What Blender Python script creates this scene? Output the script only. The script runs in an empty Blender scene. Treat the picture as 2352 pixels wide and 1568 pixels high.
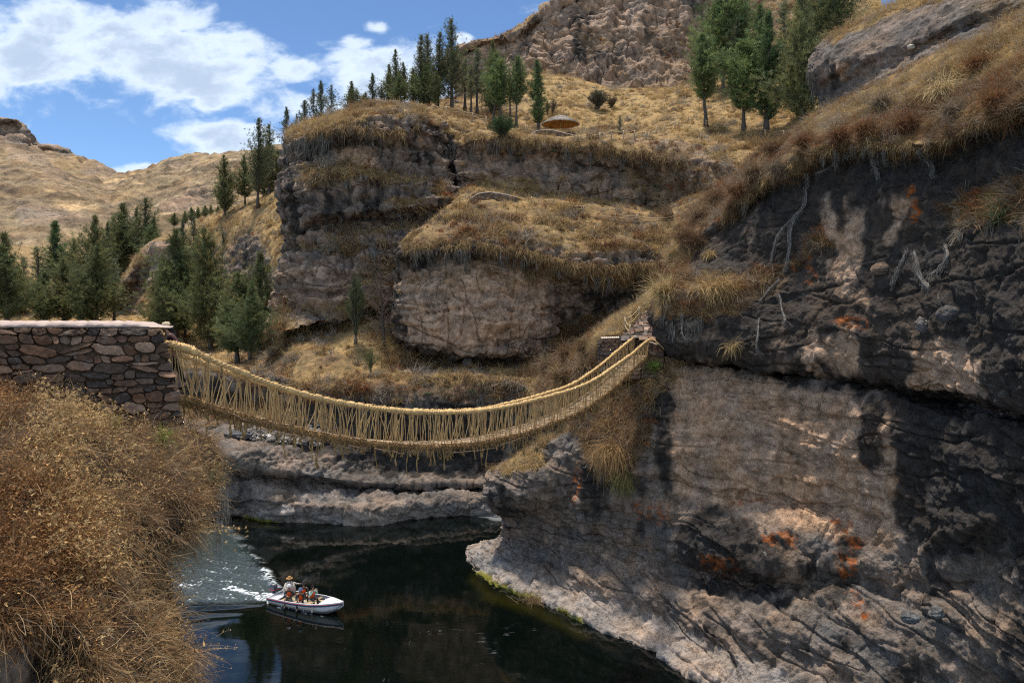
import bpy, math, random
import numpy as np
from mathutils import Vector, Matrix
rng = np.random.default_rng(7)
random.seed(7)
SC = bpy.context.scene
COL = SC.collection
R = math.radians

# ------------------------------------------------------------------ camera
CX, HY, F, CZ = 1176.0, 700.0, 1700.0, 18.0      # survey units used to place things: x centre, eye level, focal length, eye height above the river
cam_d = bpy.data.cameras.new('camera')
cam = bpy.data.objects.new('camera', cam_d); COL.objects.link(cam)
cam.location = (0, 0, CZ); cam.rotation_euler = (R(90), 0, 0)
cam_d.sensor_width = 36; cam_d.lens = 36 * F / 2352.0
cam_d.shift_y = -(784 - HY) / 2352.0
cam_d.clip_start = 0.3; cam_d.clip_end = 8000
SC.camera = cam

# ------------------------------------------------------------------ sky, sun, exposure
SUN = Vector((-0.13, 0.22, 0.90)).normalized()
sun_d = bpy.data.lights.new('sun', 'SUN'); sun_d.energy = 3.9; sun_d.angle = R(5); sun_d.color = (1.0, 0.93, 0.82)
sun = bpy.data.objects.new('sun', sun_d); COL.objects.link(sun)
sun.rotation_euler = SUN.to_track_quat('Z', 'Y').to_euler(); sun.location = (-20, 40, 90)
world = bpy.data.worlds.new('World'); SC.world = world; world.use_nodes = True
SC.view_settings.view_transform = 'Standard'; SC.view_settings.look = 'None'
SC.view_settings.exposure = 0.5; SC.view_settings.gamma = 1.0; SC.view_settings.use_curve_mapping = False
SC.cycles.max_bounces = 6; SC.cycles.transparent_max_bounces = 8
SC.cycles.use_denoising = False; SC.cycles.filter_width = 1.15; SC.cycles.sample_clamp_indirect = 3.0

class NT:
    """small helper to write node trees"""
    def __init__(s, nt): s.nt = nt; nt.nodes.clear()
    def n(s, t, **k):
        x = s.nt.nodes.new(t)
        for a, b in k.items(): setattr(x, a, b)
        return x
    def l(s, a, b): s.nt.links.new(a, b)
    def put(s, sock, v):
        if hasattr(v, 'node'): s.l(v, sock)
        elif v is not None: sock.default_value = v
    def m(s, op, a, b=None, c=None, clamp=False):
        x = s.n('ShaderNodeMath', operation=op, use_clamp=clamp)
        s.put(x.inputs[0], a)
        if b is not None: s.put(x.inputs[1], b)
        if c is not None: s.put(x.inputs[2], c)
        return x.outputs[0]
    def mr(s, v, a, b, c=0.0, d=1.0, smooth=True):
        x = s.n('ShaderNodeMapRange', interpolation_type='SMOOTHSTEP' if smooth else 'LINEAR')
        s.put(x.inputs[0], v)
        for i, q in enumerate((a, b, c, d)): x.inputs[i + 1].default_value = q
        return x.outputs[0]
    def mix(s, f, a, b, mode='MIX'):
        x = s.n('ShaderNodeMix', data_type='RGBA', blend_type=mode)
        s.put(x.inputs[0], f); s.put(x.inputs[6], a); s.put(x.inputs[7], b)
        return x.outputs[2]
    def noise(s, vec, scale, detail=4, rough=0.55, dist=0.0):
        x = s.n('ShaderNodeTexNoise'); s.put(x.inputs['Vector'], vec)
        x.inputs['Scale'].default_value = scale; x.inputs['Detail'].default_value = detail
        x.inputs['Roughness'].default_value = rough; x.inputs['Distortion'].default_value = dist
        return x.outputs[0]

def c4(c): return (c[0], c[1], c[2], 1.0)

def make_sky():
    t = NT(world.node_tree)
    out = t.n('ShaderNodeOutputWorld'); bg = t.n('ShaderNodeBackground')
    sky = t.n('ShaderNodeTexSky', sky_type='NISHITA'); sky.sun_disc = False
    sky.sun_elevation = math.asin(SUN.z); sky.sun_rotation = math.atan2(SUN.x, SUN.y)
    sky.altitude = 3600; sky.air_density = 1.0; sky.dust_density = 0.6; sky.ozone_density = 2.0
    tc = t.n('ShaderNodeTexCoord'); sep = t.n('ShaderNodeSeparateXYZ'); t.l(tc.outputs['Generated'], sep.inputs[0])
    x, y, z = sep.outputs
    ay = t.m('MAXIMUM', t.m('ABSOLUTE', y), 0.12)
    u = t.m('DIVIDE', x, ay); v = t.m('DIVIDE', z, ay)
    cmb = t.n('ShaderNodeCombineXYZ'); t.l(u, cmb.inputs[0]); t.l(t.m('MULTIPLY', v, 1.7), cmb.inputs[1]); t.l(t.m('MULTIPLY', y, 0.3), cmb.inputs[2])
    nA = t.noise(cmb.outputs[0], 4.6, 10, 0.6, 0.2)
    nB = t.noise(cmb.outputs[0], 13.0, 6, 0.6, 0.3)
    # cloud banks: centre and radius as bearing and height above the horizon
    banks = [(60, 150, 330, 105), (330, 120, 300, 100), (520, 190, 210, 80), (680, 165, 110, 40), (120, 40, 160, 60), (430, 40, 110, 60),
             (820, 95, 50, 24), (862, 66, 40, 22), (840, 180, 210, 86), (690, 240, 170, 66), (545, 325, 150, 62), (330, 388, 110, 20), (520, 90, 110, 60), (1065, 92, 26, 17), (480, 235, 60, 28),
             (300, -420, 700, 300), (1500, -500, 600, 260), (650, -60, 60, 30)]
    tot = None
    for (px, py, rx, ry) in banks:
        a = t.m('DIVIDE', t.m('SUBTRACT', u, (px - CX) / F), rx / F)
        b = t.m('DIVIDE', t.m('SUBTRACT', v, (HY - py) / F), ry / F)
        d = t.m('ADD', t.m('MULTIPLY', a, a), t.m('MULTIPLY', b, b))
        g = t.m('EXPONENT', t.m('MULTIPLY', d, -0.8))
        tot = g if tot is None else t.m('MAXIMUM', tot, g)
    high = t.mr(z, 0.50, 0.72, 0.0, 0.62); back = t.mr(y, 0.05, -0.25, 0.0, 0.62)      # unseen cloud added overhead and behind, to whiten and lift the fill light
    tot = t.m('MAXIMUM', tot, t.m('MAXIMUM', high, back))
    n = t.m('ADD', t.m('MULTIPLY', t.m('SUBTRACT', nA, 0.5), 2.9), t.m('MULTIPLY', t.m('SUBTRACT', nB, 0.5), 1.5))
    dens = t.m('ADD', t.m('MULTIPLY', tot, 1.15), n)
    cov = t.mr(dens, 0.38, 0.98)
    core = t.mr(t.m('ADD', dens, t.m('MULTIPLY', t.m('SUBTRACT', nB, 0.5), 0.5)), 0.7, 1.45)
    ccol = t.mix(core, (5.9, 6.7, 7.6, 1), (3.6, 4.4, 5.6, 1))
    skyc = t.mix(1.0, sky.outputs[0], (0.86, 0.99, 1.06, 1), 'MULTIPLY')
    colr = t.mix(t.m('MULTIPLY', cov, 0.93), skyc, ccol)
    t.l(colr, bg.inputs[0]); bg.inputs[1].default_value = 0.112
    t.l(bg.outputs[0], out.inputs[0])
make_sky()

# ------------------------------------------------------------------ placing
def at(px, py, D): return Vector(((px - CX) / F * D, D, CZ + (HY - py) / F * D))
def at_np(A):
    A = np.asarray(A, float)
    return np.stack([(A[..., 0] - CX) / F * A[..., 2], A[..., 2], CZ + (HY - A[..., 1]) / F * A[..., 2]], -1)
def proj(P): return CX + F * P[..., 0] / P[..., 1], HY - F * (P[..., 2] - CZ) / P[..., 1]
def wat(px, py): return at(px, py, CZ * F / (py - HY))      # a point on the river surface

# ------------------------------------------------------------------ noise (numpy)
_perm = np.random.default_rng(1).permutation(256).astype(np.int32); _perm = np.concatenate([_perm, _perm, _perm])
_gr = np.random.default_rng(2).normal(size=(256, 3)); _gr /= np.linalg.norm(_gr, axis=1)[:, None]
_pt = np.random.default_rng(3).random((256, 3))
def _h(i, j, k): return _perm[_perm[_perm[i & 255] + (j & 255)] + (k & 255)]
_gx, _gy, _gz = (_gr[:, k].astype(np.float32) for k in range(3))
def perlin(P):
    P = np.asarray(P, np.float32)
    i = np.floor(P); f = P - i; i = i.astype(np.int32) & 255; u = f * f * f * (f * (f * 6 - 15) + 10)
    fx, fy, fz = f[..., 0], f[..., 1], f[..., 2]; ux, uy, uz = u[..., 0], u[..., 1], u[..., 2]
    px = (_perm[i[..., 0]], _perm[i[..., 0] + 1]); cz = i[..., 2]
    rr = []
    for dx in (0, 1):
        ry = []
        for dy in (0, 1):
            q = _perm[px[dx] + i[..., 1] + dy] + cz
            rz = []
            for dz in (0, 1):
                g = _perm[q + dz]
                rz.append(_gx[g] * (fx - dx) + _gy[g] * (fy - dy) + _gz[g] * (fz - dz))
            ry.append(rz[0] + (rz[1] - rz[0]) * uz)
        rr.append(ry[0] + (ry[1] - ry[0]) * uy)
    return (rr[0] + (rr[1] - rr[0]) * ux) * 1.6
def fbm(P, o=5, g=0.5, ridged=False):
    a, r, s = 1.0, 0, 0
    P = np.asarray(P, np.float32)
    for k in range(o):
        n = perlin(P + 17.3 * k)
        if ridged: n = 1 - 2 * np.abs(n)
        r = r + a * n; s += a; a *= g; P = P * 2.03
    return r / s
_pt32 = _pt.astype(np.float32)
def worley(P):
    P = np.asarray(P, np.float32); i = np.floor(P).astype(np.int32)
    f1 = np.full(P.shape[:-1], 9.0, np.float32); f2 = f1.copy(); cid = np.zeros(P.shape[:-1], np.int32)
    for dx in (-1, 0, 1):
        h1 = _perm[(i[..., 0] + dx) & 255]; ax = i[..., 0] + dx - P[..., 0]
        for dy in (-1, 0, 1):
            h2 = _perm[h1 + ((i[..., 1] + dy) & 255)]; ay = i[..., 1] + dy - P[..., 1]
            for dz in (-1, 0, 1):
                h = _perm[h2 + ((i[..., 2] + dz) & 255)]; q = _pt32[h]
                d = (q[..., 0] + ax) ** 2 + (q[..., 1] + ay) ** 2 + (q[..., 2] + (i[..., 2] + dz - P[..., 2])) ** 2
                c = d < f1
                f2 = np.where(c, f1, np.minimum(f2, d)); cid = np.where(c, h, cid); f1 = np.where(c, d, f1)
    return np.sqrt(f1), np.sqrt(f2), cid
def sst(x, a, b):
    t = np.clip((x - a) / (b - a), 0, 1); return t * t * (3 - 2 * t)
def lerp(a, b, t): return a + (b - a) * t
def cmix(a, b, t): return a + (np.asarray(b, float) - a) * t[..., None]

# ------------------------------------------------------------------ meshes
def tag(o, label=None, cat=None, group=None, kind=None):
    if label: o['label'] = label
    if cat: o['category'] = cat
    if group: o['group'] = group
    if kind: o['kind'] = kind
    return o
def empty(name, loc=(0, 0, 0), rz=0.0):
    o = bpy.data.objects.new(name, None); COL.objects.link(o); o.location = loc; o.rotation_euler = (0, 0, rz); o.empty_display_size = 0.3
    return o
def mesh_np(name, V, Fs, mat, cols=None, parent=None, smooth=True, local=None):
    """V (n,3); Fs list of int arrays (m,k); cols (n,3) stored as the colour attribute 'tint'"""
    me = bpy.data.meshes.new(name)
    V = np.asarray(V, np.float32)
    if local is not None: V = V - np.asarray(local, np.float32)
    me.vertices.add(len(V)); me.vertices.foreach_set('co', V.ravel())
    if not isinstance(Fs, (list, tuple)): Fs = [Fs]
    Fs = [np.asarray(f, np.int32) for f in Fs if len(f)]
    nl = sum(f.size for f in Fs); npoly = sum(len(f) for f in Fs)
    me.loops.add(nl); me.polygons.add(npoly)
    me.loops.foreach_set('vertex_index', np.concatenate([f.ravel() for f in Fs]))
    tot = np.concatenate([np.full(len(f), f.shape[1], np.int32) for f in Fs])
    st = np.concatenate([[0], np.cumsum(tot)[:-1]]).astype(np.int32)
    me.polygons.foreach_set('loop_start', st)
    me.polygons.foreach_set('use_smooth', np.full(npoly, smooth, bool))
    me.update(calc_edges=True)
    if cols is not None:
        ca = me.color_attributes.new('tint', 'FLOAT_COLOR', 'POINT')
        c = np.ones((len(V), 4), np.float32); c[:, :3] = cols
        ca.data.foreach_set('color', c.ravel())
    if mat is not None: me.materials.append(mat)
    o = bpy.data.objects.new(name, me); COL.objects.link(o)
    if parent is not None: o.parent = parent
    return o
class MB:
    """collects shapes into one mesh, each with its own colour"""
    def __init__(s): s.V = []; s.Q = []; s.T = []; s.C = []; s.n = 0
    def add(s, V, Q=None, T=None, col=(.5, .5, .5)):
        V = np.asarray(V, float); n = len(V)
        s.V.append(V)
        if Q is not None and len(Q): s.Q.append(np.asarray(Q, int) + s.n)
        if T is not None and len(T): s.T.append(np.asarray(T, int) + s.n)
        col = np.asarray(col, float)
        s.C.append(np.broadcast_to(col, (n, 3)) if col.ndim == 1 else col); s.n += n
    def tube(s, pts, rad, sides=6, col=(.5, .5, .5), cap=True):
        P = np.asarray(pts, float); n = len(P)
        rad = np.broadcast_to(np.asarray(rad, float), (n,))
        T = np.gradient(P, axis=0); T /= np.linalg.norm(T, axis=1)[:, None] + 1e-9
        ref = np.array([0, 0, 1.0]) if abs(T[:, 2]).mean() < 0.8 else np.array([1.0, 0, 0])
        A = np.cross(T, ref); A /= np.linalg.norm(A, axis=1)[:, None] + 1e-9; B = np.cross(T, A)
        an = np.arange(sides) / sides * 2 * math.pi
        V = P[:, None] + rad[:, None, None] * (np.cos(an)[None, :, None] * A[:, None] + np.sin(an)[None, :, None] * B[:, None])
        V = V.reshape(-1, 3)
        i = np.arange(n - 1)[:, None] * sides; j = np.arange(sides)[None]; j2 = (j + 1) % sides
        Q = np.stack([i + j, i + j2, i + sides + j2, i + sides + j], -1).reshape(-1, 4)
        Tt = []
        if cap:
            V = np.concatenate([V, P[:1], P[-1:]])
            a, b = n * sides, n * sides + 1
            for k in range(sides):
                Tt.append((a, (k + 1) % sides, k)); Tt.append((b, (n - 1) * sides + k, (n - 1) * sides + (k + 1) % sides))
        c = np.asarray(col, float)
        if c.ndim == 2: c = np.concatenate([np.repeat(c, sides, 0), c[:1], c[-1:]]) if cap else np.repeat(c, sides, 0)
        s.add(V, Q, Tt, c)
    def box(s, c, d, col=(.5, .5, .5), rz=0.0, M=None, bev=0.12, jit=0.0):
        """a box with chamfered vertical and horizontal edges (as an 24-vertex bevelled block)"""
        d = np.asarray(d, float) / 2; b = min(d) * bev
        V = []; 
        for sx in (-1, 1):
            for sy in (-1, 1):
                for sz in (-1, 1):
                    V.append((sx * d[0], sy * (d[1] - b), sz * (d[2] - b))); V.append((sx * (d[0] - b), sy * d[1], sz * (d[2] - b))); V.append((sx * (d[0] - b), sy * (d[1] - b), sz * d[2]))
        V = np.array(V)
        if jit: V = V + rng.normal(size=V.shape) * jit
        I = lambda sx, sy, sz, a: (((sx > 0) * 4 + (sy > 0) * 2 + (sz > 0)) * 3 + a)
        Q = []; T = []
        for sx in (-1, 1): Q.append([I(sx, a, b_, 0) for a, b_ in ((-1, -1), (1, -1), (1, 1), (-1, 1))][::sx])
        for sy in (-1, 1): Q.append([I(a, sy, b_, 1) for a, b_ in ((-1, -1), (-1, 1), (1, 1), (1, -1))][::sy])
        for sz in (-1, 1): Q.append([I(a, b_, sz, 2) for a, b_ in ((-1, -1), (1, -1), (1, 1), (-1, 1))][::sz])
        for sx in (-1, 1):
            for sy in (-1, 1): Q.append([I(sx, sy, -1, 0), I(sx, sy, -1, 1), I(sx, sy, 1, 1), I(sx, sy, 1, 0)])
        for sx in (-1, 1):
            for sz in (-1, 1): Q.append([I(sx, -1, sz, 0), I(sx, 1, sz, 0), I(sx, 1, sz, 2), I(sx, -1, sz, 2)])
        for sy in (-1, 1):
            for sz in (-1, 1): Q.append([I(-1, sy, sz, 1), I(1, sy, sz, 1), I(1, sy, sz, 2), I(-1, sy, sz, 2)])
        for sx in (-1, 1):
            for sy in (-1, 1):
                for sz in (-1, 1): T.append([I(sx, sy, sz, 0), I(sx, sy, sz, 1), I(sx, sy, sz, 2)])
        if M is not None: V = V @ np.array(M.to_3x3()).T
        if rz: 
            cr, sr = math.cos(rz), math.sin(rz); V = V @ np.array([[cr, sr, 0], [-sr, cr, 0], [0, 0, 1]])
        s.add(V + np.asarray(c, float), Q, T, col)
    def ball(s, c, r, nu=12, nv=8, col=(.5, .5, .5), jit=0.0, rz=0.0, seed=0, freq=1.2):
        r = np.broadcast_to(np.asarray(r, float), (3,))
        th = np.linspace(0, math.pi, nv + 1)[1:-1]; ph = np.arange(nu) / nu * 2 * math.pi
        V = np.stack([np.sin(th)[:, None] * np.cos(ph)[None], np.sin(th)[:, None] * np.sin(ph)[None], np.repeat(np.cos(th)[:, None], nu, 1)], -1).reshape(-1, 3)
        V = np.concatenate([V, [[0, 0, 1], [0, 0, -1]]])
        if jit: V = V * (1 + jit * fbm(V * freq + seed * 7.7, 4))[:, None]
        V = V * r
        if rz:
            cr, sr = math.cos(rz), math.sin(rz); V = V @ np.array([[cr, sr, 0], [-sr, cr, 0], [0, 0, 1]])
        i = np.arange(nv - 2)[:, None] * nu; j = np.arange(nu)[None]; j2 = (j + 1) % nu
        Q = np.stack([i + j, i + nu + j, i + nu + j2, i + j2], -1).reshape(-1, 4)
        a, b = len(V) - 2, len(V) - 1; L = (nv - 2) * nu
        T = [(a, k, (k + 1) % nu) for k in range(nu)] + [(b, L + (k + 1) % nu, L + k) for k in range(nu)]
        s.add(V + np.asarray(c, float), Q, T, col)
    def build(s, name, mat, parent=None, smooth=True, local=None):
        Fs = []
        if s.Q: Fs.append(np.concatenate(s.Q))
        if s.T: Fs.append(np.concatenate(s.T))
        return mesh_np(name, np.concatenate(s.V), Fs, mat, np.concatenate(s.C), parent, smooth, local)

def spline(P, n=None, t=None):
    """Catmull-Rom through the rows of P (k, ...), sampled at n even or the given parameters 0..k-1"""
    P = np.asarray(P, float); k = len(P)
    if t is None: t = np.linspace(0, k - 1, n)
    i = np.clip(np.floor(t).astype(int), 0, k - 2); f = (t - i).reshape((-1,) + (1,) * (P.ndim - 1))
    p0 = P[np.maximum(i - 1, 0)]; p1 = P[i]; p2 = P[i + 1]; p3 = P[np.minimum(i + 2, k - 1)]
    m1 = (p2 - p0) * 0.42; m2 = (p3 - p1) * 0.42
    f2, f3 = f * f, f * f * f
    return (2 * f3 - 3 * f2 + 1) * p1 + (f3 - 2 * f2 + f) * m1 + (-2 * f3 + 3 * f2) * p2 + (f3 - f2) * m2
def resample(row, n):
    row = np.asarray(row, float)
    k = max(len(row) * 24, 200); d = spline(row, k)
    w = np.concatenate([[0], np.cumsum(np.linalg.norm(np.diff(d[:, :2], axis=0), axis=1) + 1e-6)])
    s = np.linspace(0, w[-1], n)
    return np.stack([np.interp(s, w, d[:, c]) for c in range(d.shape[1])], -1)
def inpoly(x, y, poly):
    r = np.zeros(x.shape, bool); n = len(poly)
    for a in range(n):
        x1, y1 = poly[a]; x2, y2 = poly[(a + 1) % n]
        if y1 == y2: continue
        c = ((y1 > y) != (y2 > y)) & (x < (x2 - x1) * (y - y1) / (y2 - y1) + x1); r ^= c
    return r
def polymask(x, y, poly, soft=12):
    """1 inside the polygon, fading over soft units at its border"""
    pa = np.asarray(poly, float); out = np.zeros(x.shape)
    bb = (x > pa[:, 0].min() - soft) & (x < pa[:, 0].max() + soft) & (y > pa[:, 1].min() - soft) & (y < pa[:, 1].max() + soft)
    if not bb.any(): return out
    xs, ys = x[bb], y[bb]
    ins = inpoly(xs, ys, poly); d = np.full(xs.shape, 1e9); n = len(poly)
    for a in range(n):
        x1, y1 = poly[a]; x2, y2 = poly[(a + 1) % n]; dx, dy = x2 - x1, y2 - y1
        t = np.clip(((xs - x1) * dx + (ys - y1) * dy) / (dx * dx + dy * dy + 1e-9), 0, 1)
        d = np.minimum(d, np.hypot(xs - x1 - t * dx, ys - y1 - t * dy))
    out[bb] = sst(np.where(ins, d, -d), -soft, soft)
    return out

# ------------------------------------------------------------------ materials
def new_mat(name):
    m = bpy.data.materials.new(name); m.use_nodes = True
    return m, NT(m.node_tree)
def land_mat(name, sc=1.0, bump=0.5, rough=0.92):
    m, t = new_mat(name)
    out = t.n('ShaderNodeOutputMaterial'); b = t.n('ShaderNodeBsdfPrincipled')
    a = t.n('ShaderNodeAttribute', attribute_name='tint'); tc = t.n('ShaderNodeTexCoord')
    o = tc.outputs['Object']
    n1 = t.noise(o, 1.1 * sc, 8, 0.68); n2 = t.noise(o, 7.0 * sc, 6, 0.7); n3 = t.noise(o, 0.35 * sc, 5, 0.6)
    vo = t.n('ShaderNodeTexVoronoi', feature='F1'); t.l(o, vo.inputs['Vector']); vo.inputs['Scale'].default_value = 2.3 * sc
    f = t.m('ADD', t.mr(n1, 0.3, 0.7, 0.42, 1.58, False), t.mr(n2, 0.28, 0.72, -0.5, 0.5, False))
    col = t.mix(1.0, a.outputs[0], f, 'MULTIPLY')
    warm = t.mix(t.mr(n3, 0.35, 0.65), (1.06, 1.0, 0.93, 1), (0.94, 0.99, 1.06, 1))
    col = t.mix(1.0, col, warm, 'MULTIPLY')
    t.l(col, b.inputs['Base Color']); b.inputs['Roughness'].default_value = rough
    b.inputs['Specular IOR Level'].default_value = 0.18
    h = t.m('ADD', t.m('MULTIPLY', n1, 1.0), t.m('ADD', t.m('MULTIPLY', n2, 0.35), t.m('MULTIPLY', vo.outputs['Distance'], -0.25)))
    bp = t.n('ShaderNodeBump'); bp.inputs['Strength'].default_value = bump; bp.inputs['Distance'].default_value = 0.35 / sc
    t.l(h, bp.inputs['Height']); t.l(bp.outputs[0], b.inputs['Normal'])
    t.l(b.outputs[0], out.inputs[0]); return m
def leaf_mat(name, trans=0.3, rough=0.75, var=0.35, nsc=3.0):
    m, t = new_mat(name)
    out = t.n('ShaderNodeOutputMaterial'); b = t.n('ShaderNodeBsdfPrincipled'); tr = t.n('ShaderNodeBsdfTranslucent')
    a = t.n('ShaderNodeAttribute', attribute_name='tint'); tc = t.n('ShaderNodeTexCoord')
    n = t.noise(tc.outputs['Object'], nsc, 3, 0.6)
    col = t.mix(1.0, a.outputs[0], t.mr(n, 0.3, 0.7, 1 - var, 1 + var, False), 'MULTIPLY')
    t.l(col, b.inputs['Base Color']); t.l(col, tr.inputs[0])
    b.inputs['Roughness'].default_value = rough; b.inputs['Specular IOR Level'].default_value = 0.2
    mx = t.n('ShaderNodeMixShader'); mx.inputs[0].default_value = trans
    t.l(b.outputs[0], mx.inputs[1]); t.l(tr.outputs[0], mx.inputs[2]); t.l(mx.outputs[0], out.inputs[0]); return m
def paint_mat(name, rough=0.7, nsc=6.0, var=0.18, bump=0.15, bsc=None, spec=0.3, dist=0.02):
    m, t = new_mat(name)
    out = t.n('ShaderNodeOutputMaterial'); b = t.n('ShaderNodeBsdfPrincipled')
    a = t.n('ShaderNodeAttribute', attribute_name='tint'); tc = t.n('ShaderNodeTexCoord')
    n = t.noise(tc.outputs['Object'], nsc, 6, 0.65)
    col = t.mix(1.0, a.outputs[0], t.mr(n, 0.25, 0.75, 1 - var, 1 + var, False), 'MULTIPLY')
    t.l(col, b.inputs['Base Color']); b.inputs['Roughness'].default_value = rough; b.inputs['Specular IOR Level'].default_value = spec
    bp = t.n('ShaderNodeBump'); bp.inputs['Strength'].default_value = bump; bp.inputs['Distance'].default_value = dist
    t.l(t.noise(tc.outputs['Object'], bsc or nsc * 3, 5, 0.6), bp.inputs['Height']); t.l(bp.outputs[0], b.inputs['Normal'])
    t.l(b.outputs[0], out.inputs[0]); return m
M_ROCK = land_mat('canyon_rock', 1.0, 0.95)
M_NEAR = land_mat('near_rock', 1.8, 0.95)
M_HILL = land_mat('hill_ground', 0.06, 0.6)
M_GRASS = leaf_mat('dry_grass', 0.25)
M_NEEDLE = leaf_mat('pine_needles', 0.32, 0.6, 0.45, 1.4)
M_BARK = paint_mat('bark', 0.9, 5, 0.35, 0.5)
M_ROPE = paint_mat('straw_rope', 0.85, 30, 0.3, 0.5, 90)
M_WOOD = paint_mat('weathered_wood', 0.8, 9, 0.25, 0.3)
M_STONE = paint_mat('wall_stone', 0.85, 7, 0.38, 0.6, 16, 0.25, 0.03)
M_SKIN = paint_mat('skin', 0.6, 12, 0.08, 0.1)
M_CLOTH = paint_mat('cloth', 0.9, 25, 0.15, 0.3)
M_PAINT = paint_mat('boat_paint', 0.4, 3, 0.12, 0.05, 12, 0.5)

# ------------------------------------------------------------------ the land: sheets lofted through measured contour lines
GREY = np.array([0.112, 0.096, 0.084]); TAN = np.array([0.38, 0.25, 0.165]); DARK = np.array([0.031, 0.0275, 0.025]); PALE = np.array([0.36, 0.315, 0.28])
STRAW = np.array([0.34, 0.225, 0.095]); BROWN = np.array([0.13, 0.08, 0.045]); ORANGE = np.array([0.34, 0.095, 0.018]); LICHEN = np.array([0.42, 0.42, 0.34])
LAND = {}
ZB = np.full((900, 1350), 1e9)      # nearest ground seen in each 2x2-unit cell, to stand things on the ground
ZOX, ZOY = 130, 110
class Land: pass
def land(name, rows, step=2.6, mat=None, big=0.6, strata=0.35, block=0.35, fine=0.12, bsize=1.6, tan=0.3, stain=0.2, gmin=0.45, gmax=0.72, grass=1.0,
         lich=0.15, soft=0.12, paints=(), water=False, vert=0.0, brownness=0.45, strh=1.4, kind='structure', label=None, cat=None, far=1.0, pebble=0.0, key=None, ledge=0.0, dip=0.0, crack=0.0, tband=0.0, vsc=1.6, sjit=14, gmul=1.0, haze_gray=0.0):
    n0 = max(np.hypot(*np.diff(np.asarray(r, float)[:, :2], axis=0).T).sum() for r in rows)
    nu = int(n0 / step) + 2
    G = np.stack([resample(r, nu) for r in rows])
    W0 = at_np(G); ts = [0.0]
    for k in range(len(rows) - 1):
        pxd = np.hypot(*(G[k + 1] - G[k])[:, :2].T).mean(); wd = np.median(np.linalg.norm(W0[k + 1] - W0[k], axis=1)) / (np.median(G[k][:, 2]) / F)
        ts += list(k + np.arange(1, int(max(2, pxd / step, min(wd / step * 0.4, 80))) + 1) / int(max(2, pxd / step, min(wd / step * 0.4, 80))))
    G = spline(G, t=np.array(ts)); nv = len(G)
    P = at_np(G)
    def normals(P):
        n = np.cross(np.gradient(P, axis=0), np.gradient(P, axis=1)); return n / (np.linalg.norm(n, axis=-1, keepdims=True) + 1e-12)
    N = normals(P); px, py = G[..., 0], G[..., 1]
    Q = P / far
    n3 = fbm(Q / 2.5 + 5.1, 4); nl = fbm(Q / 7.0, 4)
    add_pn = {}
    if paints: jx = px + sjit * fbm(Q * np.array([1, 1, 0.3]) / 1.5 + 31, 4, 0.6); jy = py + sjit * fbm(Q / 1.7 + 67, 4, 0.6)
    for (k, poly, sf, am) in paints:
        if k == 'stain': sf = sf * 2.6
        m_ = am * polymask(jx, jy, poly, sf); p_, n_ = add_pn.get(k, (0, 0))
        add_pn[k] = (np.maximum(p_, m_), n_) if am > 0 else (p_, np.minimum(n_, m_))
    add = {k: v[0] + v[1] for k, v in add_pn.items()}
    g = sst(N[..., 2] + 0.35 * n3, gmin, gmax) * grass
    g = np.clip(g + add.get('grass', 0) + add.get('nograss', 0), 0, 1)
    rk = 1 - g
    zz = Q[..., 2] + (dip if not isinstance(dip, tuple) else dip[0] * sst(py, dip[1], dip[2]) * (Q[..., 0] - 10)) * (Q[..., 0] if not isinstance(dip, tuple) else 1) + 0.9 * fbm(Q / 5.0 + 9, 3)
    s1 = perlin(np.stack([Q[..., 0] * 0.07, Q[..., 1] * 0.07, zz / strh], -1)); s2 = perlin(np.stack([Q[..., 0] * 0.16 + 9, Q[..., 1] * 0.16, zz / strh * 2.7], -1))
    vv = np.stack([Q[..., 0], Q[..., 1], Q[..., 2] * 0.18], -1)
    v1 = fbm(vv / vsc + 3, 4, ridged=True)
    wk = Q + 0.5 * np.stack([perlin(Q / 1.1 + 3), perlin(Q / 1.1 + 43), perlin(Q / 1.1 + 83)], -1)
    f1, f2, cid = worley(wk / np.array([bsize, bsize, bsize * 0.7]))
    blk = sst(f2 - f1, 0.0, 0.35) * 0.7 + (cid % 16) / 16 * 0.6 - 0.7
    fn = fbm(Q / 0.9 + 20, 5, 0.6); rg = fbm(Q / 1.3 + 120, 4, 0.55, ridged=True)
    tz = zz / strh * 0.8 + 0.35 * fbm(Q / 2.2 + 71, 3); lay = np.floor(tz); fr = tz - lay; amp = ((lay * 37.7 + 5 * np.sin(lay * 3.3)) % 1.0 + 0.25)
    saw = (sst(fr, 0.0, 0.12) * (1 - 0.75 * sst(fr, 0.25, 1.0)) - 0.45) * amp
    ck = np.exp(-(perlin(np.stack([Q[..., 0] / 5, Q[..., 1] / 5, zz / strh], -1) + 200) / 0.05) ** 2) + 0.7 * np.exp(-(perlin(Q * np.array([1, 1, 0.35]) / 1.8 + 230) / 0.045) ** 2)
    d = big * 1.6 * nl + rk * (strata * (s1 + 0.5 * s2) + ledge * saw - crack * ck + vert * v1 + block * blk + fine * (1.9 * fn + 1.1 * rg)) + g * (soft * 2 * n3 + soft * fbm(Q / 0.8, 3))
    if pebble:
        h1, h2, hid = worley(Q / 0.5 + 11); d = d + rk * pebble * sst(0.55 - h1, 0, 0.4) * ((hid % 5) > 1)
        h1, h2, hid = worley(Q / 1.1 + 51); d = d - rk * 1.6 * pebble * sst(0.36 - h1, 0, 0.2) * ((hid % 7) > 4)
    P2 = P + N * (d * far)[..., None]
    N2 = normals(P2)
    # colours of the stone itself, its stains, lichens and the dry turf
    t = np.clip(tan + 0.55 * n3 + 0.25 * s1 + add.get('tan', 0), 0, 1)
    c = cmix(np.broadcast_to(GREY, P.shape), TAN, t)
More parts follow.
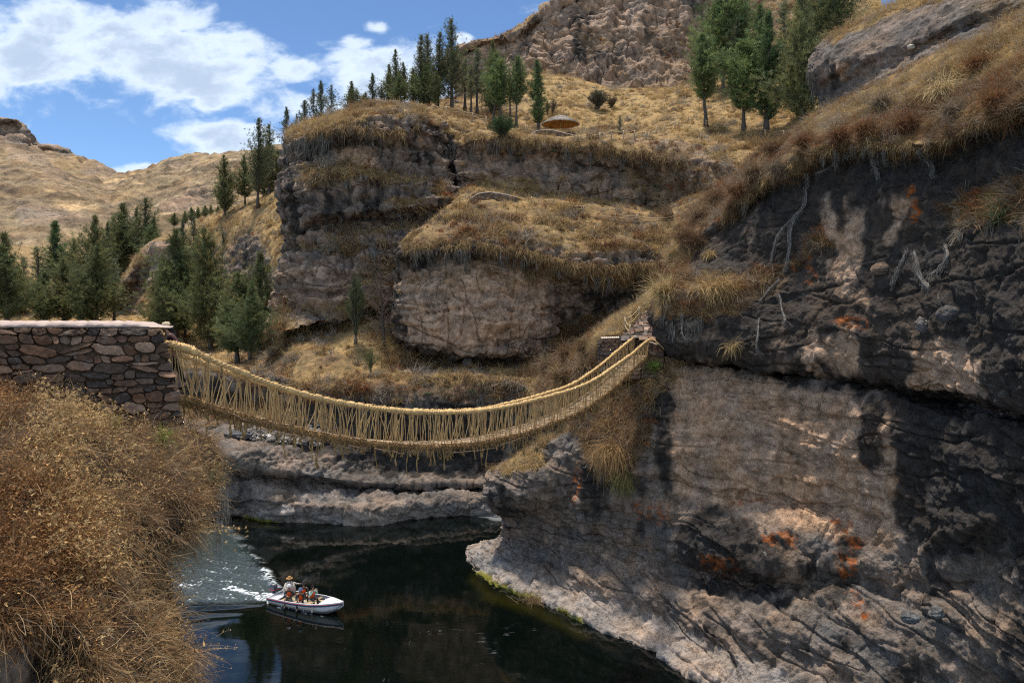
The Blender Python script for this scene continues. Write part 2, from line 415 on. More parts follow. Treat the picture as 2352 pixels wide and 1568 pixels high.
    sp = fbm(Q / 0.35 + 55, 3, 0.7); c = c * np.clip(1 + 0.42 * fn + 0.15 * s2 + 0.25 * rg + 0.35 * sp, 0.3, 2.2)[..., None]
    c = cmix(c, PALE * 0.9, sst(fbm(Q / 0.8 + 140, 4, 0.6), 0.36, 0.52) * 0.35)
    streak = 0.55 * fbm(np.stack([Q[..., 0] * 0.9, Q[..., 1] * 0.9, Q[..., 2] * 0.13], -1) + 77, 4) + 0.65 * fbm(np.stack([Q[..., 0] * 0.3, Q[..., 1] * 0.3, Q[..., 2] * 0.08], -1) + 177, 3)
    sta = sst(streak + 0.5 * fbm(Q / 1.3 + 7, 4) + (stain - 0.5) + add.get('stain', 0), -0.10, 0.24) * 0.92
    c = cmix(c, DARK * (1 + 0.5 * np.clip(fn, -0.6, 1))[..., None], sta)
    c = cmix(c, PALE, np.clip(add.get('pale', 0) * (0.6 + fn), 0, 1))
    li = sst(fbm(Q / 0.45 + 91, 4) + 0.5 * n3, 0.42, 0.52) * np.clip(lich + add.get('lichen', 0), 0, 1)
    c = cmix(c, LICHEN, li * 0.7)
    if 'orange' in add: c = cmix(c, ORANGE, np.clip(add['orange'], 0, 1) * sst(fbm(Q / 0.42 + 41, 5, 0.75), -0.06, 0.14) * 0.9)
    if 'moss' in add: c = cmix(c, (0.16, 0.15, 0.02), np.clip(add['moss'], 0, 1))
    br = np.clip(brownness + 0.9 * n3 + 0.5 * fbm(Q / 9 + 13, 3) + add.get('brown', 0), 0, 1)
    gc = cmix(np.broadcast_to(STRAW, P.shape), BROWN, br) * (1 + 0.3 * fn)[..., None]
    if haze_gray: gc = gc * (1 - haze_gray) + (gc @ np.array([0.3, 0.5, 0.2]))[..., None] * np.array([1.04, 1.0, 0.96]) * haze_gray  # greys the far hills' turf in its colour, in place of haze
    c = cmix(c, gmul * gc * (1 + tband * np.clip(s2 + 0.8 * s1, -0.8, 1))[..., None], g)
    if water:       # the pale band left on the stone at the water's edge
        band = sst(1.3 + 0.5 * n3 - P2[..., 2], 0.0, 0.5) * sst(P2[..., 2], -0.1, 0.1) * 0.5
        c = cmix(c, PALE, band)
        c = cmix(c, (0.03, 0.035, 0.02), sst(-P2[..., 2], 0.0, 0.3))
        c = cmix(c, (0.15, 0.14, 0.025), np.clip(add.get('algae', 0), 0, 1) * sst(0.28 - P2[..., 2], 0, 0.1))
    c = np.clip(c, 0.01, 0.9)
    idx = np.arange(nv * nu).reshape(nv, nu)
    Fq = np.stack([idx[:-1, :-1], idx[1:, :-1], idx[1:, 1:], idx[:-1, 1:]], -1).reshape(-1, 4)
    o = mesh_np(name, P2.reshape(-1, 3), Fq, mat or M_ROCK, c.reshape(-1, 3))
    tag(o, label, cat, kind=kind)
    print('LAND', name, nv, nu, nv * nu)
    L = Land(); L.P, L.N, L.g, L.px, L.py, L.br, L.o, L.add = P2, N2, g, px, py, br, o, add
    LAND[key or name] = L
    qx, qy = proj(P2); fc = np.einsum('...i,...i', N2, P2 - np.array([0, 0, CZ])) < 0
    ix = ((qx + ZOX) / 2).astype(int); iy = ((qy + ZOY) / 2).astype(int)
    ok = (ix > 1) & (ix < 1348) & (iy > 1) & (iy < 898) & fc
    for ax in (-1, 0, 1):
        for ay in (-1, 0, 1): np.minimum.at(ZB, (iy[ok] + ay, ix[ok] + ax), P2[..., 1][ok])
    return L
def ground(px, py, r=0):
    """the land seen at this bearing (median over a small patch)"""
    ix, iy = int((px + ZOX) / 2), int((py + ZOY) / 2)
    w = ZB[max(iy - 1 - r, 0):iy + 2 + r, max(ix - 1 - r, 0):ix + 2 + r]; w = w[w < 1e8]
    return at(px, py, float(np.median(w)) if len(w) else 100.0)

# ---- far hills and valley
far = dict(mat=M_HILL, step=3.0, far=14.0, gmin=0.2, gmax=0.55, brownness=0.42, stain=0.0, tan=0.3, lich=0, tband=0.6, haze_gray=0.22)
land('hill', [
 [(-90, 330, 1700), (60, 350, 1700), (200, 390, 1600), (330, 450, 1500), (420, 520, 1400)],
 [(-90, 268, 1300), (0, 274, 1300), (36, 276, 1300), (50, 290, 1300), (63, 316, 1300), (100, 336, 1290), (156, 348, 1280), (166, 357, 1270), (235, 384, 1240), (300, 412, 1200), (420, 480, 1150)],
 [(-90, 292, 1285), (0, 298, 1285), (40, 300, 1285), (56, 312, 1280), (66, 328, 1270), (100, 348, 1240), (156, 360, 1220), (180, 372, 1200), (240, 400, 1160), (310, 430, 1120), (420, 500, 1050)],
 [(-90, 380, 1000), (60, 390, 980), (200, 430, 940), (320, 480, 900), (440, 540, 800)],
 [(-90, 470, 760), (60, 480, 740), (200, 500, 700), (320, 530, 660), (440, 570, 600)],
 [(-90, 560, 520), (60, 565, 500), (200, 570, 480), (320, 580, 450), (440, 600, 420)],
 [(-90, 640, 380), (60, 640, 380), (200, 640, 370), (320, 640, 350), (440, 640, 330)]],
 big=0.85, strata=0.8, block=0.1, fine=0.12, strh=0.8, soft=0.25,
 paints=[('nograss', [(-90, 262), (40, 268), (62, 312), (120, 330), (160, 345), (165, 362), (60, 335), (-90, 312)], 5, -0.9),
         ('nograss', [(10, 345), (80, 345), (130, 372), (110, 385), (30, 375)], 9, -0.6), ('nograss', [(90, 395), (150, 400), (165, 430), (120, 425)], 8, -0.6),
         ('nograss', [(180, 375), (330, 400), (320, 415), (200, 400)], 8, -0.6), ('nograss', [(40, 470), (150, 475), (200, 525), (120, 540), (40, 510)], 10, -0.7), ('nograss', [(240, 455), (300, 470), (290, 500), (250, 490)], 8, -0.5)], **far)
land('hill', [
 [(230, 470, 1500), (289, 440, 1500), (420, 400, 1400), (560, 400, 1300), (780, 400, 1200)],
 [(225, 420, 1100), (289, 401, 1100), (330, 389, 1090), (370, 368, 1080), (420, 358, 1060), (473, 352, 1040), (505, 362, 1020), (530, 361, 1010), (570, 353, 1000), (640, 345, 980), (780, 350, 950)],
 [(225, 450, 950), (289, 430, 950), (370, 402, 930), (473, 390, 900), (560, 390, 860), (780, 390, 820)],
 [(230, 500, 760), (320, 475, 750), (420, 455, 730), (520, 445, 700), (780, 440, 650)],
 [(230, 560, 520), (320, 540, 510), (420, 515, 500), (520, 500, 480), (780, 490, 440)],
 [(230, 610, 380), (320, 600, 370), (420, 580, 350), (520, 560, 330), (780, 560, 310)],
 [(230, 650, 300), (320, 650, 290), (420, 640, 280), (520, 640, 260), (780, 640, 250)]],
 big=0.8, strata=0.8, block=0.1, fine=0.12, strh=0.7, soft=0.25,
 paints=[('nograss', [(360, 480), (470, 440), (500, 450), (440, 500), (380, 510)], 9, -0.7), ('nograss', [(300, 500), (350, 510), (340, 530), (300, 520)], 8, -0.6), ('nograss', [(380, 375), (460, 372), (455, 385), (390, 388)], 6, -0.4)], **far)
land('valley_ground', [
 [(-100, 560, 430), (100, 565, 420), (280, 575, 400), (420, 580, 380)],
 [(-100, 585, 300), (100, 590, 300), (280, 600, 280), (420, 600, 260)],
 [(-100, 620, 200), (100, 625, 195), (250, 640, 185), (400, 650, 170)],
 [(-100, 660, 152), (100, 668, 150), (230, 685, 148), (400, 700, 144)],
 [(-100, 705, 134), (100, 712, 133), (240, 730, 132), (400, 745, 130)],
 [(-100, 745, 122), (100, 750, 122), (240, 770, 122), (420, 780, 120)],
 [(-100, 800, 106), (100, 800, 106), (240, 810, 106), (440, 820, 104)]], big=0.5, brownness=0.3, grass=1.0, gmin=0.1, gmax=0.3, key='valley')
# ---- the grassy slope on the left with its trees, running under the outcrop
land('left_slope', [
 [(240, 720, 170), (300, 640, 168), (350, 600, 166), (480, 530, 164), (600, 480, 162), (760, 420, 150), (960, 420, 130)],
 [(262, 690, 135), (300, 610, 140), (345, 556, 145), (400, 540, 146), (480, 498, 145), (560, 470, 143), (605, 452, 140), (655, 428, 134), (760, 400, 125), (960, 400, 115)],
 [(268, 720, 138), (330, 650, 140), (400, 610, 140), (520, 550, 132), (600, 510, 118), (660, 480, 114), (760, 470, 106), (960, 500, 100)],
 [(275, 750, 133), (360, 715, 135), (450, 680, 134), (560, 630, 120), (620, 600, 102), (680, 590, 98), (790, 600, 94), (960, 620, 92)],
 [(285, 775, 127), (380, 765, 129), (480, 762, 126), (580, 745, 104), (650, 730, 90), (720, 740, 86), (820, 740, 82), (905, 720, 83), (970, 720, 84)],
 [(300, 796, 116), (400, 797, 117), (500, 802, 112), (600, 803, 92), (680, 800, 79), (760, 790, 77), (840, 770, 78), (910, 760, 80), (970, 770, 81)],
 [(310, 815, 101), (420, 822, 101), (540, 832, 92), (620, 838, 81), (690, 848, 73), (760, 850, 71.5), (850, 840, 73), (915, 815, 77), (970, 820, 79)],
 [(310, 850, 98), (420, 850, 98), (540, 855, 88), (620, 862, 78), (690, 875, 71), (760, 880, 70), (850, 868, 71.5), (930, 850, 75), (970, 850, 76)]],
 key='left', big=0.5, gmin=0.15, gmax=0.42, brownness=0.22, stain=0.3, soft=0.2,
 paints=[('nograss', [(335, 560), (375, 545), (380, 620), (330, 690), (310, 740), (290, 700)], 12, -0.75), ('brown', [(560, 790), (760, 770), (790, 900), (560, 880)], 20, 0.35)])
land('boulder_rock', [
 [(343, 575, 137.7), (350, 553, 137.0), (375, 545, 136.3), (400, 540, 135.6), (420, 545, 135.6)],
 [(342, 580, 134.9), (350, 560, 133.5), (375, 552, 132.8), (400, 548, 132.8), (425, 552, 134.2)],
 [(345, 600, 134.2), (352, 585, 132.1), (375, 580, 131.1), (398, 580, 131.8), (420, 590, 133.5)],
 [(346, 620, 133.5), (352, 610, 132.1), (372, 612, 130.6), (392, 615, 131.3), (412, 620, 132.1)],
 [(335, 660, 130.6), (350, 650, 127.8), (372, 650, 127.1), (390, 650, 127.8), (410, 650, 129.2)]],
 big=0.25, gmin=0.6, gmax=0.85, tan=0.5, stain=0.35, label='grey brown rock outcrop jutting from the grassy slope among the pines', cat='rock', kind=None)
# ---- the big outcrop
land('cliff', [
 [(672, 330, 135), (760, 280, 135), (880, 262, 135), (960, 258, 135), (1040, 265, 130), (1130, 275, 124)],
 [(665, 318, 112), (700, 288, 108), (770, 262, 105), (880, 242, 104), (960, 246, 104), (1040, 264, 104), (1120, 288, 102)],
 [(660, 322, 99), (690, 300, 91), (784, 272, 87), (880, 256, 87), (950, 260, 88), (1000, 280, 92), (1040, 294, 97), (1110, 306, 99)],
 [(656, 342, 98), (664, 330, 90), (720, 312, 85), (784, 298, 84), (851, 304, 84), (920, 313, 85), (965, 298, 88), (1020, 312, 93), (1060, 330, 98)],
 [(648, 395, 97.5), (652, 385, 89.5), (720, 345, 87), (784, 328, 86.5), (851, 333, 86.5), (920, 345, 87), (980, 345, 90), (1030, 350, 94), (1060, 370, 97)],
 [(646, 440, 96.5), (650, 425, 88.5), (720, 390, 85.5), (784, 382, 85), (850, 390, 85), (920, 398, 86), (980, 400, 88.5), (1030, 410, 91.5), (1060, 420, 95)],
 [(647, 465, 96), (650, 450, 88), (720, 408, 83.5), (784, 398, 83), (850, 405, 83), (920, 415, 84), (980, 420, 87), (1030, 430, 90), (1060, 440, 93)],
 [(650, 500, 95), (652, 490, 88), (720, 440, 84), (784, 430, 83.5), (850, 435, 83.5), (920, 450, 84), (980, 440, 86), (1030, 450, 89), (1060, 455, 93)],
 [(655, 520, 94), (658, 510, 88), (720, 490, 83), (800, 488, 82.5), (860, 478, 82.5), (930, 478, 83), (990, 468, 85), (1060, 470, 90)],
 [(655, 560, 94), (662, 545, 88.5), (720, 518, 85.8), (800, 518, 85.8), (860, 502, 86), (930, 498, 86.5), (990, 490, 87), (1060, 490, 90)],
 [(645, 610, 93), (655, 590, 88), (720, 565, 84.5), (800, 560, 84.5), (860, 550, 84.5), (930, 530, 85), (990, 515, 86), (1060, 510, 89)],
 [(636, 660, 92), (648, 640, 87), (720, 612, 83), (800, 600, 83), (860, 590, 83.5), (930, 565, 84), (990, 540, 84), (1060, 530, 86)],
 [(620, 720, 90), (640, 700, 86), (720, 690, 82), (800, 680, 82), (860, 660, 82.5), (930, 640, 83), (990, 600, 83), (1060, 560, 84)],
 [(600, 790, 80), (640, 770, 80), (720, 745, 80), (800, 725, 80), (860, 700, 81), (930, 690, 82), (990, 650, 82), (1060, 600, 83)]],
 key='outcrop', step=2.3, big=0.7, strata=0.5, block=0.45, ledge=0.75, crack=0.5, bsize=2.2, fine=0.22, tan=0.35, stain=0.42, gmin=0.5, gmax=0.78, lich=0.3, brownness=0.35,
 label='dark stained stepped rock outcrop with dry grass on its ledges and top', cat='cliff', kind='structure',
 paints=[('tan', [(765, 345), (860, 350), (880, 395), (790, 395)], 10, 0.7), ('nostain', [(0, 0), (1, 0), (1, 1)], 1, 0.0), ('stain', [(765, 345), (860, 350), (880, 395), (790, 395)], 10, -0.6),
         ('stain', [(640, 610), (900, 540), (900, 700), (640, 720)], 25, -0.45), ('stain', [(650, 470), (900, 440), (900, 540), (660, 560)], 20, 0.18),
         ('grass', [(690, 390), (800, 380), (800, 418), (700, 425)], 14, 0.8), ('grass', [(820, 610), (900, 590), (905, 660), (840, 650)], 12, 0.5)])
# ---- terraces of the far bank
land('cliff', [
 [(960, 235, 200), (1100, 215, 200), (1200, 190, 195), (1300, 190, 190), (1400, 200, 185), (1500, 200, 180), (1600, 190, 180), (1700, 150, 180), (1800, 80, 180), (1900, 0, 180), (2020, -70, 180)],
 [(970, 240, 165), (1100, 222, 165), (1200, 172, 165), (1300, 176, 160), (1400, 202, 155), (1500, 204, 150), (1600, 194, 150), (1700, 150, 150), (1800, 80, 150), (1900, 0, 150), (2020, -70, 150)],
 [(985, 252, 130), (1100, 245, 130), (1200, 225, 130), (1300, 225, 130), (1400, 230, 130), (1500, 225, 128), (1600, 215, 125), (1700, 200, 120), (1800, 190, 115), (1900, 180, 112), (2030, 170, 110)],
 [(1000, 270, 112), (1100, 288, 110), (1200, 303, 107), (1300, 307, 105), (1400, 306, 105), (1500, 302, 104), (1600, 288, 104), (1700, 300, 100), (1800, 302, 95), (1900, 310, 90), (2040, 320, 88)],
 [(1015, 288, 100), (1060, 305, 98), (1120, 306, 95), (1221, 312, 94), (1355, 317, 94), (1456, 318, 93), (1568, 338, 90), (1650, 360, 85), (1720, 380, 80), (1800, 400, 76), (1920, 420, 74)],
 [(1034, 345, 96), (1050, 328, 93.5), (1120, 318, 91.5), (1221, 328, 91), (1355, 338, 91), (1456, 352, 90), (1568, 372, 87), (1650, 390, 83), (1720, 410, 78), (1800, 430, 74), (1920, 440, 72)],
 [(1032, 375, 96), (1046, 360, 94), (1120, 352, 93), (1221, 366, 92.8), (1355, 380, 92.8), (1456, 400, 91.5), (1568, 420, 87), (1650, 440, 82), (1720, 450, 77), (1920, 470, 70)],
 [(1034, 410, 95), (1050, 400, 92.5), (1120, 392, 92), (1221, 410, 92), (1355, 425, 92), (1456, 435, 91), (1568, 455, 87), (1650, 470, 81), (1720, 480, 76), (1920, 490, 69)],
 [(1030, 440, 94), (1060, 436, 92), (1137, 424, 91.5), (1254, 447, 91.5), (1350, 458, 91.5), (1439, 468, 90.5), (1560, 488, 87), (1640, 500, 80), (1720, 505, 75)],
 [(1005, 492, 85), (1053, 470, 85.5), (1137, 454, 86), (1220, 464, 86), (1330, 480, 85.5), (1430, 492, 84.5), (1557, 508, 82.5), (1630, 517, 78), (1720, 525, 72)],
 [(955, 522, 81), (1000, 506, 81), (1080, 492, 81), (1200, 502, 81), (1330, 518, 81), (1450, 530, 81), (1570, 540, 80), (1630, 545, 76), (1720, 550, 70)],
 [(922, 560, 79), (958, 540, 77.5), (1060, 530, 76.5), (1180, 540, 76.5), (1300, 558, 77), (1400, 572, 77), (1500, 578, 78), (1580, 575, 77), (1680, 580, 70)],
 [(912, 600, 78.5), (936, 580, 76), (1060, 568, 75), (1180, 580, 75), (1280, 612, 75.5), (1380, 625, 76), (1480, 620, 77), (1560, 610, 76), (1680, 610, 69)],
 [(908, 640, 79), (934, 615, 77.5), (1060, 600, 76.5), (1180, 610, 76.6), (1268, 645, 78), (1380, 668, 79.5), (1480, 670, 79.5), (1550, 665, 77), (1680, 660, 68)],
 [(905, 700, 79), (925, 690, 75.8), (1060, 680, 74.8), (1180, 690, 75), (1252, 705, 77.5), (1300, 715, 80.5), (1400, 715, 81), (1500, 710, 78), (1640, 700, 68)],
 [(911, 770, 79), (930, 755, 75.5), (1060, 770, 74), (1180, 785, 74), (1242, 780, 76.5), (1290, 760, 80), (1400, 745, 79.5), (1500, 740, 78), (1620, 740, 66)],
 [(918, 790, 79.5), (942, 798, 76), (1060, 812, 74.5), (1180, 818, 74.8), (1238, 815, 77), (1290, 795, 79.5), (1400, 780, 77), (1500, 775, 72)],
 [(930, 802, 82), (960, 818, 81), (1060, 830, 81), (1180, 832, 80), (1240, 836, 79), (1300, 825, 78), (1400, 815, 72), (1500, 810, 65)],
 [(895, 826, 76), (950, 842, 75), (1060, 850, 74.3), (1120, 842, 74.5), (1240, 850, 74), (1300, 862, 71), (1400, 850, 64), (1500, 840, 58)],
 [(850, 848, 73), (930, 864, 72), (1060, 864, 71.5), (1180, 868, 71), (1250, 880, 69.5), (1320, 890, 65), (1420, 890, 58), (1500, 870, 54)],
 [(840, 880, 73), (930, 895, 72), (1060, 895, 71.5), (1180, 900, 71), (1250, 910, 69.5), (1320, 930, 65), (1420, 930, 57), (1500, 900, 53)]],
 key='terraces', step=2.2, big=0.55, strata=0.3, block=0.35, ledge=0.30, crack=0.40, bsize=2.4, fine=0.16, tan=0.42, stain=0.42, gmin=0.42, gmax=0.70, lich=0.25, brownness=0.3,
 label='terraced cliff of brown rock blocks and grassy brows across the river', cat='cliff', kind='structure',
 paints=[('stain', [(930, 618), (1100, 600), (1250, 640), (1250, 770), (1210, 812), (1060, 806), (930, 780)], 14, -0.62), ('tan', [(930, 618), (1100, 600), (1250, 640), (1250, 770), (1060, 806), (930, 780)], 14, 0.5),
         ('stain', [(905, 560), (1100, 560), (1290, 610), (1290, 650), (1100, 605), (910, 640)], 12, 0.30),
         ('stain', [(1270, 640), (1540, 640), (1540, 760), (1400, 780), (1260, 830), (1225, 800)], 16, 0.22),  # darker over the hollow right of the block
         ('pale', [(1365, 655), (1490, 660), (1490, 672), (1365, 668)], 6, 0.35),
         ('grass', [(1290, 735), (1420, 725), (1440, 780), (1290, 830)], 18, 0.7), ('brown', [(1290, 715), (1430, 715), (1440, 790), (1290, 830)], 18, 0.7),
         ('stain', [(1040, 440), (1040, 320), (1110, 315), (1130, 420)], 14, -0.3), ('stain', [(1220, 420), (1440, 420), (1440, 470), (1220, 450)], 14, -0.55),
         ('lichen', [(1060, 320), (1300, 330), (1300, 430), (1060, 420)], 20, 0.5),
         ('brown', [(1060, 470), (1640, 500), (1640, 640), (920, 620), (920, 560)], 25, 0.30), ('brown', [(1440, 320), (1900, 380), (1900, 560), (1440, 480)], 25, 0.35),
         ('grass', [(1290, 325), (1480, 335), (1470, 365), (1300, 350)], 10, 0.75), ('grass', [(1090, 405), (1230, 410), (1250, 440), (1100, 430)], 10, 0.6),
         ('grass', [(1440, 330), (1700, 380), (1700, 560), (1540, 600), (1500, 480), (1430, 420)], 20, 0.5), ('grass', [(1090, 590), (1560, 620), (1560, 668), (1270, 640)], 12, 0.6),
         ('nograss', [(1430, 310), (1600, 335), (1720, 395), (1700, 408), (1560, 355), (1440, 322)], 10, -0.7),
         ('nograss', [(930, 840), (1130, 836), (1130, 866), (930, 866)], 8, -0.6), ('stain', [(930, 840), (1130, 836), (1130, 866), (930, 866)], 8, -0.5), ('pale', [(930, 843), (1110, 838), (1110, 860), (930, 862)], 8, 0.3),
         ('brown', [(1180, 170), (1700, 100), (1700, 300), (1180, 300)], 40, -0.35), ('brown', [(1180, 280), (1500, 290), (1500, 312), (1180, 305)], 10, 0.3)])
# ---- lower bank and shore rocks under the bridge
land('river_bank', [
 [(260, 825, 80.5), (560, 845, 78.5), (650, 868, 76.0), (740, 882, 74.5), (800, 868, 75.0), (860, 858, 76.0), (930, 866, 76.0), (1060, 866, 76.0), (1180, 872, 75.0), (1250, 886, 73.0), (1330, 905, 68.0)],
 [(260, 838, 75.0), (560, 850, 75.0), (650, 866, 72.0), (740, 884, 69.5), (800, 868, 70.3), (860, 858, 71.5), (930, 866, 71.5), (1060, 866, 71.0), (1180, 872, 70.0), (1250, 886, 68.5), (1330, 905, 63.0)],
 [(260, 885, 74.0), (560, 890, 74.5), (650, 892, 71.8), (740, 908, 68.5), (800, 892, 68.5), (930, 898, 69.5), (1060, 902, 69.5), (1180, 906, 69.0), (1260, 922, 67.0), (1340, 940, 62.0)],
 [(260, 930, 73.5), (560, 930, 74.7), (740, 938, 68.7), (930, 952, 68.8), (1060, 958, 69.2), (1180, 958, 68.5), (1260, 962, 65.5), (1340, 980, 60.0)],
 [(260, 965, 68.2), (560, 985, 69.2), (740, 1005, 66.5), (930, 1035, 69.0), (1060, 1045, 69.5), (1160, 1045, 68.5), (1260, 1025, 65.0), (1340, 1020, 60.0)],
 [(260, 1015, 61.0), (540, 1040, 62.3), (600, 1035, 62.8), (740, 1058, 64.5), (930, 1085, 67.0), (1060, 1096, 67.5), (1160, 1098, 67.0), (1260, 1100, 63.0), (1340, 1090, 60.0)],
 [(260, 1040, 60.5), (540, 1066, 61.5), (640, 1080, 62.0), (800, 1103, 63.0), (930, 1112, 64.0), (1060, 1112, 65.0), (1160, 1112, 65.0), (1260, 1120, 63.0)],
 [(260, 1070, 61.5), (530, 1088, 62.5), (640, 1098, 63.2), (800, 1116, 64.4), (930, 1122, 65.2), (1060, 1122, 65.6), (1160, 1122, 65.2), (1260, 1130, 63.0)],
 [(260, 1105, 60.5), (525, 1118, 61.5), (640, 1125, 62.0), (740, 1135, 62.3), (850, 1142, 62.5), (950, 1140, 63.0), (1060, 1140, 63.5), (1160, 1140, 63.8), (1260, 1150, 63.0)],
 [(260, 1150, 60.0), (520, 1150, 61.5), (610, 1150, 61.2), (700, 1160, 60.9), (780, 1160, 60.7), (860, 1165, 60.6), (950, 1163, 61.8), (1060, 1162, 63.0), (1160, 1165, 63.3), (1260, 1170, 63.0)],
 [(260, 1195, 61.8), (525, 1182, 63.4), (600, 1196, 61.7), (700, 1201, 61.1), (780, 1204, 60.7), (860, 1206, 60.5), (950, 1192, 62.2), (1060, 1181, 63.6), (1160, 1188, 62.7), (1260, 1195, 62.0)],
 [(260, 1260, 61.5), (525, 1240, 63.0), (700, 1260, 61.0), (860, 1270, 60.4), (1060, 1240, 63.4), (1260, 1240, 62.0)]],
 key='bank', step=2.3, big=0.4, strata=0.22, block=0.10, ledge=0.24, crack=0.2, fine=0.14, tan=0.12, stain=0.42, gmin=0.55, gmax=0.85, lich=0.1, water=True, brownness=0.6, pebble=0.12,
 paints=[('nograss', [(360, 960), (1300, 990), (1300, 1300), (360, 1300)], 20, -1.0), ('stain', [(520, 900), (740, 920), (930, 940), (1300, 950), (1300, 1130), (900, 1120), (760, 1060), (560, 985)], 22, 0.42),
         ('stain', [(500, 1010), (740, 1040), (800, 1100), (520, 1100)], 16, -0.5), ('stain', [(500, 1110), (1160, 1130), (1160, 1220), (500, 1220)], 16, -0.5),
         ('pale', [(700, 1060), (760, 1080), (740, 1180), (690, 1180)], 14, 0.4), ('pale', [(560, 1110), (720, 1130), (860, 1155), (1050, 1162), (1050, 1176), (860, 1200), (580, 1190)], 14, 0.30), ('pale', [(520, 1040), (720, 1050), (760, 1085), (530, 1080)], 18, 0.30), ('algae', [(560, 1150), (640, 1170), (640, 1230), (560, 1220)], 8, 1.0),
         ('grass', [(560, 850), (740, 880), (940, 866), (1250, 890), (1250, 935), (930, 912), (740, 925), (560, 890)], 14, 0.8), ('brown', [(560, 850), (740, 880), (1250, 880), (1250, 950), (560, 930)], 14, 0.5)])
# ---- upper cliff and the mountainside behind the hut
land('cliff', [
 [(1000, 190, 260), (1100, 130, 260), (1240, 60, 260), (1400, -30, 260), (1650, -130, 260), (2000, -260, 260)],
 [(1030, 150, 180.4), (1062, 112, 179.6), (1090, 98, 178.0), (1130, 90, 177.0), (1180, 74, 176.5), (1240, 34, 176.6), (1300, -6, 176.6), (1400, -60, 177.7), (1650, -160, 179.4), (2000, -280, 181.0)],
 [(1034, 162, 178.4), (1066, 124, 177.1), (1092, 110, 175.6), (1130, 104, 174.6), (1180, 92, 173.3), (1240, 56, 172.6), (1300, 20, 171.8), (1400, -30, 172.5), (1650, -120, 173.4), (2000, -240, 175.0)],
 [(1045, 190, 176.0), (1080, 165, 174.3), (1130, 140, 171.8), (1200, 118, 169.2), (1300, 80, 166.6), (1400, 50, 166.1), (1550, 40, 166.3), (1650, 0, 167.4), (2000, -150, 169.0)],
 [(1045, 212, 174.4), (1090, 190, 172.0), (1140, 170, 169.5), (1200, 148, 167.2), (1300, 130, 163.8), (1400, 125, 162.5), (1550, 110, 162.3), (1650, 80, 163.1), (2000, -80, 163.0)],
 [(1045, 232, 172), (1100, 222, 170), (1150, 195, 167), (1200, 168, 165), (1300, 178, 160), (1370, 206, 157), (1450, 212, 154), (1600, 198, 153), (1700, 155, 155), (2000, -20, 155)],
 [(1045, 260, 168), (1100, 250, 165), (1200, 220, 155), (1300, 215, 150), (1450, 235, 145), (1600, 225, 145), (1700, 200, 145), (2000, 60, 145)]],
 key='upper', step=2.3, far=2.0, big=0.5, strata=0.25, vert=1.1, vsc=3.4, block=0.35, bsize=3.2, crack=0.5, fine=0.12, tan=0.6, stain=0.36, gmin=0.55, gmax=0.85, lich=0.1, brownness=0.6,
 label='brown cliff band with columnar joints below the ridge behind the hut', cat='cliff', kind='structure',
 paints=[('grass', [(1480, 60), (1700, 20), (1700, 170), (1600, 170), (1480, 140)], 26, 0.35), ('brown', [(1480, 20), (1760, -60), (1760, 170), (1480, 140)], 26, 0.35), ('grass', [(1330, 85), (1400, 80), (1410, 120), (1350, 130)], 16, 0.4),
         ('grass', [(1620, -100), (2000, -200), (2000, 60), (1640, 160)], 26, 0.8), ('brown', [(1640, -100), (2000, -200), (2000, 60), (1640, 160)], 30, -0.1)])

# ---- right hand cliff: dome, grass slope, overhang
land('cliff', [
 [(1900, 130, 75), (1950, 90, 72), (2050, 30, 66), (2120, 0, 62), (2260, -60, 56), (2480, -130, 50), (2860, -214, 43.0)],
 [(1876, 128, 60), (1902, 92, 58), (2038, 27, 54), (2105, 0, 52), (2250, -50, 48), (2480, -110, 44), (2860, -179, 37.8)],
 [(1862, 138, 57.5), (1896, 108, 54.5), (2038, 48, 50.5), (2105, 20, 48.8), (2250, -24, 45), (2480, -80, 41), (2860, -144, 35.3)],
 [(1854, 165, 57), (1880, 158, 53.5), (1960, 130, 49.5), (2060, 96, 46.8), (2150, 66, 44.3), (2250, 24, 42), (2480, -40, 38), (2860, -114, 32.7)],
 [(1868, 205, 57), (1890, 200, 54), (1960, 185, 50), (2060, 140, 46.8), (2150, 95, 44.5), (2250, 55, 42), (2480, 0, 37.5), (2860, -63, 32.2)],
 [(1876, 250, 56), (1892, 250, 53.5), (1965, 214, 49.2), (2060, 160, 46), (2150, 112, 43.5), (2250, 72, 41), (2480, 20, 36), (2860, -40, 31.0)],
 [(1880, 300, 55), (1900, 300, 53), (1970, 250, 48.5), (2060, 200, 45), (2150, 150, 42.5), (2250, 110, 40), (2480, 60, 35), (2860, 2, 30.1)]],
 key='dome', step=2.3, big=0.3, strata=0.15, block=0.12, ledge=0.15, dip=-0.4, strh=0.8, fine=0.14, tan=0.12, stain=0.30, gmin=1.15, gmax=1.3, lich=0.12, brownness=0.5, pebble=0.06,
 label='dark grey slanting rock slab topped with dry grass at upper right', cat='cliff', kind='structure',
 paints=[('grass', [(1896, 90), (2038, 22), (2105, -6), (2160, -30), (2165, -12), (2110, 12), (2045, 40), (1912, 104)], 5, 1.0), ('grass', [(2130, -30), (2480, -130), (2480, -100), (2330, -60), (2200, 0), (2150, 20)], 8, 0.9), ('grass', [(2240, 0), (2480, -60), (2480, 30), (2300, 40), (2240, 30)], 26, 0.22), ('tan', [(1925, 145), (1950, 150), (1945, 185), (1920, 180)], 6, 0.8)])
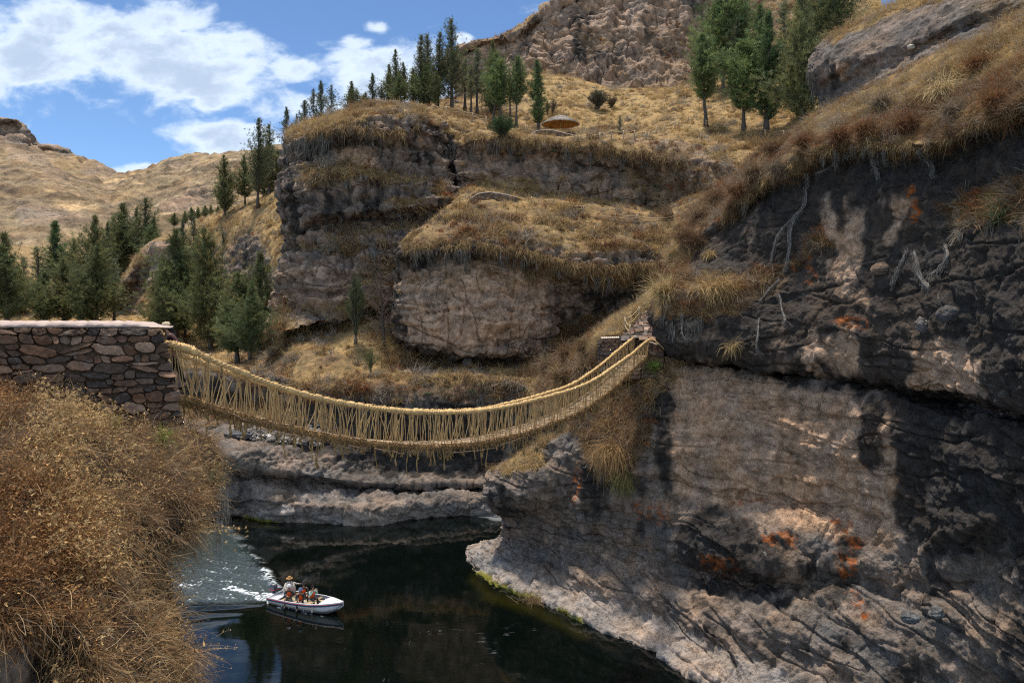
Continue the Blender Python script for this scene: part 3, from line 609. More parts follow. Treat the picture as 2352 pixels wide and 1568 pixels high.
land('cliff', [
 [(1540, 475, 68), (1640, 440, 64), (1720, 380, 61), (1800, 320, 58), (1900, 250, 54), (2000, 185, 50), (2150, 105, 46), (2300, 45, 41), (2480, -40, 36), (2860, -165, 31.0)],
 [(1550, 500, 60), (1640, 455, 58), (1720, 388, 55), (1800, 330, 52), (1900, 262, 49), (2000, 206, 45), (2150, 125, 41), (2300, 70, 37), (2480, -10, 32.5), (2860, -128, 27.9)],
 [(1548, 540, 56), (1640, 485, 53.5), (1720, 410, 50), (1800, 360, 47), (1900, 300, 43), (2000, 255, 40), (2150, 210, 36.5), (2300, 165, 32.5), (2480, 110, 28), (2860, 28, 24.1)],
 [(1545, 585, 52), (1605, 545, 50.5), (1660, 495, 48.5), (1740, 425, 45.6), (1800, 388, 43.2), (1900, 338, 39.8), (1971, 318, 37.8), (2072, 328, 34.8), (2156, 322, 32.6), (2237, 282, 30.3), (2352, 240, 27.8), (2480, 200, 25), (2860, 116, 21.5)],
 [(1542, 615, 51), (1596, 585, 50.2), (1650, 540, 48.8), (1740, 462, 46.6), (1800, 422, 44.6), (1900, 372, 41.6), (1971, 352, 39.6), (2072, 366, 36.6), (2156, 358, 34.6), (2237, 318, 32.2), (2352, 275, 29.6), (2480, 235, 26.5), (2860, 151, 22.8)],
 [(1540, 640, 50), (1588, 615, 48.8), (1650, 585, 47.2), (1740, 525, 45), (1850, 475, 42.4), (1971, 455, 38.9), (2072, 465, 35.9), (2156, 470, 33.4), (2260, 455, 30.4), (2352, 440, 28.4), (2480, 420, 26), (2860, 378, 22.4)],
 [(1518, 650, 48), (1560, 640, 46.2), (1650, 632, 44.6), (1700, 632, 44), (1780, 620, 43), (1850, 595, 41.2), (1971, 570, 38.2), (2072, 570, 35.2), (2156, 575, 32.8), (2260, 565, 29.9), (2352, 550, 27.8), (2480, 540, 25), (2860, 519, 21.5)],
 [(1500, 690, 47), (1528, 682, 44.6), (1600, 672, 43), (1700, 672, 42.4), (1780, 680, 41.6), (1850, 680, 40.3), (1971, 670, 37.2), (2072, 680, 34.2), (2156, 690, 32), (2260, 700, 29), (2352, 700, 27), (2480, 700, 24.5), (2860, 700, 21.1)],
 [(1500, 735, 46.8), (1525, 745, 44.4), (1600, 755, 42.6), (1700, 765, 41.6), (1780, 775, 40.6), (1850, 780, 39.4), (1971, 790, 36.4), (2072, 805, 33.6), (2156, 820, 31.6), (2260, 840, 28.6), (2352, 855, 26.6), (2480, 880, 24), (2860, 931, 20.6)],
 [(1508, 775, 47), (1530, 797, 45), (1600, 815, 43.2), (1700, 830, 42), (1780, 842, 41), (1850, 850, 40), (1971, 862, 36.9), (2072, 885, 34.2), (2156, 902, 32.2), (2260, 920, 29.2), (2352, 942, 27), (2480, 965, 24.2), (2860, 1012, 20.8)],
 [(1512, 790, 51), (1535, 812, 51), (1600, 826, 50), (1700, 838, 48.5), (1780, 848, 47), (1850, 856, 45.5), (1971, 870, 42), (2072, 893, 39), (2156, 910, 36.5), (2260, 928, 33), (2352, 950, 30.5), (2480, 972, 27), (2860, 1017, 23.2)]],
 key='over', sjit=30, step=2.0, mat=M_NEAR, big=0.6, strata=0.14, block=0.12, bsize=2.6, ledge=0.07, crack=0.14, strh=1.2, fine=0.12, tan=0.45, stain=0.88, gmin=0.30, gmax=0.58, lich=0.2, brownness=0.5, pebble=0.07, vert=0.10,
 label='black streaked overhanging cliff capped by a slope of dry grass', cat='cliff', kind='structure',
 paints=[('stain', [(2100, 260), (2480, 200), (2480, 470), (2150, 480)], 30, 0.55), ('stain', [(2160, 500), (2480, 500), (2480, 800), (2240, 800), (2120, 620)], 30, 0.45), ('stain', [(2260, 740), (2480, 740), (2480, 1000), (2300, 950)], 20, 0.35),
         ('stain', [(1700, 560), (1800, 520), (1800, 640), (1740, 700)], 20, 0.2),
         ('tan', [(1800, 640), (1930, 480), (1990, 500), (1990, 700), (1900, 720)], 22, 0.7), ('stain', [(1930, 480), (1990, 500), (1990, 700), (1940, 680)], 16, -0.35),
         ('tan', [(1840, 720), (2140, 740), (2240, 860), (2240, 920), (1840, 850)], 18, 0.75), ('stain', [(1850, 760), (1970, 770), (1970, 860), (1850, 850)], 14, -0.5), ('stain', [(2140, 770), (2235, 770), (2260, 920), (2080, 890)], 14, -0.55),
         ('tan', [(2000, 460), (2120, 460), (2090, 560), (2010, 560)], 14, 0.5), ('stain', [(2040, 460), (2110, 460), (2080, 560), (2040, 560)], 10, -0.3),
         ('grass', [(1640, 500), (1660, 485), (1740, 412), (1800, 378), (1900, 325), (1971, 305), (2072, 316), (2156, 312), (2237, 270), (2480, 190), (2480, 232), (2352, 268), (2237, 312), (2156, 350), (2072, 358), (1971, 346), (1900, 366), (1800, 416), (1740, 450), (1665, 515)], 8, 1.0), ('brown', [(1640, 500), (1660, 485), (1740, 412), (1800, 378), (1900, 325), (1971, 305), (2072, 316), (2156, 312), (2237, 270), (2480, 190), (2480, 232), (2352, 268), (2237, 312), (2156, 350), (2072, 358), (1971, 346), (1900, 366), (1800, 416), (1740, 450), (1665, 515)], 16, 0.35),
         ('grass', [(1500, 660), (1540, 632), (1600, 635), (1660, 622), (1740, 630), (1745, 670), (1690, 715), (1560, 735), (1505, 720)], 8, 1.0), ('brown', [(1500, 620), (1760, 620), (1700, 740), (1500, 740)], 12, 0.25),
         ('grass', [(2160, 470), (2260, 425), (2400, 400), (2400, 520), (2280, 510), (2190, 540)], 12, 1.0), ('brown', [(2140, 430), (2400, 390), (2400, 560), (2140, 560)], 12, 0.5),
         ('brown', [(1560, 520), (1700, 380), (1840, 300), (1800, 420), (1640, 560)], 25, 0.6), ('brown', [(1980, 300), (2240, 180), (2480, 150), (2480, 240), (2200, 330)], 25, 0.6), ('brown', [(1880, 330), (2060, 270), (2480, 120), (2480, 200), (2156, 320), (1971, 330)], 30, 0.45),
         ('nograss', [(1572, 645), (1600, 585), (1640, 540), (1672, 515), (1745, 462), (1800, 425), (1820, 600), (1755, 628), (1650, 618), (1600, 630)], 9, -1.0), ('stain', [(1572, 645), (1600, 585), (1640, 540), (1672, 515), (1745, 462), (1800, 425), (1820, 600), (1755, 628), (1650, 618), (1600, 630)], 9, 0.2),
         ('nograss', [(1690, 560), (1800, 430), (1971, 370), (2156, 372), (2240, 330), (2480, 260), (2480, 400), (2140, 440), (1750, 620)], 20, -0.5), ('nograss', [(1760, 620), (2480, 560), (2480, 1000), (1500, 850), (1500, 760), (1700, 740)], 15, -0.7),
         ('orange', [(2085, 425), (2112, 420), (2125, 520), (2100, 520)], 5, 1.0), ('orange', [(1855, 590), (1872, 590), (1875, 660), (1855, 655)], 5, 1.0), ('orange', [(1875, 520), (1905, 515), (1900, 560), (1875, 560)], 6, 0.9), ('orange', [(1930, 730), (1985, 740), (1990, 765), (1950, 765)], 6, 0.8), ('orange', [(1815, 585), (1830, 585), (1828, 630), (1812, 630)], 5, 0.8),
         ('lichen', [(1640, 540), (1700, 580), (1780, 700), (1700, 720)], 20, 0.4), ('lichen', [(2080, 600), (2280, 620), (2280, 760), (2160, 740)], 25, 0.5), ('lichen', [(1920, 400), (2080, 400), (2050, 460), (1920, 450)], 20, 0.5)])
land('cliff', [
 [(1290, 985, 60), (1400, 900, 56), (1480, 866, 54), (1560, 834, 52), (1600, 838, 51), (1740, 852, 49), (1850, 866, 46), (1971, 886, 42.5), (2072, 908, 39.5), (2156, 926, 37), (2260, 944, 33.5), (2352, 962, 31), (2480, 980, 28), (2860, 1017, 24.1)],
 [(1200, 1032, 52.5), (1300, 985, 50), (1400, 928, 47.6), (1480, 878, 46.4), (1552, 842, 45.6), (1575, 826, 45.2), (1610, 833, 44.6), (1740, 858, 42.8), (1850, 872, 40.8), (1971, 892, 37.7), (2072, 915, 35.2), (2156, 932, 33.2), (2260, 952, 30.2), (2352, 970, 28.2), (2480, 988, 25.6), (2860, 1025, 22.0)],
 [(1132, 1085, 52.5), (1180, 1050, 50), (1290, 1010, 48), (1380, 975, 46.4), (1470, 930, 45), (1530, 890, 44.2), (1560, 870, 43.9), (1620, 870, 43.2), (1740, 890, 41.7), (1850, 910, 39.8), (1971, 940, 36.7), (2100, 970, 33.6), (2260, 1000, 29.6), (2352, 1010, 27.6), (2480, 1020, 25), (2860, 1040, 21.5)],
 [(1120, 1128, 51.6), (1165, 1116, 48.9), (1250, 1105, 47.2), (1325, 1085, 46.4), (1340, 1075, 45.3), (1440, 1050, 43.6), (1550, 1020, 42.4), (1700, 1030, 40.8), (1850, 1050, 38.8), (1971, 1060, 36.5), (2100, 1090, 33.5), (2260, 1120, 29.6), (2352, 1125, 27.6), (2480, 1130, 25), (2860, 1140, 21.5)],
 [(1126, 1155, 51.8), (1175, 1160, 49.4), (1250, 1158, 47.8), (1325, 1150, 47.0), (1342, 1145, 45.4), (1440, 1130, 43.8), (1550, 1130, 42.7), (1640, 1140, 41.4), (1740, 1150, 40.3), (1850, 1160, 38.8), (1971, 1170, 36.6), (2100, 1190, 33.5), (2260, 1210, 29.7), (2480, 1220, 25.2), (2860, 1232, 21.7)],
 [(1155, 1190, 54), (1200, 1198, 52), (1260, 1198, 49.6), (1325, 1196, 47.4), (1345, 1190, 45.6), (1440, 1185, 43.9), (1540, 1190, 42.4), (1620, 1205, 40.2), (1740, 1215, 38.5), (1830, 1215, 37.6), (1900, 1220, 37.2), (2050, 1240, 34.5), (2260, 1250, 29.8), (2480, 1260, 25.4), (2860, 1272, 21.8)],
 [(1160, 1212, 54.2), (1205, 1222, 52.2), (1280, 1226, 49.4), (1340, 1230, 46.8), (1420, 1240, 44.6), (1500, 1250, 43.0), (1580, 1265, 40.5), (1680, 1290, 38.5), (1800, 1298, 37.0), (1880, 1290, 36.6), (2000, 1300, 34.8), (2150, 1310, 32.2), (2260, 1315, 29.8), (2480, 1325, 25.5), (2860, 1337, 21.9)],
 [(1140, 1240, 54), (1200, 1244, 51.8), (1300, 1255, 47.8), (1400, 1275, 44.9), (1480, 1292, 43.2), (1560, 1308, 41.9), (1660, 1330, 40.3), (1780, 1345, 38.4), (1880, 1342, 36.9), (2000, 1348, 35.0), (2150, 1358, 32.3), (2260, 1362, 29.8), (2480, 1372, 25.6), (2860, 1384, 22.0)],
 [(1088, 1256, 53.8), (1150, 1258, 52.0), (1260, 1290, 47.6), (1360, 1320, 44.2), (1450, 1350, 41.9), (1540, 1375, 39.9), (1640, 1400, 38.0), (1760, 1420, 36.2), (1880, 1425, 35.0), (2050, 1430, 32.9), (2260, 1440, 29.4), (2480, 1450, 25.6), (2860, 1462, 22.0)],
 [(1076, 1266, 53.6), (1124, 1264, 51.8), (1220, 1308, 47.7), (1330, 1358, 44.6), (1450, 1406, 41.5), (1560, 1460, 38.4), (1700, 1510, 35.8), (1850, 1530, 34.4), (2050, 1545, 32.0), (2260, 1560, 29), (2480, 1575, 25.6), (2860, 1593, 22.0)],
 [(1070, 1274, 53.2), (1090, 1298, 50.8), (1140, 1332, 48.0), (1240, 1362, 45.8), (1300, 1390, 43.8), (1400, 1440, 40.8), (1500, 1482, 38.5), (1600, 1535, 35.9), (1750, 1578, 34.1), (1900, 1618, 32.3), (2100, 1662, 30.7), (2480, 1712, 27.7), (2860, 1747, 23.8)],
 [(1074, 1284, 52.4), (1088, 1312, 50), (1140, 1346, 47.4), (1240, 1377, 45.2), (1300, 1406, 43.4), (1400, 1458, 40.4), (1500, 1502, 38.2), (1600, 1562, 35.5), (1750, 1602, 33.9), (1900, 1650, 32.2), (2100, 1700, 30.6), (2480, 1760, 28), (2860, 1802, 24.1)],
 [(1078, 1330, 52.4), (1092, 1360, 50), (1140, 1396, 47.4), (1240, 1427, 45.2), (1300, 1460, 43.4), (1400, 1510, 40.4), (1500, 1560, 38.2), (1600, 1620, 35.5), (1750, 1660, 33.9), (1900, 1710, 32.2), (2100, 1760, 30.6), (2480, 1820, 28), (2860, 1862, 24.1)]],
 key='lower', sjit=30, step=2.0, mat=M_NEAR, big=0.6, strata=0.16, block=0.10, bsize=2.8, ledge=0.16, crack=0.16, strh=0.9, dip=(0.42, 1180, 1330), fine=0.14, tan=0.15, stain=0.44, gmin=0.6, gmax=0.85, lich=0.12, water=True, brownness=0.45, pebble=0.09,
 label='lower right river cliff of grey and tan rock with black and orange stains', cat='cliff', kind='structure',
 paints=[('tan', [(1545, 860), (1600, 845), (2080, 930), (2080, 1080), (2060, 1260), (1900, 1230), (1760, 1200), (1550, 1140), (1530, 980)], 16, 0.85), ('stain', [(1560, 870), (1970, 930), (1970, 1070), (2060, 1260), (1760, 1200), (1550, 1140)], 16, -0.6),
         ('stain', [(2070, 915), (2480, 970), (2480, 1290), (2200, 1270), (2070, 1200)], 12, 0.7), ('stain', [(1985, 935), (2030, 940), (2035, 1060), (1990, 1060)], 9, 0.55), ('tan', [(2030, 950), (2068, 950), (2068, 1180), (2035, 1180)], 8, 0.5),
         ('stain', [(1300, 960), (1480, 900), (1540, 930), (1530, 1120), (1340, 1090)], 16, 0.30), ('stain', [(1480, 1180), (1560, 1180), (1600, 1300), (1500, 1300)], 14, 0.2),
         ('stain', [(1100, 1230), (1500, 1260), (1600, 1420), (1600, 1600), (1100, 1400)], 20, -0.4),
         ('lichen', [(1560, 1190), (1800, 1230), (1900, 1290), (1700, 1290), (1560, 1250)], 18, 0.7), ('stain', [(1560, 1190), (1800, 1230), (1840, 1310), (1700, 1310), (1560, 1250)], 18, 0.22),
         ('orange', [(1740, 1225), (1830, 1205), (1835, 1260), (1760, 1265)], 8, 0.75), ('orange', [(1910, 1180), (1985, 1195), (1975, 1265), (1930, 1260)], 8, 0.9), ('orange', [(1950, 1375), (1975, 1370), (2010, 1425), (1990, 1430)], 5, 1.0), ('orange', [(1600, 1265), (1690, 1290), (1700, 1310), (1620, 1300)], 7, 0.7), ('orange', [(1310, 1090), (1335, 1070), (1345, 1140), (1318, 1160)], 5, 1.0), ('orange', [(1455, 1150), (1540, 1160), (1530, 1210), (1465, 1200)], 7, 0.7), ('orange', [(1660, 1130), (1800, 1150), (1790, 1170), (1680, 1160)], 7, 0.6), ('orange', [(1930, 1270), (1960, 1270), (1965, 1320), (1940, 1320)], 5, 0.7),
         ('grass', [(1150, 1075), (1200, 1035), (1250, 1045), (1255, 1075), (1200, 1080), (1160, 1090)], 6, 1.0), ('brown', [(1140, 1030), (1260, 1030), (1260, 1090), (1140, 1090)], 10, -0.5),
         ('grass', [(1340, 1000), (1400, 925), (1490, 860), (1560, 862), (1530, 880), (1480, 930), (1440, 980), (1380, 1000), (1345, 1030)], 8, 1.0), ('brown', [(1330, 1000), (1400, 900), (1500, 850), (1520, 920), (1400, 1030)], 10, 0.1),
         ('grass', [(1345, 1000), (1420, 985), (1480, 970), (1485, 1030), (1450, 1090), (1400, 1080), (1350, 1060)], 8, 1.0), ('brown', [(1340, 990), (1490, 970), (1480, 1100), (1340, 1090)], 10, 0.4),
         ('nograss', [(1575, 812), (1740, 835), (1971, 870), (2156, 905), (2480, 950), (2480, 1020), (2156, 960), (1971, 920), (1740, 885), (1590, 870)], 8, -1.0),
         ('nograss', [(1050, 1200), (1600, 1150), (2480, 1000), (2480, 1900), (1050, 1700)], 14, -1.0),
         ('algae', [(1085, 1300), (1240, 1370), (1240, 1420), (1080, 1370)], 6, 1.0), ('algae', [(1290, 1400), (1350, 1425), (1350, 1470), (1290, 1440)], 6, 1.0),
         ('tan', [(1440, 1400), (1600, 1480), (1700, 1568), (1500, 1540)], 14, 0.4)])
land('cleft_wall', [
 [(1495, 740, 56), (1560, 790, 55), (1740, 815, 53), (1971, 840, 47), (2156, 880, 41), (2352, 915, 35), (2490, 940, 31)],
 [(1495, 790, 55), (1560, 825, 54), (1740, 850, 52), (1971, 880, 46), (2156, 915, 40), (2352, 955, 34), (2490, 975, 30)],
 [(1495, 850, 54), (1560, 860, 53), (1740, 890, 51), (1971, 920, 45), (2156, 955, 39), (2352, 990, 33), (2490, 1010, 29)]], step=5, tan=0.2, stain=0.4, gmin=2, gmax=3)
# the turf platform and grassy ramp at the bridge end
land('path_bank', [
 [(1215, 905, 66), (1260, 850, 64), (1330, 790, 62), (1400, 740, 60), (1440, 712, 58), (1500, 668, 56), (1530, 645, 55)],
 [(1225, 905, 60), (1270, 850, 57), (1340, 790, 54), (1400, 745, 52.5), (1440, 722, 52), (1490, 684, 55), (1530, 655, 56)],
 [(1240, 915, 56), (1290, 860, 53), (1350, 800, 50.5), (1390, 770, 49.5), (1428, 757, 49.2), (1446, 752, 51), (1480, 722, 53.5), (1530, 690, 55)],
 [(1270, 935, 52), (1320, 890, 49.5), (1362, 830, 48.6), (1388, 778, 48.2), (1426, 773, 48.3), (1446, 774, 50), (1480, 772, 52.5), (1530, 770, 54)],
 [(1290, 965, 50), (1330, 930, 48.3), (1368, 880, 48.4), (1392, 850, 48.6), (1430, 850, 49.2), (1446, 850, 50), (1480, 850, 51), (1530, 840, 53)],
 [(1300, 1000, 49), (1340, 970, 48), (1378, 930, 48.4), (1405, 910, 48.6), (1440, 895, 48.8), (1490, 870, 49.2), (1530, 860, 50)]],
 key='path', step=2.3, big=0.2, strata=0.1, block=0.1, gmin=-0.2, gmax=0.1, brownness=0.15, soft=0.15, paints=[('brown', [(1190, 960), (1240, 850), (1330, 770), (1395, 735), (1345, 800), (1378, 830), (1380, 1000)], 14, 0.75)])
# ---- near bank on the left
land('near_bank', [
 [(-540, 895, 16.7), (-120, 885, 18), (100, 905, 18), (230, 950, 18), (340, 990, 18), (440, 985, 19.5), (505, 1030, 20)],
 [(-540, 935, 12.1), (-120, 925, 13), (100, 940, 13.5), (230, 985, 14.5), (340, 1005, 15.5), (430, 1008, 16.5), (475, 1035, 17.2), (500, 1065, 18)],
 [(-540, 1060, 9.3), (-120, 1050, 10), (100, 1050, 10.5), (224, 1060, 12), (326, 1080, 13), (416, 1088, 14), (471, 1110, 15), (491, 1130, 16.5)],
 [(-540, 1260, 8.0), (-120, 1250, 8.6), (100, 1230, 9.1), (219, 1220, 10), (315, 1210, 11), (404, 1205, 12.5), (444, 1200, 14), (459, 1190, 16)],
 [(-540, 1410, 7.3), (-120, 1400, 7.8), (100, 1380, 8.3), (214, 1360, 9.2), (294, 1330, 10.2), (345, 1310, 11.5), (368, 1300, 13), (380, 1290, 15)],
 [(-540, 1570, 7.1), (-120, 1560, 7.6), (60, 1560, 8), (130, 1550, 8.6), (208, 1540, 8.2), (299, 1500, 9), (361, 1460, 10), (391, 1440, 11.5), (401, 1420, 14)],
 [(-540, 1790, 6.5), (-120, 1780, 7), (100, 1780, 7.2), (235, 1780, 7.6), (340, 1730, 8.2), (390, 1660, 9.5), (410, 1610, 11.5), (420, 1590, 14)],
 [(-540, 2610, 6.3), (-120, 2600, 6.8), (100, 2600, 7), (235, 2600, 7.4), (340, 2500, 8), (390, 2300, 9.5), (410, 2200, 11.5), (420, 2100, 14)]],
 key='near', step=4.0, mat=M_NEAR, big=0.22, strata=0.05, block=0.08, fine=0.04, bsize=0.6, gmin=-1, gmax=-0.5, brownness=0.95, soft=0.16, gmul=0.45, tan=0.3, stain=0.1,
 paints=[('nograss', [(-120, 1470), (40, 1450), (110, 1440), (125, 1700), (-120, 1800)], 14, -1.0)])

# ---- the river
def make_river():
    x = np.concatenate([np.linspace(-90, -25, 60, endpoint=False), np.linspace(-25, -4, 420, endpoint=False), np.linspace(-4, 45, 160)])
    y = np.concatenate([np.linspace(10, 36, 60, endpoint=False), np.linspace(36, 66, 560, endpoint=False), np.linspace(66, 130, 50)])
    X, Y = np.meshgrid(x, y); Z = np.zeros_like(X)
    P = np.stack([X, Y, Z], -1); px, py = proj(P)
    b0 = BOAT0; hd = BHEAD; a = (X - b0[0]) * hd[0] + (Y - b0[1]) * hd[1]; s = -(X - b0[0]) * hd[1] + (Y - b0[1]) * hd[0]    # along and across the boat's course
    beh = np.clip(-a, 0, None); bb = -a
    chop = fbm(P * np.array([2.2, 2.2, 1]) + 5, 4); fine = fbm(P * np.array([5, 5, 1]) + 9, 3)
    lane = fbm(np.stack([a * 0.35, s * 1.6, 0 * a], -1) + 31, 4); crestn = fbm(np.stack([a * 0.5, s * 0.8, 0 * a], -1) + 51, 3)
    edge = np.where(s > 0, 0.8 + beh * 0.66, 0.8 + beh * 0.50) + 0.75 * crestn
    inside = sst(edge - np.abs(s), -0.5, 1.2) * sst(bb, -0.3, 1.0) * np.exp(-beh / 30)
    def crest(k0, k1, w, tau): return np.exp(-((np.abs(s) - (k0 + beh * k1) - 0.25 * crestn) / (w + beh * 0.035)) ** 2) * sst(bb, -1.2, 3.5) * np.exp(-beh / tau)
    arm, arm2, arm3 = crest(0.75, 0.64, 0.40, 18), crest(1.9, 0.80, 0.55, 16) * (s < 0), crest(3.0, 1.0, 0.7, 16) * (s < 0)
    Z = Z + inside * (0.05 * chop + 0.06 * fine + 0.06 * lane) + 0.17 * arm + 0.15 * arm2 + 0.12 * arm3
    Z = Z + 0.006 * np.sin(1.3 * (X * 0.35 + Y) + 2 * fbm(P * 0.3, 2)) * sst(640 - px, -40, 150)
    foam = inside * sst(0.8 * fine + 0.5 * chop + 1.0 * lane + 0.55 * np.exp(-beh / 2.2) + 0.30 * np.exp(-(s / (0.5 + 0.10 * beh)) ** 2), 0.28, 0.95) * 0.8
    foam = np.maximum(foam, arm * (s > 0) * sst(crestn + 0.5 * fine, -0.12, 0.3) * np.exp(-beh / 14) * 0.9)
    foam = np.maximum(foam, inside * (0.04 + 0.30 * sst(0.7 * fine + 0.9 * lane, -0.1, 0.55)) * np.exp(-beh / 20))
    hullx = a + 0.0
    side = np.exp(-((np.abs(s) - 0.72 - 0.05 * chop) / 0.13) ** 2) * sst(a, 0, 0.4) * sst(4.7 - a, 0, 0.6)
    foam = np.maximum(foam, side * sst(fine + chop, 0.0, 0.4) * 0.6)
    sw = np.abs(fbm(P * np.array([0.55, 0.55, 1]) + 3, 5, 0.6) + 0.18 * fbm(P * 1.7 + 8, 3)); slick = np.exp(-(sw / 0.011) ** 2) * sst(fbm(P * 0.33 + 60, 2), 0.02, 0.35) * sst(py, 1385, 1450) * sst(px, 690, 800) * sst(1400 - px, -100, 250)
    foam = np.maximum(foam, 0.26 * slick)
    eddy = polymask(px, py, [(1060, 1183), (1110, 1176), (1158, 1186), (1158, 1198), (1128, 1196), (1120, 1190)], 4)
    foam = np.maximum(foam, 0.30 * eddy)
    shoal = polymask(px + 10 * fbm(P * 0.8, 2), py, [(1088, 1318), (1130, 1356), (1235, 1392), (1300, 1425), (1355, 1460), (1340, 1470), (1230, 1412), (1110, 1376), (1078, 1330)], 12)
    shoal = np.maximum(shoal, polymask(px, py, [(530, 1180), (610, 1204), (640, 1212), (560, 1208), (520, 1196)], 6))
    P[..., 2] = Z
    ny, nx = X.shape; idx = np.arange(nx * ny).reshape(ny, nx)
    Fq = np.stack([idx[:-1, :-1], idx[:-1, 1:], idx[1:, 1:], idx[1:, :-1]], -1).reshape(-1, 4)
    m, t = new_mat('river_water')
    out = t.n('ShaderNodeOutputMaterial'); b = t.n('ShaderNodeBsdfPrincipled'); at_ = t.n('ShaderNodeAttribute', attribute_name='tint')
    sep = t.n('ShaderNodeSeparateColor'); t.l(at_.outputs[0], sep.inputs[0]); tc = t.n('ShaderNodeTexCoord'); o = tc.outputs['Object']
    fo = sep.outputs[0]
    n1 = t.noise(o, 14, 5, 0.7); brk = t.mr(t.m('ADD', fo, t.m('MULTIPLY', t.m('SUBTRACT', n1, 0.5), 0.55)), 0.08, 0.75)
    brk = t.m('MULTIPLY', brk, t.mr(fo, 0.02, 0.12))
    basec = t.mix(t.m('MULTIPLY', sep.outputs[1], 0.8), (0.0012, 0.0026, 0.0019, 1), (0.014, 0.013, 0.002, 1))
    wake = t.mix(sep.outputs[2], basec, (0.05, 0.065, 0.065, 1))
    t.l(t.mix(brk, wake, (0.62, 0.66, 0.68, 1)), b.inputs['Base Color'])
    t.l(t.mr(brk, 0, 1, 0.035, 0.7), b.inputs['Roughness']); b.inputs['IOR'].default_value = 1.45
    mp = t.n('ShaderNodeMapping'); t.l(o, mp.inputs[0]); mp.inputs['Scale'].default_value = (0.5, 1.3, 1); mp.inputs['Rotation'].default_value = (0, 0, 0.35)
    h = t.m('ADD', t.m('MULTIPLY', t.noise(mp.outputs[0], 1.1, 3, 0.55, 0.4), 0.6), t.m('MULTIPLY', t.noise(mp.outputs[0], 5.0, 3, 0.6, 0.3), t.m('ADD', 0.08, t.m('MULTIPLY', sep.outputs[2], 0.8))))
    bp = t.n('ShaderNodeBump'); t.l(t.m('ADD', 0.05, t.m('MULTIPLY', sep.outputs[2], 0.3)), bp.inputs['Strength']); bp.inputs['Distance'].default_value = 0.10
    t.l(h, bp.inputs['Height']); t.l(bp.outputs[0], b.inputs['Normal']); t.l(b.outputs[0], out.inputs[0])
    c = np.stack([np.clip(foam, 0, 1), shoal, np.clip(inside, 0, 1)], -1)
    o = mesh_np('water', P.reshape(-1, 3), Fq, m, c.reshape(-1, 3)); tag(o, kind='structure')
_st, _bw = wat(631, 1377), wat(790, 1412)
BOAT0 = np.array([_st.x, _st.y]); _d = np.array([_bw.x - _st.x, _bw.y - _st.y]); BLEN = float(np.linalg.norm(_d)); BHEAD = _d / BLEN
make_river()

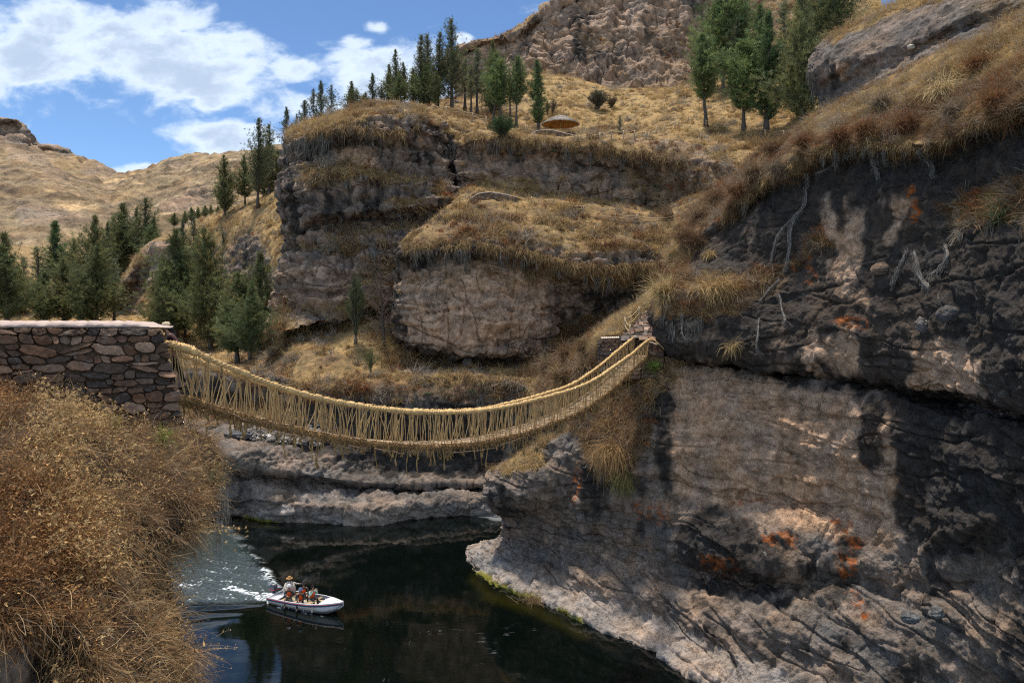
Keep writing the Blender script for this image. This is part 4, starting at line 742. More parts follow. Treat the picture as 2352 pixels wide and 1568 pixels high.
# ------------------------------------------------------------------ dry stone masonry: irregular stones with deep joints
STONE_COLS = np.array([(0.088, 0.060, 0.043), (0.118, 0.074, 0.052), (0.056, 0.047, 0.042), (0.140, 0.096, 0.072), (0.078, 0.054, 0.040), (0.092, 0.076, 0.064), (0.050, 0.044, 0.042), (0.16, 0.122, 0.098)]) * np.array([1.18, 1.0, 0.84])
def masonry(name, front, side=None, nx=500, ny=300, course=0.22, wmin=0.2, wmax=0.55, depth=0.06, seed=1, joint=(0.085, 0.056, 0.038), parent=None, cols=STONE_COLS, bump=1.0):
    """front: four corners (top left, top right, bottom right, bottom left); side: direction in which the right end turns away, with its length in the vector"""
    r = np.random.default_rng(seed); A, B, C, D = (np.array(p, float) for p in front)
    Lw = np.linalg.norm(B - A); Hh = np.linalg.norm(D - A); Ls = np.linalg.norm(side) if side is not None else 0.0
    tot = Lw + Ls; st = []
    z = -0.1
    while z < Hh + 0.2:
        h = course * r.uniform(0.65, 1.4); x = -r.uniform(0, 0.4)
        while x < tot + 0.3:
            w = r.uniform(wmin, wmax) * (1.25 if h > course else 0.9)
            if h > course and r.random() < 0.28:
                k = r.uniform(0.4, 0.6); st.append((x + w / 2, z + h * k / 2, w / 2, h * k / 2)); st.append((x + w / 2 + r.normal() * 0.03, z + h * (1 + k) / 2, w / 2, h * (1 - k) / 2))
            else: st.append((x + w / 2, z + h / 2 + r.normal() * 0.02, w / 2, h / 2 * r.uniform(0.85, 1.1)))
            x += w
        z += h
    st = np.array(st); n = len(st); rot = r.normal(size=n) * 0.22; sk = r.normal(size=n) * 0.35; pw = r.uniform(1.5, 3.6, n)
    u = np.linspace(0, tot, nx); v = np.linspace(0, Hh, ny); U, V = np.meshgrid(u, v)
    Pn = np.stack([U, V, U * 0 + seed * 3.1], -1)
    Uw = U + 0.05 * fbm(Pn / 0.2, 4, 0.6); Vw = V + 0.045 * fbm(Pn / 0.2 + 40, 4, 0.6)
    f1 = np.full(U.shape, 9.0); f2 = f1.copy(); ci = np.zeros(U.shape, int); lx = np.zeros(U.shape); ly = np.zeros(U.shape)
    for k in range(n):
        x0, y0, hw, hh = st[k]; R2 = 1.6
        i0, i1 = np.searchsorted(u, [x0 - hw * R2 - 0.1, x0 + hw * R2 + 0.1]); j0, j1 = np.searchsorted(v, [y0 - hh * R2 - 0.1, y0 + hh * R2 + 0.1])
        if i0 >= i1 or j0 >= j1: continue
        s_ = (slice(j0, j1), slice(i0, i1)); dx = Uw[s_] - x0; dy = Vw[s_] - y0
        c, s = math.cos(rot[k]), math.sin(rot[k]); a = (c * dx + s * dy) / hw; b = (-s * dx + c * dy) / hh; a = a + sk[k] * b
        f = (np.abs(a) ** pw[k] + np.abs(b) ** pw[k]) ** (1 / pw[k])
        cl = f < f1[s_]; f2[s_] = np.where(cl, f1[s_], np.minimum(f2[s_], f)); ci[s_] = np.where(cl, k, ci[s_]); lx[s_] = np.where(cl, a, lx[s_]); ly[s_] = np.where(cl, b, ly[s_]); f1[s_] = np.minimum(f1[s_], f)
    gap = np.minimum((f2 - f1) * 1.1, (1.12 - f1) * 2.0); m = sst(gap, 0.04, 0.24)
    tx, ty, hgt = r.normal(size=n) * 0.25, r.normal(size=n) * 0.25, r.uniform(0.5, 1.2, n)
    cut = np.abs(fbm(Pn / 0.22 + 9, 4, ridged=True))
    d = depth * m * (hgt[ci] + tx[ci] * lx + ty[ci] * ly + 0.35 * fbm(Pn / 0.09, 4) + 0.22 * cut) * bump - 0.02 * (1 - m)
    fr = np.clip(U / Lw, 0, 1)[..., None]; vv = (V / Hh)[..., None]
    P = A + (B - A) * fr + ((D - A) * (1 - fr) + (C - B) * fr) * vv
    nf = np.cross(B - A, D - A); nf /= np.linalg.norm(nf); nf = -nf if nf[1] > 0 else nf
    N = np.broadcast_to(nf, P.shape)
    if side is not None:
        ex = np.clip(U - Lw, 0, None)[..., None]; sd = np.array(side, float) / Ls; P = P + sd * ex
        ns = np.cross(sd, np.array([0, 0, 1.0])); ns /= np.linalg.norm(ns); w = sst(U, Lw - 0.08, Lw + 0.08)[..., None]; N = unit_(N * (1 - w) + ns * w)
    P = P + N * d[..., None]
    c = cols[r.integers(0, len(cols), n)] * r.uniform(0.7, 1.3, (n, 1)); c = c[ci] * np.clip(1 + 0.55 * fbm(Pn / 0.12 + 60, 4) + 0.3 * cut, 0.4, 1.9)[..., None]
    c = cmix(c, np.array([0.20, 0.18, 0.165]), sst(fbm(Pn / 0.2 + 80, 4), 0.3, 0.5) * 0.4)
    c = cmix(c, np.array(joint) * (1 + 0.5 * fbm(Pn / 0.05, 2))[..., None], 1 - m)
    idx = np.arange(nx * ny).reshape(ny, nx); Fq = np.stack([idx[:-1, :-1], idx[1:, :-1], idx[1:, 1:], idx[:-1, 1:]], -1).reshape(-1, 4)
    return mesh_np(name, P.reshape(-1, 3), Fq, M_STONE, np.clip(c, 0.015, 0.8).reshape(-1, 3), parent)
def unit_(v): return v / (np.linalg.norm(v, axis=-1, keepdims=True) + 1e-9)
M_PLASTER = paint_mat('pink_plaster', 0.9, 3, 0.12, 0.3, 14)

# the stone abutment wall on the left
w0 = at(-528, 748, 13.52); w1 = at(366, 756, 17.3); w2 = at(421, 1000, 17.0); w3 = at(-528, 1081, 13.3)
WR = empty('stone_wall', w0); tag(WR, 'dark fieldstone abutment wall with pale pink plaster top, left end of bridge', 'wall')
def rel(V, o): return [np.array(v) - np.array(o) for v in V]
ms = masonry('stonework', rel((w0, w1, w2, w3), w0), side=np.array([-1.0, 1.2, 0]), nx=1150, ny=360, course=0.215, wmin=0.15, wmax=0.56, depth=0.095, seed=5, parent=WR)
def capping():
    n = 90; t = np.linspace(0, 1, n); ln_ = np.array(w0) + (np.array(w1) - np.array(w0)) * t[:, None]; px = CX + F * ln_[:, 0] / ln_[:, 1]; D = ln_[:, 1]
    top = 738 + 12 * sst(px, 315, 368) + 3 * np.clip((px - 250) / 100, 0, 1)
    V = []; prof = [(0.0, -0.02), (-0.035, 0.0), (-0.02, 0.35), (0.05, 0.75), (0.3, 1.0), (0.55, 0.98), (0.7, 0.6), (0.72, -0.4)]
    for i in range(n):
        b = np.array(at(px[i], 751, D[i])); h = (751 - top[i]) / F * D[i] * (1 + 0.06 * math.sin(i * 1.3))
        for q, (dy, k) in enumerate(prof): V.append(b + np.array([0.004 * math.sin(i * .9 + q), dy + 0.02 * math.sin(i * 0.7 + q * 2), h * k + 0.012 * math.sin(i * 1.9 + q) * (k > 0)]) - np.array(w0))
    m = len(prof); idx = np.arange(n * m).reshape(n, m); Q = np.stack([idx[:-1, :-1], idx[1:, :-1], idx[1:, 1:], idx[:-1, 1:]], -1).reshape(-1, 4)
    c = np.tile(np.array([0.46, 0.355, 0.305]), (n * m, 1)) * (1 + 0.3 * fbm(np.array(V) * 2.3, 5))[:, None]
    mesh_np('capping', np.array(V), Q, M_PLASTER, c, WR)
capping()
mb = MB(); cpt = (np.array(w0) + np.array(w1)) / 2
# the body of the wall behind its face
e = np.array([-0.75, 0.9, 0]) * 0.66; V = [np.array(p) + np.array(o_) for o_ in ((0.0, 0.04, -0.03), e) for p in (w0, w1, w2, w3)]
mb.add(np.array(V) - np.array(w0), [(4, 5, 6, 7)[::-1], (0, 4, 7, 3), (1, 2, 6, 5), (0, 1, 5, 4)], None, (0.10, 0.08, 0.065))
mb.build('wall_core', M_STONE, WR, smooth=False)

# masonry at the far bridge end
g0 = at(1372, 781, 47.3)
AB = empty('stone_abutment', g0); tag(AB, 'stone retaining wall with a pale plaster edge, left of the steps', 'wall')
masonry('stonework', rel((at(1372, 781, 47.3), at(1478, 776, 46.3), at(1478, 872, 46.0), at(1378, 872, 46.9)), g0), side=np.array([0.3, 1.2, 0]), nx=240, ny=190, course=0.26, wmin=0.2, wmax=0.6, depth=0.10, seed=9, parent=AB, cols=STONE_COLS * 1.5)
mb = MB()
for k in range(12):
    a, b = at(1384 + k * 4.8, 776.5 - 0.1 * k, 47.35 - 0.03 * k), 0
    mb.ball(np.array(a) - np.array(g0) + np.array([0, 0.15, 0.0]), (0.10, 0.28, 0.075), 10, 6, np.array((0.62, 0.52, 0.42)) * rng.uniform(0.9, 1.1), jit=0.2, seed=k)
mb.build('plaster_edge', M_PLASTER, AB)
g1 = at(1478, 776, 45.5)
PL = empty('stone_pillar', g1); tag(PL, 'narrow dry stone pier between the far bridge end and the dark cave', 'wall')
masonry('stonework', rel((at(1479, 782, 45.5), at(1523, 796, 45.1), at(1521, 868, 44.9), at(1474, 870, 45.3)), g1), side=np.array([0.5, 2.2, 0]), nx=200, ny=200, course=0.17, wmin=0.22, wmax=0.55, depth=0.07, seed=12, parent=PL, cols=STONE_COLS * 1.4)
mb = MB(); V = [np.array(p) - np.array(g1) for p in (at(1479, 782.5, 45.5), at(1523, 796.5, 45.1), at(1548, 790, 47.4), at(1500, 779, 47.6))]; mb.add(V, [(0, 1, 2, 3)], None, (0.25, 0.2, 0.15)); mb.build('pier_top', M_STONE, PL)

# the steps above the bridge
STP = empty('stone_steps', at(1470, 772, 46.4)); tag(STP, 'stone steps climbing from the far bridge end into the dry grass', 'steps')
sl = [(1424, 772, 46.6), (1434, 765, 47.3), (1440, 756, 47.9), (1448, 750.5, 48.3), (1456, 745, 48.7), (1459, 739.5, 49.1), (1464, 734.5, 49.5), (1470, 730.5, 49.9), (1472, 726, 50.3), (1479, 720.5, 50.7), (1481, 714, 51.1)]
for k, (x, y, D) in enumerate(sl):
    mb = MB(); x1 = 1508 - k * 0.3; segs = 4; xs = np.linspace(x, x1, segs + 1) + np.concatenate([[0], rng.normal(size=segs - 1) * 3, [0]])
    for j in range(segs):
        a, b = at(xs[j], y, D), at(xs[j + 1], y, D); hh = 0.22 + 0.03 * rng.normal()
        mb.box(np.array((a + b) / 2) - np.array(STP.location) + np.array([0, 0.35, -hh / 2 + rng.normal() * 0.012]), ((b - a).x * 0.985, 0.7 + (1.2 if k == 0 else 0), hh), STONE_COLS[rng.integers(0, 8)] * rng.uniform(1.6, 2.4) + 0.05, rz=rng.normal() * 0.03, bev=0.2, jit=0.012)
    mb.build('step', M_STONE, STP)

# low curved walls above
def low_wall(pts, h, label, seed, D=None):
    P = [ground(x, y) if D is None else at(x, y, D) for x, y in pts]; o = np.array(P[0]); C = spline(np.array([np.array(p) for p in P]), 60) - o
    C[:, 1] = np.linspace(C[0, 1], C[-1, 1], 60) + 0.35 * np.sin(np.linspace(0, 3.1, 60)) * -1
    nv = 16; v = np.linspace(0, 1, nv); V = C[:, None] + np.stack([0 * v, -0.02 + 0 * v, -h * v], -1)[None]; Pn = V * 1.0 + seed * 5
    f1, f2, cid = worley(Pn / np.array([0.42, 0.42, 0.30])); m = sst(f2 - f1, 0.03, 0.25)
    V = V - np.array([0, 1.0, 0]) * (0.12 * m * (0.6 + (cid % 9) / 12))[..., None]
    c = STONE_COLS[cid % 8] * 2.0 * (0.8 + 0.4 * ((cid * 7) % 13) / 13)[..., None]; c = cmix(c, (0.10, 0.075, 0.055), 1 - m)
    r = empty('low_wall', o); idx = np.arange(60 * nv).reshape(60, nv); Q = np.stack([idx[:-1, :-1], idx[:-1, 1:], idx[1:, 1:], idx[1:, :-1]], -1).reshape(-1, 4)
    mesh_np('stonework', V.reshape(-1, 3), Q, M_STONE, c.reshape(-1, 3), r)
    mb = MB(); q = C + np.array([0, 0.15, 0.02]); mb.tube(q, 0.10, 6, (0.42, 0.34, 0.27)); mb.build('capping', M_PLASTER, r)
    tag(r, label, 'wall')
low_wall([(1216, 317), (1222, 308), (1236, 302), (1264, 301), (1290, 306), (1322, 313), (1364, 322)], 1.1, 'low curved stone wall with a pale cap in front of the thatched shelter', 3, D=97)
low_wall([(1080, 458), (1090, 452), (1103, 446), (1126, 443.5), (1160, 448), (1190, 455)], 0.8, 'low arched stone wall with a pale cap on the grassy bench below the shelter', 4, D=85.6)

# ------------------------------------------------------------------ dry grass
def unit(v): return v / (np.linalg.norm(v, axis=-1, keepdims=True) + 1e-9)
def blades(base, dirs, length, width, bend, col):
    """one tapered, bent blade for each row: five points, three triangles"""
    n = len(base)
    side = unit(np.cross(dirs, rng.normal(size=(n, 3)))) * width[:, None]
    mid = base + dirs * (length * 0.55)[:, None] + bend * (length * 0.16)[:, None]
    tip = base + dirs * length[:, None] * 0.92 + bend * (length * 0.62)[:, None]
    V = np.stack([base - side, base + side, mid - side * 0.7, mid + side * 0.7, tip], 1).reshape(-1, 3)
    k = np.arange(n)[:, None] * 5
    T = np.concatenate([k + [0, 1, 3], k + [0, 3, 2], k + [2, 3, 4]]).astype(np.int32)
    return V, T, np.repeat(col, 5, 0)
def scatter(L, n, w=None, face=True):
    P, N, g = L.P, L.N, L.g
    e1 = P[1:, :-1] - P[:-1, :-1]; e2 = P[:-1, 1:] - P[:-1, :-1]
    area = np.linalg.norm(np.cross(e1, e2), axis=-1)
    qx, qy = proj(P[:-1, :-1]); inside = (qx > (-420 if L is LAND.get('near') else -110)) & (qx < 2460) & (qy > -120) & (qy < 1680)
    wt = area * (g[:-1, :-1] if w is None else w[:-1, :-1]) * inside
    if face:
        v = unit(np.array([0, 0, CZ]) - P[:-1, :-1]); wt = wt * (0.25 + np.clip((N[:-1, :-1] * v).sum(-1), 0, 1))
    wt = wt / P[:-1, :-1, 1] ** 1.2
    p = wt.ravel() / wt.sum(); k = rng.choice(len(p), n, p=p); i, j = np.unravel_index(k, wt.shape)
    a, b = rng.random((2, n))
    pos = P[i, j] + e1[i, j] * a[:, None] + e2[i, j] * b[:, None]
    return pos, N[i, j], L.br[i, j], L.px[i, j], L.py[i, j]
G_STRAW = np.array([0.50, 0.355, 0.165]); G_BROWN = np.array([0.19, 0.105, 0.052]); G_GREY = np.array([0.33, 0.275, 0.21]); G_RUST = np.array([0.27, 0.10, 0.035])
GV, GT, GC = [], [], []; _gn = 0
def tufts(L, n, nb, ln, wd, spread=0.55, droop=0.5, w=None, tint=None, lean=0.35, rad=0.16):
    global _gn
    if w is None: w = L.g * (0.12 + sst(fbm(L.P / 1.3 + 7, 3), -0.12, 0.22)) * (0.35 + sst(fbm(L.P / 5.0 + 27, 2), -0.3, 0.3))
    pos, nr, br, px, py = scatter(L, n, w)
    size = rng.lognormal(-0.12, 0.38, n) * (0.85 + 0.5 * fbm(pos / 3.0, 2))
    m = n * nb; ti = np.repeat(np.arange(n), nb)
    off = rng.normal(size=(m, 3)) * rad * size[ti][:, None]; off[:, 2] *= 0.3
    tang = off - (off * nr[ti]).sum(-1, keepdims=True) * nr[ti]
    base = pos[ti] + tang - nr[ti] * 0.05
    up = unit(np.array([0, 0, 1.0]) * 0.9 + nr[ti] * lean + rng.normal(size=(m, 3)) * spread + rng.normal(size=(n, 3))[ti] * 0.28)
    bend = unit(nr[ti] * np.array([1, 1, 0.0]) * 0.5 + rng.normal(size=(m, 3)) * 0.55 + rng.normal(size=(n, 3))[ti] * 0.35) * 0.75 + np.array([0, 0, -droop])
    ct = np.clip(br + rng.normal(size=n) * 0.32 + 0.6 * fbm(pos / 1.3 + 3, 3), 0, 1)
    c = G_STRAW + (G_BROWN - G_STRAW) * ct[:, None]
    gsel = rng.random(n); c = np.where((gsel < 0.22)[:, None], G_GREY, c); c = np.where(((gsel > 0.9) & (br > 0.5))[:, None], G_RUST, c)
    if tint is not None: c = c * tint
    c = c[ti] * rng.uniform(0.7, 1.3, (m, 1))
    V, T, C = blades(base, up, ln * size[ti] * rng.uniform(0.6, 1.2, m), wd * rng.uniform(0.6, 1.3, m), bend, c)
    GV.append(V); GT.append(T + _gn); GC.append(C); _gn += len(V)
Lo, Lt, Ls, Lb, Lu, Ld, Lg, Lh, Lp, Ln = (LAND[k] for k in ('outcrop', 'terraces', 'left', 'bank', 'upper', 'dome', 'over', 'lower', 'path', 'near'))
tufts(Ls, 2600, 24, 0.8, 0.024)
tufts(Lo, 3000, 26, 0.85, 0.022, droop=0.8)
tufts(Lt, 8500, 27, 0.9, 0.022, droop=0.75)
tufts(Lb, 1700, 24, 0.75, 0.018, droop=0.9)
tufts(Lu, 2600, 16, 1.1, 0.045, droop=0.6)
tufts(Ld, 2600, 20, 0.6, 0.010, droop=0.7)
tufts(Lg, 7500, 34, 0.55, 0.0095, droop=0.45, rad=0.16, lean=0.12, spread=0.5)
tufts(Lh, 2200, 36, 0.65, 0.0105, droop=0.9, rad=0.2)
tufts(Lp, 3600, 26, 0.45, 0.012, droop=0.5)
tufts(LAND['valley'], 2500, 14, 0.8, 0.03)
for L_, n_, ln_, wd_, r_ in ((Lg, 520, 0.8, 0.010, 0.22), (Lh, 120, 0.8, 0.010, 0.3), (Lp, 120, 0.6, 0.012, 0.28), (Lt, 900, 1.35, 0.026, 0.42), (Lo, 420, 1.3, 0.026, 0.42), (Ls, 420, 1.3, 0.028, 0.45), (Lb, 160, 1.1, 0.024, 0.4), (Ld, 90, 0.9, 0.012, 0.3)):
    tufts(L_, n_, 95, ln_, wd_, spread=0.5, droop=0.75, rad=r_, lean=0.2)
# shaggy grass hanging over the brows
brows = [([(668, 318), (720, 304), (784, 292), (851, 298), (920, 306), (960, 292)], 60), ([(1060, 318), (1120, 314), (1221, 322), (1355, 334), (1456, 350), (1560, 372)], 110), ([(700, 398), (784, 392), (850, 398), (930, 410)], 40), ([(930, 572), (990, 562), (1060, 560), (1180, 572)], 60), ([(1180, 572), (1280, 600), (1380, 615), (1480, 612), (1560, 602)], 130),
         ([(1000, 500), (1080, 490), (1200, 500), (1330, 516), (1450, 528), (1570, 538)], 110), ([(760, 872), (860, 858), (930, 866), (1060, 866), (1180, 872), (1250, 886)], 80), ([(1660, 500), (1740, 430), (1800, 395), (1900, 345), (1971, 325), (2072, 335), (2156, 330), (2237, 290), (2352, 248)], 120), ([(690, 560), (800, 572), (880, 555)], 30)]
for pts, cnt in brows:
    line = resample([(x, y, 0) for x, y in pts], 300)
    for _ in range(cnt):
        q = line[rng.integers(0, 300)]; g = np.array(ground(q[0] + rng.normal() * 3, q[1] + rng.normal() * 4)); v = unit(np.array([0, 0, CZ]) - g); m = 46; sc_ = 0.0125 * g[1] * rng.uniform(0.6, 1.3)
        tone = np.clip(rng.normal() * 0.3 + 0.55, 0, 1); c = (G_STRAW + (G_BROWN - G_STRAW) * tone) * rng.uniform(0.65, 1.25, (m, 1))
        b = np.repeat(g[None], m, 0) + rng.normal(size=(m, 3)) * 0.16 * sc_; d = unit(v * 0.7 + np.array([0, 0, 0.35]) + rng.normal(size=(m, 3)) * 0.5)
        V, T, C = blades(b, d, 0.85 * sc_ * rng.uniform(0.5, 1.2, m), 0.00028 * g[1] * rng.uniform(0.6, 1.3, m), np.array([0, 0, -1.5]) + rng.normal(size=(m, 3)) * 0.3, c)
        GV.append(V); GT.append(T + _gn); GC.append(C); _gn += len(V)
o = mesh_np('dry_grass', np.concatenate(GV), np.concatenate(GT), M_GRASS, np.concatenate(GC), smooth=False)
tag(o, 'dry straw and brown bunch grass covering ledges, brows and slopes', 'grass', kind='stuff')
print('grass verts', len(o.data.vertices))

# ------------------------------------------------------------------ grey moss hanging from the overhangs
def strands(starts, length, width, col, sway=0.12, seg=4):
    n = len(starts); P = [starts]; d = np.zeros((n, 3)); d[:, 2] = -1
    for k in range(seg):
        d = unit(d + rng.normal(size=(n, 3)) * np.array([sway, sway, 0.05])); P.append(P[-1] + d * (length / seg)[:, None])
    P = np.stack(P, 1)                                  # n, seg+1, 3
    side = unit(np.cross(np.array([0, 0, 1.0]), rng.normal(size=(n, 3)) * np.array([0.4, 1, 0]) )) * width[:, None]
    tap = np.array([1, 0.95, 0.75, 0.45, 0.08])[:seg + 1]
    A = P - side[:, None] * tap[None, :, None]; B = P + side[:, None] * tap[None, :, None]
    V = np.stack([A, B], 2).reshape(-1, 3)
    k = np.arange(n)[:, None] * (2 * seg + 2); Q = []
    for s in range(seg): Q.append(k + [2 * s, 2 * s + 1, 2 * s + 3, 2 * s + 2])
    return V, np.concatenate(Q).astype(np.int32), np.repeat(col, 2 * seg + 2, 0)
lips = [  # points along the edge, strands, length, spread
 ([(652, 340), (664, 328), (720, 320), (745, 318)], 190, 1.9), ([(745, 318), (851, 312), (930, 322)], 60, 0.9), ([(1000, 330), (1040, 335), (1100, 330)], 60, 0.9),
 ([(1120, 330), (1221, 338), (1355, 350), (1450, 368)], 130, 1.1), ([(1450, 368), (1560, 390)], 40, 0.8), ([(650, 395), (720, 410), (800, 415)], 60, 0.9), ([(700, 560), (800, 575), (880, 560)], 90, 1.3),
 ([(660, 520), (760, 515), (850, 500), (960, 485)], 90, 0.8), ([(912, 590), (960, 575), (1060, 575), (1100, 572)], 150, 1.3), ([(960, 500), (1010, 492), (1080, 488)], 110, 1.0), ([(1120, 580), (1200, 590), (1290, 622)], 90, 1.2), ([(1290, 622), (1390, 640), (1540, 625)], 80, 0.9),
 ([(740, 912), (930, 905), (1060, 912), (1240, 915)], 110, 1.3), ([(905, 620), (912, 690)], 30, 1.6), ([(1500, 715), (1560, 740), (1690, 722)], 70, 1.0), ([(1650, 505), (1740, 440), (1800, 402)], 40, 0.7), ([(1880, 360), (1971, 335), (2072, 345), (2156, 335)], 110, 0.8),
 ([(1350, 1060), (1400, 1085), (1460, 1080)], 40, 0.6), ([(1860, 165), (1868, 205)], 70, 0.9), ([(2165, 540), (2260, 515), (2352, 525)], 50, 0.7), ([(1060, 60), (1300, 40), (1500, 60)], 0, 1)]
MV, MQ, MC = [], [], []; mn = 0
for pts, cnt, ln in lips:
    if not cnt: continue
    line = resample([(x, y, 0) for x, y in pts], 200); nc = max(3, cnt // 9); st, ls = [], []
    for q_ in range(nc):
        i_ = rng.integers(0, 200); cl_ = ln * rng.uniform(0.3, 1.15) * (0.5 if rng.random() < 0.4 else 1); wdt = rng.uniform(2, 9)
        for _ in range(int(rng.integers(3, 14))):
            ox_ = rng.normal(); s = ground(line[i_, 0] + ox_ * wdt, line[i_, 1] + rng.normal() * 5 + rng.exponential(6)); v = unit(np.array([0, 0, CZ]) - np.array(s)); st.append(np.array(s) + v * rng.uniform(0.05, 0.3)); ls.append(1.45 * cl_ * math.exp(-0.5 * ox_ * ox_) * rng.uniform(0.55, 1.1))
    st, ls = np.array(st), np.array(ls); D = st[:, 1]; k = 5
    st = np.repeat(st, k, 0) + rng.normal(size=(len(st) * k, 3)) * 0.07 * (np.repeat(D, k)[:, None] / 80)
    c = np.array([0.20, 0.18, 0.155]) * rng.uniform(0.55, 1.25, (len(st), 1)) * np.array([1, 1, 1]) + rng.normal(size=(len(st), 1)) * 0.02
    V, Q, C = strands(st, np.repeat(ls, k) * rng.uniform(0.5, 1.1, len(st)), 0.00045 * np.repeat(D, k) * rng.uniform(0.5, 1.4, len(st)), np.clip(c, 0.05, 1))
    MV.append(V); MQ.append(Q + mn); MC.append(C); mn += len(V)
o = mesh_np('hanging_moss', np.concatenate(MV), np.concatenate(MQ), M_GRASS, np.concatenate(MC), smooth=False)
tag(o, 'grey beard moss hanging in strands from the overhanging rock edges', 'moss', kind='stuff')

# ------------------------------------------------------------------ grey roots and vines down the right hand cliff: each one a bundle of fibres
def vine(pts, r, label, nf=34, sag=0.0):
    base = [ground(x, y) for x, y in pts]
    P = np.array([np.array(p) + unit(np.array([0, 0, CZ]) - np.array(p)) * 0.16 for p in base]); n = len(P) * 5
    C0 = spline(P, n); mb = MB(); o0 = P[0]
    for k in range(nf):
        ph = rng.uniform(0, 6.28); w = r * rng.uniform(0.2, 1.0); a, b = sorted(rng.random(2)); 
        if b - a < 0.3: b = min(1, a + 0.3)
        i0, i1 = int(a * (n - 1)), max(int(b * (n - 1)), int(a * (n - 1)) + 3)
        s = np.arange(n)[i0:i1 + 1] / n
        q = C0[i0:i1 + 1] + np.stack([np.cos(ph + 9 * s), np.sin(ph + 7 * s) * 0.6, np.sin(ph * 2 + 11 * s) * 0.7], -1) * w * (0.6 + 0.4 * np.sin(s * 17 + ph))[:, None]
        q[:, 2] -= 0.02
        mb.tube(q, rng.uniform(0.006, 0.016), 3, np.array([0.33, 0.30, 0.27]) * rng.uniform(0.6, 1.3), cap=False)
    for k in range(nf * 4):
        s = C0[rng.integers(0, n)] + rng.normal(size=3) * r * 0.6; l = rng.uniform(0.08, 0.35)
        mb.tube([s, s + np.array([rng.normal() * 0.04, rng.normal() * 0.03, -l * 0.5]), s + np.array([rng.normal() * 0.08, rng.normal() * 0.03, -l])], 0.005, 3, np.array([0.33, 0.30, 0.27]) * rng.uniform(0.5, 1.2), cap=False)
    o = mb.build('hanging_root', M_GRASS, local=o0); o.location = o0
    tag(o, label, 'root', 'grey roots hanging down the right cliff')
vine([(1853, 396), (1852, 430), (1846, 468), (1828, 496), (1816, 530), (1812, 575), (1802, 620)], 0.15, 'longest grey root hanging beside the orange lichen on the right cliff', 60)
vine([(1842, 480), (1800, 520), (1780, 560), (1770, 600)], 0.10, 'grey root branching off to the left of the longest root')
vine([(1912, 360), (1920, 372), (1900, 388), (1873, 398)], 0.10, 'short looped grey root just above the longest root')
vine([(1962, 330), (1952, 350), (1930, 362)], 0.13, 'thick grey tangle of roots under the brow, left of the forked tangle', 50)
vine([(1985, 335), (2005, 352), (2008, 380), (2016, 402)], 0.12, 'forked grey tangle of roots hanging below the middle of the brow', 55)
vine([(2030, 340), (2030, 360), (2038, 368)], 0.09, 'small grey root curl right of the forked tangle')
vine([(2110, 340), (2120, 362), (2140, 378), (2144, 400)], 0.12, 'broad grey root mat near the black rock under the brow', 55)
vine([(2172, 560), (2174, 590), (2160, 615), (2135, 630)], 0.09, 'grey root looping down from the small grass ledge on the black rock', 45)
vine([(2100, 575), (2106, 610), (2118, 640), (2132, 660)], 0.12, 'grey fringe of roots hanging below the pale lichen streak', 70)
vine([(2085, 570), (2066, 610), (2050, 650)], 0.10, 'grey root trailing left and down toward the boulder in the cliff')
vine([(1790, 640), (1770, 660), (1745, 690)], 0.10, 'pale grey root crossing the cliff right of the grass tussock', 40)
vine([(1788, 672), (1795, 700), (1803, 735)], 0.07, 'thin grey root hanging under the pale lichen right of the tussock')
vine([(1743, 730), (1740, 770), (1738, 800), (1752, 812)], 0.06, 'thin grey root hooked at its end above the dark cleft')
vine([(1568, 720), (1566, 760), (1576, 778), (1592, 772)], 0.06, 'thin grey root hooked at its end below the grass tussock')

